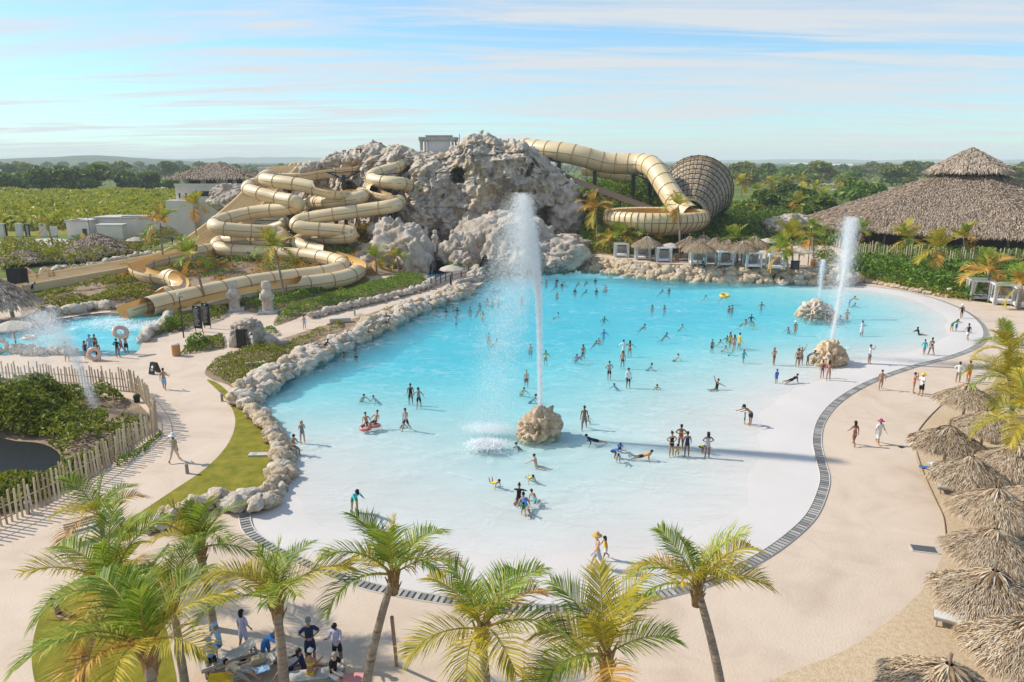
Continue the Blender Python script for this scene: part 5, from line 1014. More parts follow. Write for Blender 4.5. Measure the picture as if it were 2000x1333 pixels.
MP = [('palm with orange drooping fronds behind the run-out slide', 313, 437, 321, 530, 0, 4.0, 12, 'o'), ('slim palm in front of the two-storey thatched building', 378, 405, 387, 500, 0, 3.6, 10, 'g'), ('leaning palm left of the carved stone figures', 374, 502, 404, 600, 0, 3.2, 13, 'g'), ('palm with orange fronds in front of the left slides', 536, 486, 557, 590, 0, 3.6, 13, 'y'), ('nearly bare drooping palm at the far left', 93, 442, 108, 500, 0, 3.0, 7, 'o'), ('thin young palm before the low white building', 146, 432, 153, 466, 0, 2.6, 7, 'g'), ('small palm in the shrubs by the grey hut roofs', 160, 480, 163, 500, 0, 2.6, 8, 'g'),
 ('small potted palm under the pale rocks, left of two', 733, 505, 736, 535, 0, 3.0, 9, 'g'), ('small potted palm with yellow fronds, right of two', 775, 503, 780, 533, 0, 3.0, 9, 'y'),
 ('palm with long orange dead fronds against the green slope', 1162, 408, 1168, 492, 2, 3.9, 13, 'o'), ('tall palm in front of the bowl', 1325, 404, 1328, 506, 2, 3.4, 12, 'y'), ('wind blown palm left of the cabanas', 1214, 462, 1206, 500, 2, 3.4, 13, 'g'), ('short bushy palm behind the leftmost cabana', 1190, 470, 1192, 496, 2, 3.0, 10, 'y'), ('palm below the left side of the bowl', 1240, 462, 1243, 500, 2, 3.2, 11, 'g'), ('palm below the middle of the bowl', 1277, 458, 1279, 498, 2, 3.4, 12, 'g'), ('narrow palm between the fifth and sixth cabanas', 1439, 470, 1440, 514, 2, 3.4, 12, 'g'), ('palm with spreading fronds behind the black bin', 1545, 468, 1548, 520, 2, 3.8, 13, 'y'), ('palm with heavy fronds right of the parasol', 1587, 464, 1589, 512, 2, 3.8, 13, 'g'), ('low palm leaning over the rightmost cabana', 1530, 490, 1540, 528, 2, 3.4, 10, 'g'), ('palm at the left end of the tall hedge', 1682, 456, 1672, 500, 0, 3.4, 10, 'g'),
 ('palm in front of the palapa fence, left of three', 1768, 468, 1770, 520, 0, 3.9, 13, 'y'), ('palm with a clear pale trunk before the tall hedge', 1832, 490, 1833, 556, 0, 4.0, 14, 'y'), ('palm in front of the palapa fence, right of three', 1882, 468, 1884, 520, 0, 3.8, 12, 'g'), ('dark palm behind the beach cabanas', 1918, 518, 1914, 565, 0, 3.4, 11, 'g'), ('orange palm rising over the beach cabanas', 1930, 532, 1932, 588, 0, 3.6, 13, 'o'), ('orange palm at the right edge beyond the cabanas', 1995, 560, 1990, 605, 0, 3.4, 12, 'o'), ('small palm against the eave of the palapa', 1715, 452, 1716, 490, 0, 3.0, 9, 'g')]
for i, (lb, cx, cy, bx, by, bz, L, n, tn) in enumerate(MP): mpalm(lb, cx, cy, bx, by, bz, L, n, tn, 40+i)
for i, (cx, cy, by, L, lb) in enumerate([(1447, 358, 418, 4.6, 'tall palm just right of the funnel'), (1505, 360, 410, 4.4, 'tall palm in the grove, second right of the funnel'), (1565, 352, 408, 4.8, 'tall shaggy palm in the middle of the grove'), (1592, 372, 420, 4.6, 'palm with hanging dead fronds near the grove tennis court'), (1608, 392, 440, 4.4, 'dark palm nearest the left eave of the palapa'), (1560, 400, 450, 4.0, 'palm rising from the dark bushes of the grove'), (1535, 358, 400, 4.0, 'slim palm at the back of the grove'), (1640, 355, 395, 4.0, 'small palm on the plain left of the palapa roof'), (1480, 372, 412, 4.0, 'short palm between the funnel and the grove')]):
    b = G(cx+2, by); palm(lb, A(cx, cy, b.y), b, L, 11, False, 'y' if i % 3 == 0 else 'g', 90+i, .2, 'palms in the grove behind the terrace', old=4)
for i, (px, py, z, L, lb, rz) in enumerate([(1972, 690, 4.2, 3.0, 'palm at the right edge above the beach umbrellas', 0), (1975, 745, 4.0, 2.9, 'palm whose fronds hang over the top beach umbrella', 0), (2012, 815, 4.6, 3.0, 'palm cut by the right edge beside the umbrellas', 0)]):
    p = G(px, py, z); palm(lb, p, (p.x+.8, p.y+.2, 0), L, 13, True, 'y', 120+i, .15, 'palms on the right beach')
c = A(942, 276, 156); t = palm('tiny wind blown palm on the summit of the mountain', (c.x, c.y, c.z+1.2), (c.x, c.y, c.z-.6), 1.3, 6, False, 'g', 131, .1)
# ================================================================ FENCES, DRAIN, PROPS
M_PICK = mat('bleached picket wood', [(.2, (.42, .31, .20)), (.5, (.58, .46, .31)), (.8, (.66, .55, .40))], src='object', rough=.85)
def picket_mesh():
    mb_ = MB(); mb_.tube([(0, 0, -.2), (0, 0, .8), (0, 0, .985), (0, 0, 1.0)], [.058, .055, .053, .04], 7); return mb_.mesh('picket', M_PICK)
PK = picket_mesh()
def fence(label, line, step, h0, h1, seed, wd=1.0, z=0, rail=True):
    P = resample(line, step); g = random.Random(seed); o = P[0]; t = thing('picket_fence', label, 'fence', loc=(o[0], o[1], z))
    for p in P: obj('picket', PK, t, (p[0]-o[0], p[1]-o[1], 0), (g.uniform(-.05, .05), g.uniform(-.05, .05), g.random()*3), (wd, wd, g.uniform(h0, h1)))
    if rail:
        for hz_ in (.35, 1.0): mb_ = MB(); mb_.tube([(q[0]-o[0], q[1]-o[1], hz_) for q in P[::4]], .035, 4); obj('rail', mb_.mesh('rail', M_PICK), t)
FL = catmull([G(*p)[:2] for p in [(-60, 748), (0, 751), (70, 752), (140, 756), (215, 762), (262, 768), (292, 798), (306, 828), (302, 850), (275, 868), (238, 892), (200, 920), (130, 966), (60, 1002), (0, 1030), (-60, 1056)]], 5)
fence('pale wooden picket fence curving round the planted pit on the left', FL, .275, 1.5, 2.05, 3)
FR_ = catmull([A(x, y, Y_)[:2] for x, y, Y_ in [(1630, 480, 131), (1700, 480, 126), (1780, 485, 122), (1860, 488, 118), (1930, 490, 116), (2010, 492, 115)]], 4)
fence('weathered picket fence in front of the palapa', FR_, .36, 2.6, 3.6, 4, 1.3, 1.0, False)
def drain():
    D = resample(dr, .28); T = np.gradient(D, axis=0); T /= np.linalg.norm(T, axis=1)[:, None]; nrm = np.stack([-T[:, 1], T[:, 0]], 1)
    t = thing('drain_channel', 'curved grey drain grating along the beach edge of the pool', 'drain', loc=(D[0][0], D[0][1], 0)); o = np.array([D[0][0], D[0][1], 0])
    a = np.c_[D-nrm*.24, np.full(len(D), .004)]-o; b = np.c_[D+nrm*.24, np.full(len(D), .004)]-o; n = len(D); V = np.concatenate([a, b]); i = np.arange(n-1)
    obj('channel', npmesh('channel', V, np.stack([i, i+1, i+1+n, i+n], 1)[:, ::-1] if False else np.stack([i+n, i+1+n, i+1, i], 1), mat('dark drain slot', (.085, .082, .08), rough=.8)), t)
    msl = mat('grey drain slat', [(.2, (.22, .21, .20)), (.8, (.42, .40, .37))], src='object', rough=.8); mb_ = MB(); mb_.box((0, 0, 0), (.17, .46, .05)); sm_ = mb_.mesh('slat', msl)
    rest = MB()
    for k in range(n):
        an = math.atan2(T[k][1], T[k][0])
        if k < 300: obj('slat', sm_, t, (D[k][0]-o[0], D[k][1]-o[1], .006), (0, 0, an))
        else: rest.box((D[k][0]-o[0], D[k][1]-o[1], .006), (.17, .46, .05), an)
    for sd in (-1, 1):
        q = np.c_[D+nrm*.27*sd, np.full(n, .012)]-o; m3 = MB(); m3.tube([tuple(x) for x in q[::2]], .04, 4); obj('kerb', m3.mesh('kerb', M_PLAIN), t)
    ro = obj('slat', rest.mesh('slat', msl), t); ro['kind'] = 'stuff'
drain()
# floor grate
g = G(1805, 1073); t = thing('floor_grate', 'rectangular grey metal grate set in the beach deck', 'grate', loc=tuple(g), rz=R(-14)); M_GRATE = mat('grey metal grate', (.16, .165, .17), rough=.6)
box_part(t, 'pit', (0, 0, .003), (1.05, .62, .006), M_STEEL)
for k in range(9): box_part(t, 'bar', (0, -.28+k*.07, .015), (1.05, .03, .02), M_GRATE)
for k in range(14): box_part(t, 'bar', (-.5+k*.077, 0, .02), (.018, .6, .02), M_GRATE)
for s in (-1, 1): box_part(t, 'frame', (0, s*.33, .012), (1.2, .08, .03), M_PLAIN); box_part(t, 'frame', (s*.58, 0, .012), (.08, .6, .03), M_PLAIN)
# hose line on the sand edge
def hose():
    P = catmull([G(*q)[:2] for q in [(1848, 783), (1815, 815), (1792, 845), (1787, 868), (1800, 915), (1826, 975), (1842, 1010), (1847, 1045)]], 8); mb_ = MB(); mb_.tube([(x, y, .03) for x, y in P], .035, 5); tag(obj('rope_edging', mb_.mesh('rope', M_WOOD)), 'thin rope edging between the deck and the coarse sand', 'rope')
hose()
# bollard lights
mb = MB(); mb.lathe([(.0, 0), (.085, 0), (.08, .5), (.09, .5), (.09, .62), (.0, .66)], 10); BOL = mb.mesh('post', mat('grey bollard', (.25, .24, .22))); mb = MB(); mb.lathe([(.088, .52), (.093, .54), (.093, .58), (.088, .6)], 10); BOLC = mb.mesh('lens', M_WHITE)
for px, py, lb in [(434, 784, 'small bollard light at the bend of the lawn edge'), (366, 925, 'small bollard light beside the lawn near the man in the cap'), (299, 850, 'small bollard light outside the corner of the picket fence'), (55, 1003, 'small bollard light at the near end of the picket fence'), (447, 703, 'small bollard light in front of the cave arch'), (541, 678, 'small bollard light by the path shrubs right of the cave arch'), (693, 616, 'small bollard light beside the white bench block')]:
    g = G(px, py); t = thing('bollard_light', lb, 'bollard', 'bollard lights along the paths', tuple(g)); t.scale = (1.2, 1.2, 1.15); obj('post', BOL, t); obj('lens', BOLC, t)
# litter bins
mb = MB(); mb.lathe([(.0, 0), (.30, 0), (.33, .1), (.33, .85), (.31, .95)], 14); BIN = mb.mesh('body', mat('orange wood slats', [(.3, (.40, .19, .07)), (.7, (.55, .28, .11))], scale=4, stretch=(8, 8, .3))); mb = MB(); mb.lathe([(.33, .92), (.34, 1.0), (.2, 1.06), (.0, 1.07)], 14); BINL = mb.mesh('lid', M_PLAIN)
for px, py, z, lb in [(345, 695, 0, 'round wooden litter bin left of the cave arch'), (1853, 580, 0, 'round orange litter bin in front of the tall hedge'), (1322, 509, TZ, 'wooden litter bin beside the third cabana'), (1587, 520, TZ, 'wooden litter bin behind the white parasol')]:
    g = G(px, py, z); t = thing('litter_bin', lb, 'litter bin', 'round wooden litter bins', tuple(g)); obj('body', BIN, t, scale=1.15); obj('lid', BINL, t, scale=1.15)
g = G(1552, 527, TZ); t = thing('litter_bin', 'large black bin at the end of the terrace', 'litter bin', loc=tuple(g)); box_part(t, 'body', (0, 0, .6), (1.1, .8, 1.2), M_STEEL, bevel=.08); box_part(t, 'lid', (0, 0, 1.27), (1.2, .9, .14), mat('black plastic lid', (.03, .03, .032)), bevel=.03)
# benches
def bench():
    g = G(190, 1046); t = thing('slatted_bench', 'long slatted wooden bench behind the small palm on the left path', 'bench', loc=tuple(g), rz=R(40))
    for k in range(5): box_part(t, 'slat', (0, -.22+k*.11, .45), (2.6, .085, .05), mat('grey bench slat', (.42, .36, .30)))
    for k in range(3): box_part(t, 'back_slat', (0, .30+.03*k, .6+k*.12), (2.6, .04, .09), mat('grey bench slat', (.42, .36, .30)))
    for x in (-1.1, 1.1):
        for y in (-.2, .2): box_part(t, 'leg', (x, y, .21), (.08, .08, .43), M_WOOD)
bench()
for px, py, d, rz, lb in [(500, 712, (1.7, .6, .55), 22, 'solid pale stone bench block in the bed by the pool rocks'), (664, 622, (2.4, .8, .5), 18, 'white stone block beside the path near the footbridge')]:
    g = G(px, py+8); t = thing('stone_bench', lb, 'bench', loc=tuple(g), rz=R(rz)); box_part(t, 'seat', (0, 0, d[2]/2+.05), d, M_PLAIN, bevel=.05); box_part(t, 'plinth', (0, 0, .03), (d[0]*.9, d[1]*.8, .08), M_STONE)
g = G(505, 889); t = thing('stone_slab', 'pale stone slab lying on the lawn beside the boulders', 'slab', loc=tuple(g), rz=R(4)); box_part(t, 'slab', (.15, 0, .05), (1.5, .5, .09), M_PLAIN, bevel=.02)
for k in range(4): box_part(t, 'slat', (-.35+k*.08, 0, .1), (.02, .48, .012), M_STONE)
g = G(258, 1092); t = thing('stone_slab', 'sand coloured stepping slab on the small lawn behind palms', 'slab', loc=tuple(g), rz=R(2)); box_part(t, 'slab', (.5, .3, .05), (1.3, 2.0, .08), M_DECK, bevel=.02)
# sign boards with rows of small pale print
M_BLACK = mat('black board', (.012, .013, .015), rough=.5); M_PRINT = mat('pale print', (.45, .43, .38)); 
def board(label, px, py, w, h, rz, lines=14, z0=.35):
    g = G(px, py); t = thing('sign_board', label, 'sign board', loc=tuple(g), rz=R(rz)); b = box_part(t, 'panel', (0, 0, z0+h/2), (w, .1, h), M_BLACK, bevel=.02)
    rr_ = random.Random(int(px)); mb_ = MB()
    for k in range(lines):
        y = h*.36-k*h*.78/lines; x0 = -w*.40; wl = rr_.uniform(.45, .8)*w; mb_.box((x0+wl/2, -.054, y), (wl, .006, h*.016))
    if lines: obj('print', mb_.mesh('print', M_PRINT), b)
    m2 = MB(); m2.lathe([(.0, 0), (.11, 0), (.11, .01), (.0, .01)], 12)
    if lines: obj('emblem', m2.mesh('emblem', M_WHITE), b, (0, -.055, h*.44), (R(90), 0, 0), (1, .55, 1))
    for x in (-w*.45, w*.45): box_part(t, 'post', (x, .08, (z0+h)/2), (.06, .06, z0+h), M_STEEL)
board('tall black sign board with pale print, left of the pair', 388, 648, 1.05, 2.5, -20)
board('tall black sign board with pale print, right of the pair', 405, 642, .95, 2.5, -20)
board('left black board seen from behind beside the run-out slide', 31, 566, 1.8, 2.7, 12, 0)
board('right black board seen from behind beside the run-out slide', 50, 564, 1.5, 2.7, -14, 0)
def aframe():
    g = G(303, 730); t = thing('folding_sign', 'black folding A-frame sign with a white emblem on the plaza', 'folding sign', loc=tuple(g), rz=R(-25))
    for s in (-1, 1):
        b = obj('panel', None, t) if False else box_part(t, 'panel', (0, s*.22, .52), (.72, .04, 1.05), M_BLACK); b.rotation_euler = (R(-s*-17), 0, 0)
        if s < 0:
            m2 = MB(); m2.lathe([(.0, 0), (.13, 0), (.13, .008), (.0, .008)], 14); obj('emblem', m2.mesh('emblem', M_WHITE), b, (0, -.022, .12), (R(90), 0, 0)); box_part(b, 'print', (0, -.024, -.12), (.36, .006, .04), M_WHITE); box_part(b, 'print', (0, -.024, -.2), (.24, .006, .03), M_WHITE)
aframe()
# lamp posts
for px, py, h, lb in [(359, 660, 4.6, 'dark lamp post with a loudspeaker beside the splash pool'), (1578, 518, 6.0, 'thin dark lamp post beside the parasol on the terrace'), (178, 472, 7.0, 'tall thin lamp post with a white globe beyond the hut roofs'), (117, 500, 4.0, 'short dark lamp post among the shrubs at the far left')]:
    g = G(px, py, TZ if px > 1200 else 0); t = thing('lamp_post', lb, 'lamp post', loc=tuple(g)); mb_ = MB(); mb_.bar((0, 0, -.1), (0, 0, h), .07, 8, .05); obj('pole', mb_.mesh('pole', M_STEEL), t)
    m2 = MB(); m2.lathe([(.0, -.25), (.2, -.12), (.24, .05), (.12, .22), (.0, .26)], 10); obj('lamp_head', m2.mesh('lamp_head', M_WHITE if 'globe' in lb else M_PLAIN, True), t, (0, 0, h)); box_part(t, 'bracket', (.2, 0, h-.25), (.4, .06, .06), M_STEEL)
g = G(268, 786); t = thing('garden_lamp', 'small dark green garden lamp inside the fence corner', 'lamp', loc=tuple(g)); m2 = MB(); m2.lathe([(.0, 0), (.2, 0), (.24, .4), (.28, .45), (.2, .62), (.0, .66)], 10); obj('housing', m2.mesh('housing', mat('green enamel', (.02, .06, .045)), True), t); box_part(t, 'stem', (0, 0, .0), (.08, .08, .3), M_STEEL)
# cave arch with black door
def cave_arch():
    g = G(484, 676); t = thing('cave_arch', 'pale rock arch with a black doorway beside the path', 'rock arch', loc=tuple(g), rz=R(-20)); m_ = M_PALE
    obj('door', None, t) if False else box_part(t, 'door', (.05, -.95, .95), (1.05, .1, 1.9), M_BLACK)
    for i, (x, y, z, a, b, c) in enumerate([(-1.0, -.1, .8, .75, .9, 1.3), (-.75, .1, 1.6, .8, .9, .8), (.1, .15, 2.25, 1.1, .85, .55), (.95, .2, 1.5, .7, .8, .9), (1.1, .1, .7, .65, .7, 1.0), (0, .9, 1.1, 1.5, .9, 1.3), (2.1, .5, .5, 1.2, .7, .7), (3.2, .8, .2, 1.3, .6, .5)]):
        obj('rock', rock_mesh(200+i, 4, .3, (1, 1, 1), 1.6, m_, .14), t, (x, y, z), (0, 0, i), (a, b, c))
cave_arch()
# carved stone figures
def figure(label, p, h, rz=0, m_=None):
    t = thing('stone_figure', label, 'statue', 'carved stone figures', tuple(p), rz); s = h/3.0; pr = [(.0, 0), (.62, 0), (.60, .3), (.50, .34), (.46, .9), (.50, 1.5), (.47, 1.9), (.36, 2.15), (.30, 2.22), (.40, 2.45), (.40, 2.75), (.28, 2.95), (.0, 3.0)]
    V = []; n = 24; P_ = np.array([(r_*math.cos(2*math.pi*k/n), r_*math.sin(2*math.pi*k/n)*.85, z) for r_, z in catmull([np.array(q) for q in pr], 3) for k in range(n)]); d = fbm(P_*2.2+h, 4, True)*.05; P_[:, 0] *= 1+d*1.5; P_[:, 1] *= 1+d*1.5; kk = len(P_)//n
    i = np.arange(len(P_)).reshape(kk, n); Fq = np.stack([i[:-1].ravel(), np.roll(i, -1, 1)[:-1].ravel(), np.roll(i, -1, 1)[1:].ravel(), i[1:].ravel()], 1); obj('body', npmesh('body', P_, Fq, m_ or M_ROCKP, True), t, scale=s)
    for x in (-.15, .15): box_part(t, 'eye', (x*s, -.36*s, 2.62*s), (.12*s, .06*s, .07*s), M_STONE)
    box_part(t, 'nose', (0, -.38*s, 2.5*s), (.10*s, .14*s, .24*s), M_STONE); box_part(t, 'mouth', (0, -.35*s, 2.33*s), (.22*s, .06*s, .05*s), M_STONE)
    for sd in (-1, 1): mb_ = MB(); mb_.tube([(sd*.48*s, -.05*s, 1.85*s), (sd*.55*s, -.2*s, 1.4*s), (sd*.22*s, -.48*s, 1.15*s)], [.13*s, .12*s, .10*s], 7); obj('arm', mb_.mesh('arm', M_ROCKP, True), t)
    box_part(t, 'pedestal', (0, 0, .1*s), (1.7*s, 1.5*s, .3*s), M_STONE, bevel=.05)
figure('tall carved stone figure, left of the two beside the open slide', G(459, 608), 3.9, R(20)); figure('tall carved stone figure, right of the two beside the open slide', G(524, 612), 4.0, R(15))
figure('small pale stone figure, left of the two on the rock bridge', A(850, 480, 124), 2.7, R(5)); figure('small pale stone figure, right of the two on the rock bridge', A(884, 480, 124), 2.7, R(-5))
# rock bridge deck with rail, grotto water
a = A(838, 492, 124); b = A(872, 488, 124); t = thing('rock_bridge', 'short plank bridge between the pale rocks above the grotto', 'bridge', loc=tuple(a)); 
for k in range(9): box_part(t, 'plank', ((b.x-a.x)*k/8, 0, .0), ((b.x-a.x)/9, 2.0, .18), M_WOOD)
for k in range(7): box_part(t, 'baluster', ((b.x-a.x)*k/6, -.9, .75), (.12 if k not in (3, 5) else .2, .12, 1.5), M_STUCCO if k not in (3, 5) else M_STEEL)
box_part(t, 'parapet', ((b.x-a.x)/2, -.85, .6), (b.x-a.x, .1, 1.1), M_STUCCO)
struct('grotto_water', flat([G(*q)[:2] for q in [(834, 545), (862, 548), (880, 535), (872, 518), (838, 518)]], .02), mat('grotto water', (.03, .16, .25), rough=.1, spec=.5))
def cave(label, px, py, Y_, w, h):
    c = A(px, py, Y_); t = thing('cave_mouth', label, 'cave', loc=tuple(c)); n = 16; mb_ = MB(); rr_ = random.Random(int(px))
    pf_ = [(w/2*math.cos(a_)*rr_.uniform(.85, 1.1), h*(.2+.8*math.sin(a_)) if a_ > 0.01 and a_ < 3.13 else 0) for a_ in np.linspace(0, math.pi, n)]
    for k, dy in enumerate((0, 1.2, 3.0)): mb_.v += [(x*(1-.12*k), dy, z) for x, z in pf_]
    mb_.f += [(i*n+j, i*n+j+1, (i+1)*n+j+1, (i+1)*n+j) for i in range(2) for j in range(n-1)]+[tuple(range(2*n, 3*n))]
    obj('hollow', mb_.mesh('hollow', mat('dark hollow', (.03, .028, .026), rough=.7)), t)  # whole hollow in one near-black colour
    box_part(t, 'sill', (0, .4, -.1), (w*1.1, 1.2, .3), M_STONE)
cave('dark grotto opening under the little plank bridge', 855, 541, 117, 2.8, 2.8); cave('dark doorway in the pale rocks behind the footbridge', 946, 540, 115, 1.7, 3.2)
# footbridge with posts and parapet along the pool path
def footbridge():
    P = catmull([G(*q)[:2] for q in [(842, 562), (862, 552), (880, 545), (905, 540), (930, 533), (945, 528)]], 4); o = P[0]; t = thing('footbridge_railing', 'timber railing of the footbridge beside the cream parasol', 'railing', loc=(o[0], o[1], 0))
    Q = resample(P, 2.2)
    for q in Q: box_part(t, 'post', (q[0]-o[0], q[1]-o[1], .7), (.16, .16, 1.4), M_STEEL)
    for h_ in (.55, 1.1): mb_ = MB(); mb_.tube([(q[0]-o[0], q[1]-o[1], h_) for q in P], .05, 5); obj('rail', mb_.mesh('rail', M_WOOD), t)
    mb_ = MB()
    for q, q2 in zip(P[:-1], P[1:]): mb_.add([(q[0]-o[0], q[1]-o[1]+.1, 0), (q2[0]-o[0], q2[1]-o[1]+.1, 0), (q2[0]-o[0], q2[1]-o[1]+.1, 1.0), (q[0]-o[0], q[1]-o[1]+.1, 1.0)], [(0, 1, 2, 3)])
    obj('screen', mb_.mesh('screen', M_STUCCO), t)
    P = catmull([G(*q)[:2] for q in [(893, 562), (905, 556), (920, 552), (930, 550)]], 4); o = P[0]; t = thing('bridge_parapet', 'low dark curved parapet of the footbridge at the pool rocks', 'parapet', loc=(o[0], o[1], 0)); mb_ = MB(); mb_.tube([(q[0]-o[0], q[1]-o[1], .5) for q in P], .3, 6); obj('kerb', mb_.mesh('kerb', M_STONE, True), t); mb_ = MB(); mb_.tube([(q[0]-o[0], q[1]-o[1], .95) for q in P], .05, 5); obj('rail', mb_.mesh('rail', M_STEEL), t)
footbridge()
for px, py, lb in [(1512, 340, 'x')][:0]: pass
g = A(780, 565, 118); t = thing('equipment_box', 'black box standing below the pale rocks', 'box', loc=tuple(G(781, 528))); box_part(t, 'body', (0, 0, .9), (1.0, .7, 1.2), M_BLACK, bevel=.04); box_part(t, 'base', (0, 0, .15), (.8, .5, .3), M_STEEL)
# ---- fountains: droplets in flight
def spray_mat():
    m_ = bpy.data.materials.new('spray droplets'); nt, N, L = nodes_of(m_); out = N.new('ShaderNodeOutputMaterial'); d = N.new('ShaderNodeBsdfDiffuse'); d.inputs[0].default_value = (.95, .96, .97, 1); t = N.new('ShaderNodeBsdfTranslucent'); t.inputs[0].default_value = (.95, .96, .97, 1)
    a = N.new('ShaderNodeMixShader'); a.inputs[0].default_value = .5; L.new(d.outputs[0], a.inputs[1]); L.new(t.outputs[0], a.inputs[2]); tr = N.new('ShaderNodeBsdfTransparent'); b = N.new('ShaderNodeMixShader'); b.inputs[0].default_value = .44; L.new(tr.outputs[0], b.inputs[1]); L.new(a.outputs[0], b.inputs[2]); L.new(b.outputs[0], out.inputs[0]); return m_
M_SPRAY = spray_mat()
def jet(label, p0, height, n, spread, wind, seed, size=.06, tilt=(0, 0), up_bias=.5, fall=1.0, grp=None):
    """droplets thrown up from p0 and drifting with the wind as they fall"""
    g = np.random.default_rng(seed); v0 = math.sqrt(2*9.8*height); tt = 2*v0/9.8
    m = n; ph = np.where(g.random(m) < up_bias, g.random(m)*.5, .42+g.random(m)*.58*fall); t = ph*tt
    vk = 1-.16*np.abs(g.normal(size=m))*np.clip(ph*2, .05, 1); w = v0*vk
    z = w*t-.5*9.8*t*t; sp = spread*g.normal(size=(m, 2))*(.20+1.3*np.clip(ph-.12, 0, 1)[:, None]**1.1)
    age = np.clip(ph-.18, 0, 1)[:, None]; xy = sp+np.array(tilt)*t[:, None]+np.array(wind)*age**1.35*(.6+.8*g.random((m, 1)))
    fl_ = .03-p0[2]; z = np.where(z < fl_, fl_+.2*g.random(m)**3, z); P = np.c_[xy, z]
    s = size*(.5+g.random(m))[:, None]; a = g.normal(size=(m, 3)); b = g.normal(size=(m, 3)); st = np.array([1, 1, 1.8])
    V = np.stack([P+a*s*.5*st, P+b*s*.5*st, P-(a+b)*s*.4*st], 1).reshape(-1, 3)
    o = obj('water_jet', npmesh('water_jet', V, np.arange(m*3).reshape(m, 3), M_SPRAY), loc=tuple(p0)); tag(o, label, 'water jet'); return o
def jet_with_core(label, p0, height, n, spread, wind, seed, size, core=(.05, .5), **k):
    t = jet(label, p0, height, n, spread, wind, seed, size, **k)
g1 = G(1052, 842); jet('tallest white fountain jet in the middle of the pool', (g1.x+.12, g1.y, 1.3), 14.8, 270000, .46, (-4.0, .5), 1, .022, (-.33, 0), .5)
g2 = G(1620, 705); jet('slanting fountain jet on the right over the golden rock', (g2.x, g2.y, 1.9), 11.3, 95000, .50, (-3.4, 1.5), 2, .031, (1.15, .5), .5, .8)
g3 = G(1597, 612); jet('small fountain jet above the low pale rock', (g3.x, g3.y, 1.6), 5.0, 9000, .22, (-.5, 0), 3, .045, (.1, 0), .6, .6)
g4 = G(187, 802); jet('bent fountain spray above the fenced pit on the left', (g4.x, g4.y, .1), 7.4, 110000, 1.0, (-2.6, 1.5), 4, .021, (-2.5, .3), .5)
g5 = A(833, 470, 132); jet('thin white water spout among the rocks below the cliff', (g5.x, g5.y, g5.z-2), 4.4, 6000, .2, (-.3, 0), 5, .08, (0, 0), .6)
def splash(label, px, py, r_, n, seed, z=-.03):
    g = np.random.default_rng(seed); c = G(px, py); P = np.c_[g.normal(size=(n, 2))*np.array([r_, r_*.7]), np.abs(g.normal(size=n))*.12]; s = .045; a = g.normal(size=(n, 3)); b = g.normal(size=(n, 3)); V = np.stack([P+a*s, P+b*s, P-(a+b)*s], 1).reshape(-1, 3)
    tag(obj('splash', npmesh('splash', V, np.arange(n*3).reshape(n, 3), M_SPRAY), loc=(c.x, c.y, 0)), label, 'splash')
splash('round white splash where the tallest fountain falls back', 950, 870, .6, 5000, 11); splash('foaming water below the left slide exit', 215, 632, 1.9, 3000, 12); splash('foaming streak below the round slide mouth', 260, 640, 1.6, 2500, 13); splash('foam at the right slide exit of the splash pool', 315, 630, 1.2, 1800, 14)
# ================================================================ PEOPLE
SKIN = {'l': (.56, .36, .25), 'm': (.40, .225, .135), 'b': (.24, .125, .07), 'd': (.085, .045, .028)}
CLO = dict(bk=(.012, .013, .016), nv=(.015, .03, .085), bl=(.04, .16, .45), lb=(.30, .48, .70), wh=(.72, .72, .72), gy=(.22, .22, .23), lg=(.42, .43, .48), yl=(.75, .50, .02), og=(.75, .25, .03), rd=(.55, .05, .04), pk=(.70, .30, .30), gn=(.02, .25, .10), lm=(.40, .55, .04), te=(.05, .42, .48), kh=(.40, .33, .22), mg=(.35, .05, .16), lv=(.45, .45, .62), tn=(.60, .48, .36))
def pmat(kind, k):
    c = SKIN[k] if kind == 's' else CLO[k]; return mat(('skin ' if kind == 's' else 'cloth ')+k, c, scale=9, rough=.55 if kind == 's' else .85)
HAIRC = dict(k=(.010, .008, .007), br=(.06, .03, .015), bd=(.36, .22, .09), gr=(.28, .27, .26))
M_STRAW = mat('straw hat', (.55, .34, .11), scale=12, rough=.9)
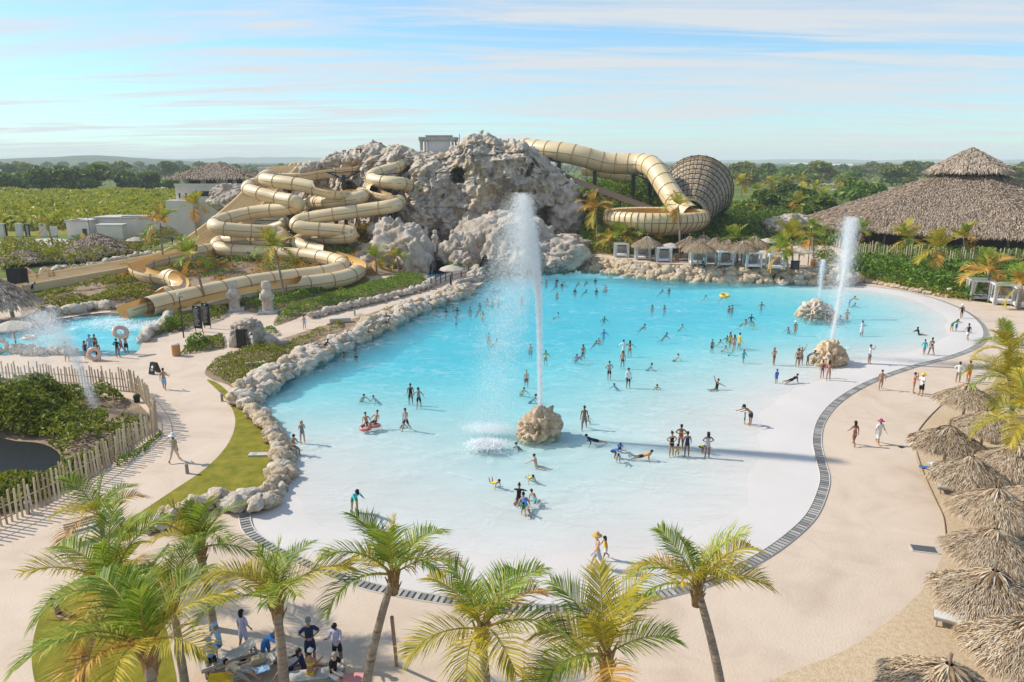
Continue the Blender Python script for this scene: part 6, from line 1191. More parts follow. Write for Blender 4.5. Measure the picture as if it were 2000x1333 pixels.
def skel(lean=0, hip=(0, 0), knee=(0, 0), arm=((0, 10, 8), (0, 10, 8)), head=0, pitch=0, roll=0, splay=4):
    J = {}; E = []
    def add(n, p, r, par=None):
        J[n] = (Vector(p), r)
        if par: E.append((par, n))
    u = Vector((0, -math.sin(R(lean)), math.cos(R(lean)))); pv = Vector((0, 0, 0))
    add('pelvis', pv, (.155, .115)); add('waist', pv+u*.20, (.135, .10), 'pelvis'); add('chest', pv+u*.38, (.165, .115), 'waist'); add('upper', pv+u*.50, (.13, .09), 'chest')
    hu = Vector((0, -math.sin(R(lean+head)), math.cos(R(lean+head)))); nk = pv+u*.58
    add('neck', nk, (.055, .055), 'upper'); add('jaw', nk+hu*.09+Vector((0, -.015, 0)), (.075, .085), 'neck'); add('skull', nk+hu*.20, (.085, .10), 'jaw')
    for k, s in ((0, -1), (1, 1)):
        h = R(hip[k]); kn = R(hip[k]-knee[k]); hp = pv+Vector((s*.095, 0, -.06)); sp = math.sin(R(splay))*s
        add('hip%d' % k, hp, (.095, .10), 'pelvis'); kp = hp+Vector((sp, -math.sin(h), -math.cos(h)))*.40; add('knee%d' % k, kp, (.062, .065), 'hip%d' % k)
        c2 = kp+Vector((sp*.4, -math.sin(kn), -math.cos(kn)))*.15; add('calf%d' % k, c2, (.055, .06), 'knee%d' % k)
        ap = kp+Vector((sp*.4, -math.sin(kn), -math.cos(kn)))*.40; add('ankle%d' % k, ap, (.036, .04), 'calf%d' % k)
        f = R(hip[k]-knee[k]); add('toe%d' % k, ap+Vector((s*.02, -math.cos(f)*.17, math.sin(f)*.17-.035 if abs(f) < .6 else math.sin(f)*.17)), (.035, .022), 'ankle%d' % k)
        fw, o, e = arm[k][:3]; fw, o, e = R(fw+lean), R(o), R(e); sh = pv+u*.51+Vector((s*.175, 0, 0)); add('shoulder%d' % k, sh, (.06, .06), 'upper')
        el = sh+Vector((s*math.sin(o), -math.sin(fw)*math.cos(o), -math.cos(fw)*math.cos(o)))*.27; add('elbow%d' % k, el, (.042, .042), 'shoulder%d' % k)
        fo = R(arm[k][3]) if len(arm[k]) > 3 else o*.6; wr = el+Vector((s*math.sin(fo), -math.sin(fw+e)*math.cos(fo), -math.cos(fw+e)*math.cos(fo)))*.24; add('wrist%d' % k, wr, (.028, .03), 'elbow%d' % k)
        d = (wr-el).normalized(); add('hand%d' % k, wr+d*.09, (.022, .038), 'wrist%d' % k); add('finger%d' % k, wr+d*.17, (.012, .028), 'hand%d' % k); th = wr+d*.06+Vector((0, -.045, 0)); add('thumb%d' % k, th, (.012, .014), 'wrist%d' % k)
    if pitch or roll:
        Mx = Matrix.Rotation(R(pitch), 3, 'X'); J = {k: (Mx @ p, r) for k, (p, r) in J.items()}
    return J, E
POSES = dict(
 st=dict(), st2=dict(hip=(6, -6), knee=(4, 6), arm=((8, 14, 20), (-6, 12, 10))), wk=dict(lean=4, hip=(24, -20), knee=(6, 22), arm=((-18, 10, 20), (22, 10, 25))), wk2=dict(lean=6, hip=(-16, 22), knee=(26, 8), arm=((20, 12, 30), (-16, 12, 12))),
 hp=dict(hip=(4, -3), arm=((-10, 45, 40, -55), (-10, 45, 40, -55))), ph=dict(head=22, lean=3, arm=((18, 8, 95), (18, 8, 95))), ho=dict(arm=((35, 10, 70), (30, 14, 85))), wv=dict(arm=((165, 10, 8), (5, 14, 10))), fc=dict(arm=((70, 20, 120), (70, 20, 120))), up=dict(arm=((160, 25, 10), (165, 25, 10))), wd=dict(lean=6, hip=(10, -8), knee=(6, 8), arm=((18, 48, 22), (12, 50, 22))),
 bd=dict(lean=55, hip=(-4, 6), knee=(2, 4), head=-20, arm=((20, 6, 5), (28, 6, 5))), sq=dict(lean=38, hip=(95, 88), knee=(125, 120), head=-10, arm=((40, 12, 25), (45, 10, 30))),
 si=dict(lean=-16, hip=(91, 100), knee=(0, 24), arm=((-48, 26, 4), (-46, 26, 4)), head=10), sd=dict(lean=8, hip=(86, 84), knee=(84, 80), arm=((25, 10, 55), (22, 12, 60)), head=8), wvs=dict(lean=-14, hip=(91, 112), knee=(0, 52), arm=((170, 8, 6), (-48, 26, 4))),
 sw=dict(pitch=42, head=-30, hip=(10, -6), knee=(10, 24), arm=((62, 48, 25), (52, 50, 25))), pr=dict(pitch=80, lean=-12, head=-48, hip=(8, 4), knee=(6, 14), arm=((64, 24, 52), (60, 24, 55))), lu=dict(pitch=76, lean=-10, head=-40, hip=(0, 0), knee=(85, 100), arm=((75, 16, 10), (70, 18, 10))), cr=dict(lean=78, hip=(78, 70), knee=(90, 86), head=-45, arm=((8, 6, 4), (6, 8, 4))), ly=dict(pitch=-84, head=14, hip=(6, 12), knee=(10, 26), arm=((10, 24, 14), (12, 20, 22))), rc=dict(pitch=-52, lean=20, head=10, hip=(52, 46), knee=(30, 46), arm=((-10, 20, 6), (-14, 24, 6))))
STYLE = {}
def cloth_of(style, bone, u, zrel):
    a = bone[:-1] if bone[-1] in '01' else bone
    tor = a in ('waist', 'chest', 'upper', 'pelvis'); leg = a == 'knee'
    if style == 'trunks': return 2 if (a == 'hip' or a == 'pelvis' or (a == 'waist' and u < .25) or (leg and u < .75)) else 0
    if style == 'onepiece': return 1 if (tor or (a == 'hip')) and not (a == 'upper' and u > .9) else 0
    if style == 'bikini': return 1 if (a == 'chest' and u > .55) or (a == 'upper' and u < .35) else 2 if a in ('hip', 'pelvis') or (a == 'waist' and u < .12) else 0
    if style == 'shirt': return 1 if (a in ('waist', 'chest', 'upper', 'shoulder') or (a == 'elbow' and u < .7)) else 2 if (a in ('hip', 'pelvis') or (leg and u < .85)) else 0
    if style == 'rash': return 1 if (a in ('waist', 'chest', 'upper', 'shoulder', 'elbow') or (a == 'wrist' and u < .85)) else 2 if (a in ('hip', 'pelvis') or (leg and u < .55)) else 0
    if style == 'full': return 1 if (a in ('waist', 'chest', 'upper', 'shoulder', 'elbow') or (a == 'wrist' and u < .9)) else 2 if a in ('hip', 'pelvis', 'knee', 'calf') or (a == 'ankle' and u < .8) else 0
    if style == 'vest': return 1 if a in ('waist', 'chest', 'upper') and not (a == 'waist' and u < .2) else 2 if (a in ('hip', 'pelvis') or (leg and u < .5)) else 0
    if style == 'dress': return 1 if (a in ('waist', 'chest', 'upper', 'shoulder', 'hip', 'pelvis', 'knee') or (a == 'elbow')) else 0
    return 0
BODY = {}; HEADS = {}; BASE = {}
def body_mesh(pose, style):
    key = (pose, style)
    if key in BODY: return BODY[key]
    J, E = skel(**POSES[pose]); names = list(J); me_ = bpy.data.meshes.new('b'); me_.from_pydata([J[n][0] for n in names], [(names.index(a), names.index(b)) for a, b in E], [])
    if ('base', pose) not in BODY:
        o = bpy.data.objects.new('b', me_); C.objects.link(o); md = o.modifiers.new('s', 'SKIN'); md.branch_smoothing = .4; md.use_smooth_shade = True
        for i, n in enumerate(names): o.data.skin_vertices[0].data[i].radius = J[n][1]; o.data.skin_vertices[0].data[i].use_root = (n == 'pelvis')
        sb = o.modifiers.new('u', 'SUBSURF'); sb.levels = 1; sb.render_levels = 1
        dg = bpy.context.evaluated_depsgraph_get(); res = bpy.data.meshes.new_from_object(o.evaluated_get(dg)); bpy.data.objects.remove(o)
        co = np.array([v.co[:] for v in res.vertices]); BODY[('base', pose)] = res; BASE[pose] = co[:, 2].min()
        HEADS[pose] = (J['skull'][0], (J['skull'][0]-J['jaw'][0]).normalized())
    res = BODY[('base', pose)].copy(); res.name = 'person_body'
    nf = len(res.polygons); Cc = np.zeros(nf*3); res.polygons.foreach_get('center', Cc); Cc = Cc.reshape(-1, 3); best = np.full(nf, 1e9); bi = np.zeros(nf, int); bu = np.zeros(nf)
    for k, (a, b) in enumerate(E):
        pa, pb = np.array(J[a][0]), np.array(J[b][0]); ab = pb-pa; t = np.clip((Cc-pa) @ ab/(ab @ ab+1e-9), 0, 1); d = np.linalg.norm(Cc-pa-t[:, None]*ab, axis=1)-.6*(J[a][1][0]*(1-t)+J[b][1][0]*t); m = d < best; best[m] = d[m]; bi[m] = k; bu[m] = t[m]
    mi = np.array([cloth_of(style, E[bi[i]][1], bu[i], 0) for i in range(nf)], np.int32); res.materials.clear()
    for q in (pmat('s', 'm'), pmat('c', 'bk'), pmat('c', 'nv')): res.materials.append(q)
    res.polygons.foreach_set('material_index', mi); res.polygons.foreach_set('use_smooth', [True]*nf)
    # clothes stand a little off the skin
    vi = set()
    for p in res.polygons:
        if mi[p.index]: vi.update(p.vertices)
    for i in vi: v = res.vertices[i]; v.co += v.normal*(.022 if style in ('shirt', 'dress', 'trunks') else .008)
    res.update(); BODY[key] = res; return res
def hair_meshes():
    V, Fq = ICO[3]; out = {}
    def cap(sel, sc, nz=.06, ext=None):
        keep = [f for f in Fq if all(sel(V[i]) for i in f)]; P = V*np.array(sc)*(1+nz*fbm(V*5, 2))[:, None]
        if ext: P = np.array([ext(p) for p in P])
        return P, np.array(keep)
    s0 = lambda p: p[2] > -.05 or (p[1] > .25 and p[2] > -.75)
    out['short'] = cap(s0, (.098, .118, .118)); out['long'] = cap(lambda p: p[2] > -.05 or p[1] > .1, (.105, .125, .125), .08, lambda p: p if p[2] > -.02 or p[1] < .0 else np.array([p[0]*1.05, p[1]*.9+.03, p[2]*3.2]))
    b1, f1 = out['short']; b2 = V*.055+np.array([0, .09, .10]); out['bun'] = (np.concatenate([b1, b2]), np.concatenate([f1, Fq+len(b1)]))
    return out
HM = hair_meshes(); HMESH = {}
def hair(kind, colr):
    if (kind, colr) not in HMESH: P, f = HM[kind]; HMESH[(kind, colr)] = npmesh('hair', P, f, mat('hair '+colr, HAIRC[colr], rough=.5), True)
    return HMESH[(kind, colr)]
def hat(kind, c):
    if (kind, c) in HMESH: return HMESH[(kind, c)]
    mb_ = MB(); m_ = M_STRAW if c == 'st' else pmat('c', c)
    if kind == 'hat': mb_.lathe([(.0, .15), (.07, .145), (.10, .09), (.11, .03), (.16, .015), (.24, -.02), (.23, -.03), (.10, .0)], 16)
    else: mb_.lathe([(.0, .135), (.06, .125), (.10, .08), (.112, .0)], 14); mb_.add([(-.09, -.08, .012), (.09, -.08, .012), (.07, -.20, -.005), (-.07, -.20, -.005)], [(0, 1, 2, 3)])
    HMESH[(kind, c)] = mb_.mesh('hat', m_, True); return HMESH[(kind, c)]
def in_pool(x, y): return bool(inside(POOL, np.array([[x, y]]))[0])
def person(x, y, z, pose, rz, h, style, top, bot, skin, hr, label, group):
    s = h/1.74; me_ = body_mesh(pose, style); o = obj('person', me_, None, (x, y, z-BASE[pose]*s), (0, 0, R(rz)), s); tag(o, label, 'person', group)
    for i, q in enumerate((pmat('s', skin), pmat('c', top), pmat('c', bot))): o.material_slots[i].link = 'OBJECT'; o.material_slots[i].material = q
    hp, hd = HEADS[pose]; q = hd.to_track_quat('Z', 'Y'); e = q.to_euler()
    ax = Vector((0, 0, 1)).rotation_difference(hd).to_euler()
    k = hr.split('-'); kid = 1.18 if h < 1.35 else 1.0
    if k[0] in ('hat', 'cap'): obj('hair', hair('short', 'k'), o, hp, ax, kid); obj('hat', hat(k[0], k[1]), o, hp+hd*.03, ax, kid)
    else: obj('hair', hair(k[0], k[1]), o, hp, ax, kid)
    return o
def person_px(px, py, pose, rz, h, style, top, bot, skin, hr, label, group, z=None, Y=None):
    if Y is not None: p = A(px, py, Y); x, y, zz = p
    else:
        zz = 0 if z is None else z; p = G(px, py, zz if z is not None else -.03); x, y = p.x, p.y
        if z is None and in_pool(x, y):
            d = float(depth_at(np.array([[x, y]]))[0]); zz = -.05-d
            if pose in ('sw', 'lu') and d > .3: body_mesh(pose, style); zz = -.07+(.07 if pose == 'sw' else .2)*h/1.74-(HEADS[pose][0].z-BASE[pose])*h/1.74
            if d > h*.78: zz = -.07-h*.80
    person(x, y, zz, pose, rz, h, style, top, bot, skin, hr, label, group)
GB = 'bathers in the wave pool'; GD = 'people on the deck'; GS = 'people at the splash pool'; GL = 'people resting at the bottom edge'; GM = 'people on the mountain'
PEOPLE = '''
1057 551 st 0 1.6 rash bk bk b short-k B|dark-haired bather farthest left of the far group, beside the tall fountain
1067 552 st 30 1.65 trunks bk bk b short-k B|bather just right of the leftmost one in the far group
1088 548 st 0 1.7 rash bk bk m short-k B|farthest back bather of the far group left of the rock wall
1082 557 sw 60 1.6 rash bk bk b short-k B|nearest of the tight cluster of heads in the far group
1086 553 st 0 1.6 rash bl bk b short-k B|middle head of the tight cluster in the far group
1098 556 st 0 1.6 rash bk bk b short-k B|head right of the tight cluster in the far group
1105 551 sw -40 1.6 rash lg bk m short-k B|pale-shirted swimmer behind the right end of the far cluster
1127 552 sw 30 1.6 rash bk bk b short-k B|lone swimmer between the far cluster and the rock wall
1143 550 sw 20 1.6 rash bk bk b short-k B|swimmer below the left end of the boulder wall
1163 548 st 0 1.6 rash bk bk b short-k B|bather nearest the boulder wall at the far end
1123 568 st 0 1.65 rash bk bk b short-k B|left of three bathers in a line across the far water
1140 567 sw 70 1.6 rash bk bk b short-k B|middle of three bathers in a line across the far water
1165 568 st 0 1.6 rash bk bk m short-k B|right of three bathers in a line across the far water
1180 562 st -20 1.6 trunks wh bk l short-br B|left of a fair-haired pair in the far water
1184 562 st 20 1.6 trunks wh bk l short-br B|right of a fair-haired pair in the far water
1088 575 st 0 1.6 trunks bk bk m short-bd B|lone light-haired bather right of the tall fountain
1084 612 sw 80 1.6 rash lg bk m short-k B|lone swimmer in the open water right of the fountain column
1180 619 sw 0 1.7 rash bk bk b short-k B|swimmer with spread arms in the middle distance
1179 650 wd 20 1.7 rash bl bl m short-k B|wader in a blue rash shirt walking away from the far group
1160 666 sw 40 1.5 rash nv bk m short-k B|left swimmer of a pair below the blue wader
1171 660 sw -20 1.5 trunks bk bk m short-bd B|right fair-haired swimmer of a pair below the blue wader
1218 680 wd 180 1.75 rash wh wh m short-k B|wader in a white long-sleeved shirt seen from behind
1230 681 wd 160 1.68 bikini bk bk m long-k B|woman in a black bikini right of the white-shirted wader
1139 684 st2 0 1.6 bikini rd bk m long-k B|woman standing waist deep above the hugging pair
1126 692 sw 0 1.6 rash mg bk b short-k B|left of a hugging pair of bathers in dark red
1131 690 sw 60 1.5 rash mg bk b short-k B|right of a hugging pair of bathers in dark red
1216 706 st2 -15 1.68 bikini pk bk m long-k B|long-haired woman in a patterned bikini wading alone
1190 730 hp 10 1.72 vest lg bk m short-k B|woman in a pale patterned top with elbows out, wading
1227 748 st 15 1.75 rash wh bk b short-k B|man in a white shirt and black shorts wading knee deep
1206 750 sw -60 1.4 rash bl bl m short-k B|child in bright blue swimming beside the white-shirted man
1066 692 wd 0 1.5 vest yl bk b short-k B|child in a black and yellow vest right of the fountain column
1036 678 st 0 1.6 trunks pk bk l short-bd B|fair bather seen through the fine fountain mist
1028 740 st 0 1.6 trunks pk bk l short-bd B|bather low in the water behind the fountain column
1020 757 sw 20 1.5 vest yl bk m short-k B|bather with a yellow vest seen through the fountain mist
1037 772 sw 80 1.6 rash gy bk m short-k B|bather with raised elbow just left of the jet
850 608 st 0 1.6 trunks wh bk m short-k B|bather in white nearest the left rock wall
871 608 st2 0 1.6 rash bk bk b short-k B|dark bather second from the left rock wall
884 600 st 0 1.6 trunks bk bk m short-k B|bather right against the left rock wall
893 606 wd 0 1.7 rash nv nv b short-k B|wader in a dark shirt with arms spread near the left rocks
891 624 st2 40 1.5 rash lv bk m long-k B|girl in a lilac top wading in front of the others
918 606 st2 0 1.7 rash gy bk b short-k B|tall dark-shirted wader in the left far group
931 608 sw 30 1.6 trunks bk bk b short-k B|low bather left of the one in yellow
937 597 st 0 1.6 trunks bk bk b short-k B|bather behind the one in yellow
943 614 st2 0 1.6 onepiece yl yl b short-k B|bather in a bright yellow suit in the left far group
952 589 st 0 1.65 trunks bk bk m short-k B|leftmost of three bare-backed bathers left of the spray
962 590 st 0 1.65 trunks bk bk m short-k B|middle of three bare-backed bathers left of the spray
974 588 st 0 1.65 trunks bk bk l short-k B|right of three bare-backed bathers, at the edge of the spray
965 566 sw 10 1.6 trunks bk bk m short-k B|left of two heads near the rocks under the footbridge
971 567 sw 50 1.6 trunks bk bk m short-k B|right of two heads near the rocks under the footbridge
1019 586 st 0 1.6 trunks wh bk l short-k B|bather seen between the spray and the jet column
955 657 st 0 1.6 trunks bk bk m short-k B|bather left of the falling spray in mid pool
963 663 sw 60 1.6 trunks gy bk l short-br B|blurred bather under the falling spray in mid pool
754 634 sw 20 1.6 trunks bk bk b short-k B|left of two bathers hugging the left rock wall
758 641 sw 50 1.6 trunks bk bk m short-k B|right of two bathers hugging the left rock wall
634 691 sw 90 1.6 rash bk bk d short-k B|dark bather against the boulders of the left wall
671 694 st2 -20 1.6 vest bk bk b long-k B|long-haired bather in black near the left boulders
688 684 sw 60 1.6 rash bk bk b short-k B|splashing swimmer near the left boulders
695 696 st 0 1.4 rash bk bk b short-k B|small bather right of the one in black by the left boulders
706 770 sw 40 1.6 trunks bk bk m short-k B|left bather of a chatting pair in the left shallows
738 773 sw -60 1.6 rash gy gy m short-bd B|fair-haired bather stretching an arm toward the other
802 776 st2 5 1.72 vest bk bk b short-k B|man in a black sleeveless top wading with a woman
818 784 wd -10 1.68 vest gy bk m long-k B|woman in a grey top and dark shorts beside the man in black
793 832 wk -25 1.7 vest lg bk m short-k B|person in a pale tank top and black shorts walking in the shallows
781 824 sw 50 1.5 trunks pk pk b short-k B|low bather beside the walker in the pale tank top
591 861 ph 20 1.62 onepiece gy gy l long-bd B|fair-haired woman in a dark suit standing near the boulders
573 884 sd 60 1.75 trunks bk gy m short-k B|shirtless man sitting on the boulder edge with legs out
1290 566 sw 40 1.6 rash bk bk b short-k B|left of two dark swimmers below the boulder wall middle
1307 567 st 0 1.55 rash bk bk b short-k B|right of two dark swimmers below the boulder wall middle
1375 577 sw 30 1.4 vest yl lm b short-k B|child with a yellow vest in the far right water
1410 576 sw 80 1.6 rash bk bk b short-k B|bather leaning on the yellow float
1274 601 st2 0 1.6 onepiece gy bk m long-k B|left of two women standing far apart in mid pool
1298 602 st2 10 1.6 onepiece gy bk m long-k B|right of two women standing far apart in mid pool
1424 603 st2 -20 1.65 onepiece bk bk m long-k B|left of an embracing couple in the right water
1430 602 st2 30 1.7 trunks bk bk m short-k B|right of an embracing couple in the right water
1487 597 wd 0 1.72 rash gy gy m short-k B|lone man in a grey shirt in the right water
1450 625 sw 60 1.6 trunks bk bk m short-k B|left bather of the family with the red ball colour
1457 627 sw 0 1.1 vest rd rd m short-k B|small child in red among a family in the right water
1467 622 wd 0 1.6 rash nv bk m short-k B|parent in dark blue behind the child in red
1472 629 sw -30 1.3 vest yl yl m short-k B|child in yellow beside the parent in dark blue
1329 634 sw 20 1.6 trunks wh bk l short-k B|lone bather in a white top in the middle of the pool
1253 634 sw 70 1.6 rash bk bk b short-k B|lone head in the water between two wading pairs
1296 652 sw 100 1.6 rash bk bk b short-k B|swimmer stretched out in the middle of the pool
1541 640 sw -30 1.6 trunks bk bk b short-k B|bather low in the water beside the woman in the pale hat
1553 645 st2 0 1.66 bikini pk pk m hat-wh B|woman in a pale hat standing waist deep on the right
1403 664 sw 30 1.3 vest yl lm b short-k B|child in a yellow vest left of the family group
1421 656 sw -20 1.5 rash bk bk b short-k B|dark head at the back of the family group
1426 669 st2 20 1.66 onepiece lm lm m long-br B|woman in a green and yellow suit in the family group
1434 674 st2 190 1.6 onepiece pk pk m long-k B|woman in pink seen from behind in the family group
1444 672 st2 90 1.7 rash yl yl b short-k B|tall bather in bright yellow at the right of the family group
1412 676 sw 40 1.4 rash pk bk m short-k B|child in a pink shirt floating left of the family group
1391 678 st 10 1.4 rash gy bk b short-k B|boy in a dark shirt apart on the left of the family group
1425 685 sw 80 1.2 rash te bk l short-bd B|fair-haired toddler in front of the family group
1452 703 wk 20 1.35 rash te te m long-br B|child in a turquoise suit walking in shallow water
1318 694 sw 110 1.6 trunks wh bk l short-br B|swimmer in a pale top gliding sideways in mid pool
1265 712 sw 95 1.6 rash gy bk m short-k B|swimmer face down kicking up a small splash
1281 751 sw 10 1.3 vest yl bl m short-k B|child with a yellow vest and spread arms in the shallows
1399 757 wvs -60 1.7 vest bk gn m short-k B|man sitting in the shallows with one arm raised
1511 709 hp 30 1.66 bikini pk bk m long-og B|red-haired woman in dark shorts standing in ankle deep water
1557 714 st2 -20 1.68 bikini bk bk m long-k B|woman in a dark bikini beside two playing people
1564 710 up 10 1.7 trunks gy gy m short-gr B|person throwing both arms up beside the fountain rock
1577 710 bd 60 1.7 rash gy gy b short-k B|person in wet grey clothes stooping beside the fountain rock
1516 747 st2 190 1.2 rash bl bl m cap-bl B|small boy in bright blue with a blue cap on the wet beach
1546 748 pr 110 1.6 rash bk bk m short-k B|person in black lying propped on the wet beach
1465 829 bd -70 1.8 trunks bk nv m cap-bk B|shirtless man in blue patterned trunks bending to a toddler
1454 827 st 80 .85 rash gn bk m short-k B|toddler in a dark green suit held by the bending man
1607 677 sw -60 1.5 rash bk bk m short-k B|bather lying in the water behind the golden rock
1605 738 st2 170 1.5 onepiece mg bk m bun-k B|girl in a patterned suit in front of the golden rock
1617 743 st2 160 1.7 bikini pk pk m long-k B|tall long-haired woman in a pale pink bikini by the golden rock
1586 622 st2 0 1.6 trunks gy gy m short-k B|person standing against the low pale rock
1614 624 st2 10 1.66 bikini bk bk b short-k B|left person of the crowded group beside the low pale rock
1620 628 bd 40 1.6 onepiece bk bk b long-k B|stooping woman in the crowded group beside the low pale rock
1625 622 st 0 1.6 trunks gy gy m short-k B|man at the back of the crowded group by the low pale rock
1635 618 sw 80 1.6 rash bl bl m short-k B|bather in bright blue right of the crowded group
1654 622 hp 0 1.66 bikini og og m short-k B|woman in an orange suit standing right of the slanting jet
1659 592 bd 70 1.74 trunks bl bl m short-k B|man in royal blue trunks stooping to a swimming child
1666 593 sw 80 1.2 rash bk bk b short-k B|child swimming in front of the man in royal blue trunks
1683 650 ho 20 1.7 dress wh wh b short-k B|person in a long white shirt wading on the right
1697 711 fc 30 1.78 rash wh gy m short-k B|man in a white long-sleeved shirt lifting both hands to his face
1804 693 wk 170 1.5 rash te te m short-br B|child in a turquoise shirt walking up the beach with a woman
1818 694 wk2 175 1.7 bikini wh wh b bun-k B|woman in white bikini bottoms walking up the beach
1795 652 si 60 1.6 rash bk bk m long-br B|person sitting in the thin water on the right
1858 647 bd 30 1.66 rash gn gn m long-br B|woman in green stooping over a small child on the right
1867 647 st 0 .95 rash bl bl m short-k B|small child in blue beside the woman in green
1889 665 wk 180 1.78 vest nv wh m short-k B|man in a dark top and white shorts walking out of the pool
1141 829 wk -8 1.8 trunks og gy b short-k B|shirtless man in patterned trunks carrying a child in yellow
1148 818 sd 60 .8 vest yl yl b short-k B|child in a yellow float vest carried by the man
1161 861 pr -80 1.65 rash nv bk m short-k B|woman in dark blue stretched on her side in the shallows
1209 874 cr 0 1.35 rash bl bl m short-k B|child in blue on all fours right of the stretched woman
1194 886 cr 60 1.4 rash bl nv b short-k B|child in dark blue crawling at the left of a pair
1208 894 cr -10 1.2 rash lv gy m short-k B|child in a checked top crawling at the right of a pair
1256 893 pr 80 1.5 vest og bk b short-k B|child in an orange vest lying face down in the shallows
1311 887 hp 10 1.66 onepiece bk bk m bun-k B|woman in a black suit, left of a standing group
1329 874 hp 170 1.70 bikini og pk b short-k B|woman in an orange top standing at the back of the group
1321 884 sq 0 1.2 vest yl yl m short-k B|child in a yellow vest crouching within the standing group
1341 888 st2 175 1.66 onepiece nv wh b short-k B|woman in a striped dark suit seen from behind in the group
1366 880 cr 40 1.2 vest lm bk b short-k B|child in a lime green vest kneeling right of the group
1381 892 hp 180 1.7 onepiece lg wh b long-k B|woman with a long braid and pale suit, right of the group
1019 866 sw -70 1.6 rash bk bk d short-k B|swimmer in dark goggles near the foot of the golden rock
1048 904 si 60 1.62 bikini pk pk l short-k B|woman in a pink bikini reclining in the shallows
1036 932 pr 20 1.2 vest yl lm m short-k B|child in a lime and yellow vest face down in the shallows
966 945 lu 40 1.2 vest yl yl m short-k B|child in a yellow vest with feet in the air
1013 971 si -10 1.65 rash bk bk m bun-k B|woman in a black long-sleeved top sitting in the shallows
1026 994 pr 190 1.68 onepiece bl nv m bun-k B|woman in a blue patterned suit lying face down
1022 998 sq 0 1.1 rash gn gn m short-k B|small child in green beside the lying woman
1044 980 lu 200 1.3 trunks te te m short-k B|child lying with both feet kicked up in the shallows
1166 1111 wk -70 1.8 trunks tn lg l hat-st B|shirtless man in a wide straw hat walking along the beach
1182 1092 wk2 -70 1.2 vest yl wh b long-k B|little girl in a yellow vest following the man in the straw hat
693 998 bd 30 1.75 rash te gn m cap-bk B|man in a cap and dark swim shirt stooping behind a palm
1877 622 wk 160 1.68 onepiece bk bk b hat-wh D|woman in a black suit and white hat at the far beach edge
1719 762 wk -20 1.7 bikini gy gy m short-k D|woman in a patterned bikini stepping over the drain
1783 769 fc 60 1.68 bikini rd rd m short-k D|woman in a red bikini talking to a man in a yellow hat
1798 774 ho -70 1.78 shirt wh bk m hat-yl D|man in a yellow hat, white shirt and dark trousers
1870 748 hp 150 1.74 rash wh gy m short-k D|person in a white shirt walking beside the palm fronds
1890 746 st2 170 1.76 trunks tn og m short-k D|shirtless man partly behind the palm fronds
1667 871 wk 185 1.68 bikini pk pk b long-k D|woman in a coral bikini walking away on the beach
1714 868 wk 10 1.7 dress wh wh m hat-mg D|woman in a sheer white dress and dark pink hat
322 762 wk2 190 1.8 trunks lb lb m short-k D|shirtless man in pale blue shorts walking away on the plaza
342 903 wk 175 1.8 full kh tn d hat-wh D|man in beige clothes and a white cap walking beside the fence
495 684 ph -50 1.72 full wh wh d cap-wh D|attendant in white uniform beside the black cave door
595 644 st2 20 1.5 onepiece lb lb l long-br D|girl in a pale blue swimsuit walking on the pool path
169 702 st2 60 1.68 onepiece nv nv m long-k S|woman in a dark suit at the left of the group by the splash pool
193 704 st2 0 1.7 trunks bk bk b short-k S|dark person behind the upright swim ring
178 690 st2 20 1.7 shirt lb lb m hat-gy S|person in a grey hat and light blue at the splash pool edge
188 689 st2 -10 1.72 trunks bk nv b short-k S|bare-chested man at the back of the splash pool group
231 699 hp 170 1.78 full bk gy m short-k S|attendant in a black shirt seen from behind at the splash pool
239 692 wk -30 1.66 onepiece mg pk m bun-k S|woman in pink between the attendant and the ring carrier
248 691 up 180 1.78 trunks bk nv m short-k S|man in navy shorts carrying a swim ring over his head
132 706 hp 20 1.75 shirt gy gy m cap-gy S|person in grey veiled by the left fountain spray
64 572 bd 80 1.72 shirt nv nv m short-k S|person in a blue shirt bending beside the run-out slide
56 549 st2 30 1.7 bikini rd rd m long-k S|woman beside the left upright swim ring on the far path
75 556 ho 170 1.76 trunks yl yl m short-k S|man in orange shorts standing between the swim rings
99 552 wk 30 1.5 trunks og og m short-k S|child right of the right upright swim ring
107 551 st2 20 1.75 trunks gy gy m short-k S|man in grey right of the upright swim rings
130 492 wk 0 1.7 shirt lb bk m short-k S|person in light blue on the path by the hut roofs
337 478 wk 60 1.75 full bk bk d short-k S|dark-clad walker near the picket railing under the slides
946 538 st2 0 1.74 full wh lb d cap-wh D|attendant in white at the rock doorway by the footbridge
954 536 ph 60 1.6 shirt wh wh m short-k D|person in white right of the attendant at the rock doorway
880 562 st2 90 1.74 shirt bk bk d short-k D|dark-clad person standing under the cream parasol
608 1297 hp 18 1.80 shirt nv nv m cap-gy L|man in a navy shirt and grey cap standing near the loungers
661 1302 ph -12 1.82 rash lv bk b short-k L|man in a pale lilac shirt and black shorts looking at his hands
432 1280 sd -35 1.74 full lb bl m cap-lb L|person in a light blue hooded top sitting beside a lounger
478 1268 st2 150 1.6 dress lv nv m long-k L|woman in a lilac top and blue skirt with a long braid
521 1292 bd 70 1.66 dress bl bl m bun-br L|woman in a blue patterned dress leaning over a lounger
558 1322 si 130 1.72 shirt nv nv m short-k L|person in navy seen from behind beside the ragged palm trunk
596 1312 si 95 1.66 rash nv nv m long-k L|long-haired woman in navy sitting with bent knees
116 1205 si 70 1.66 bikini bk bk m long-k L|woman sitting on the lower left lawn under the orange frond
'''
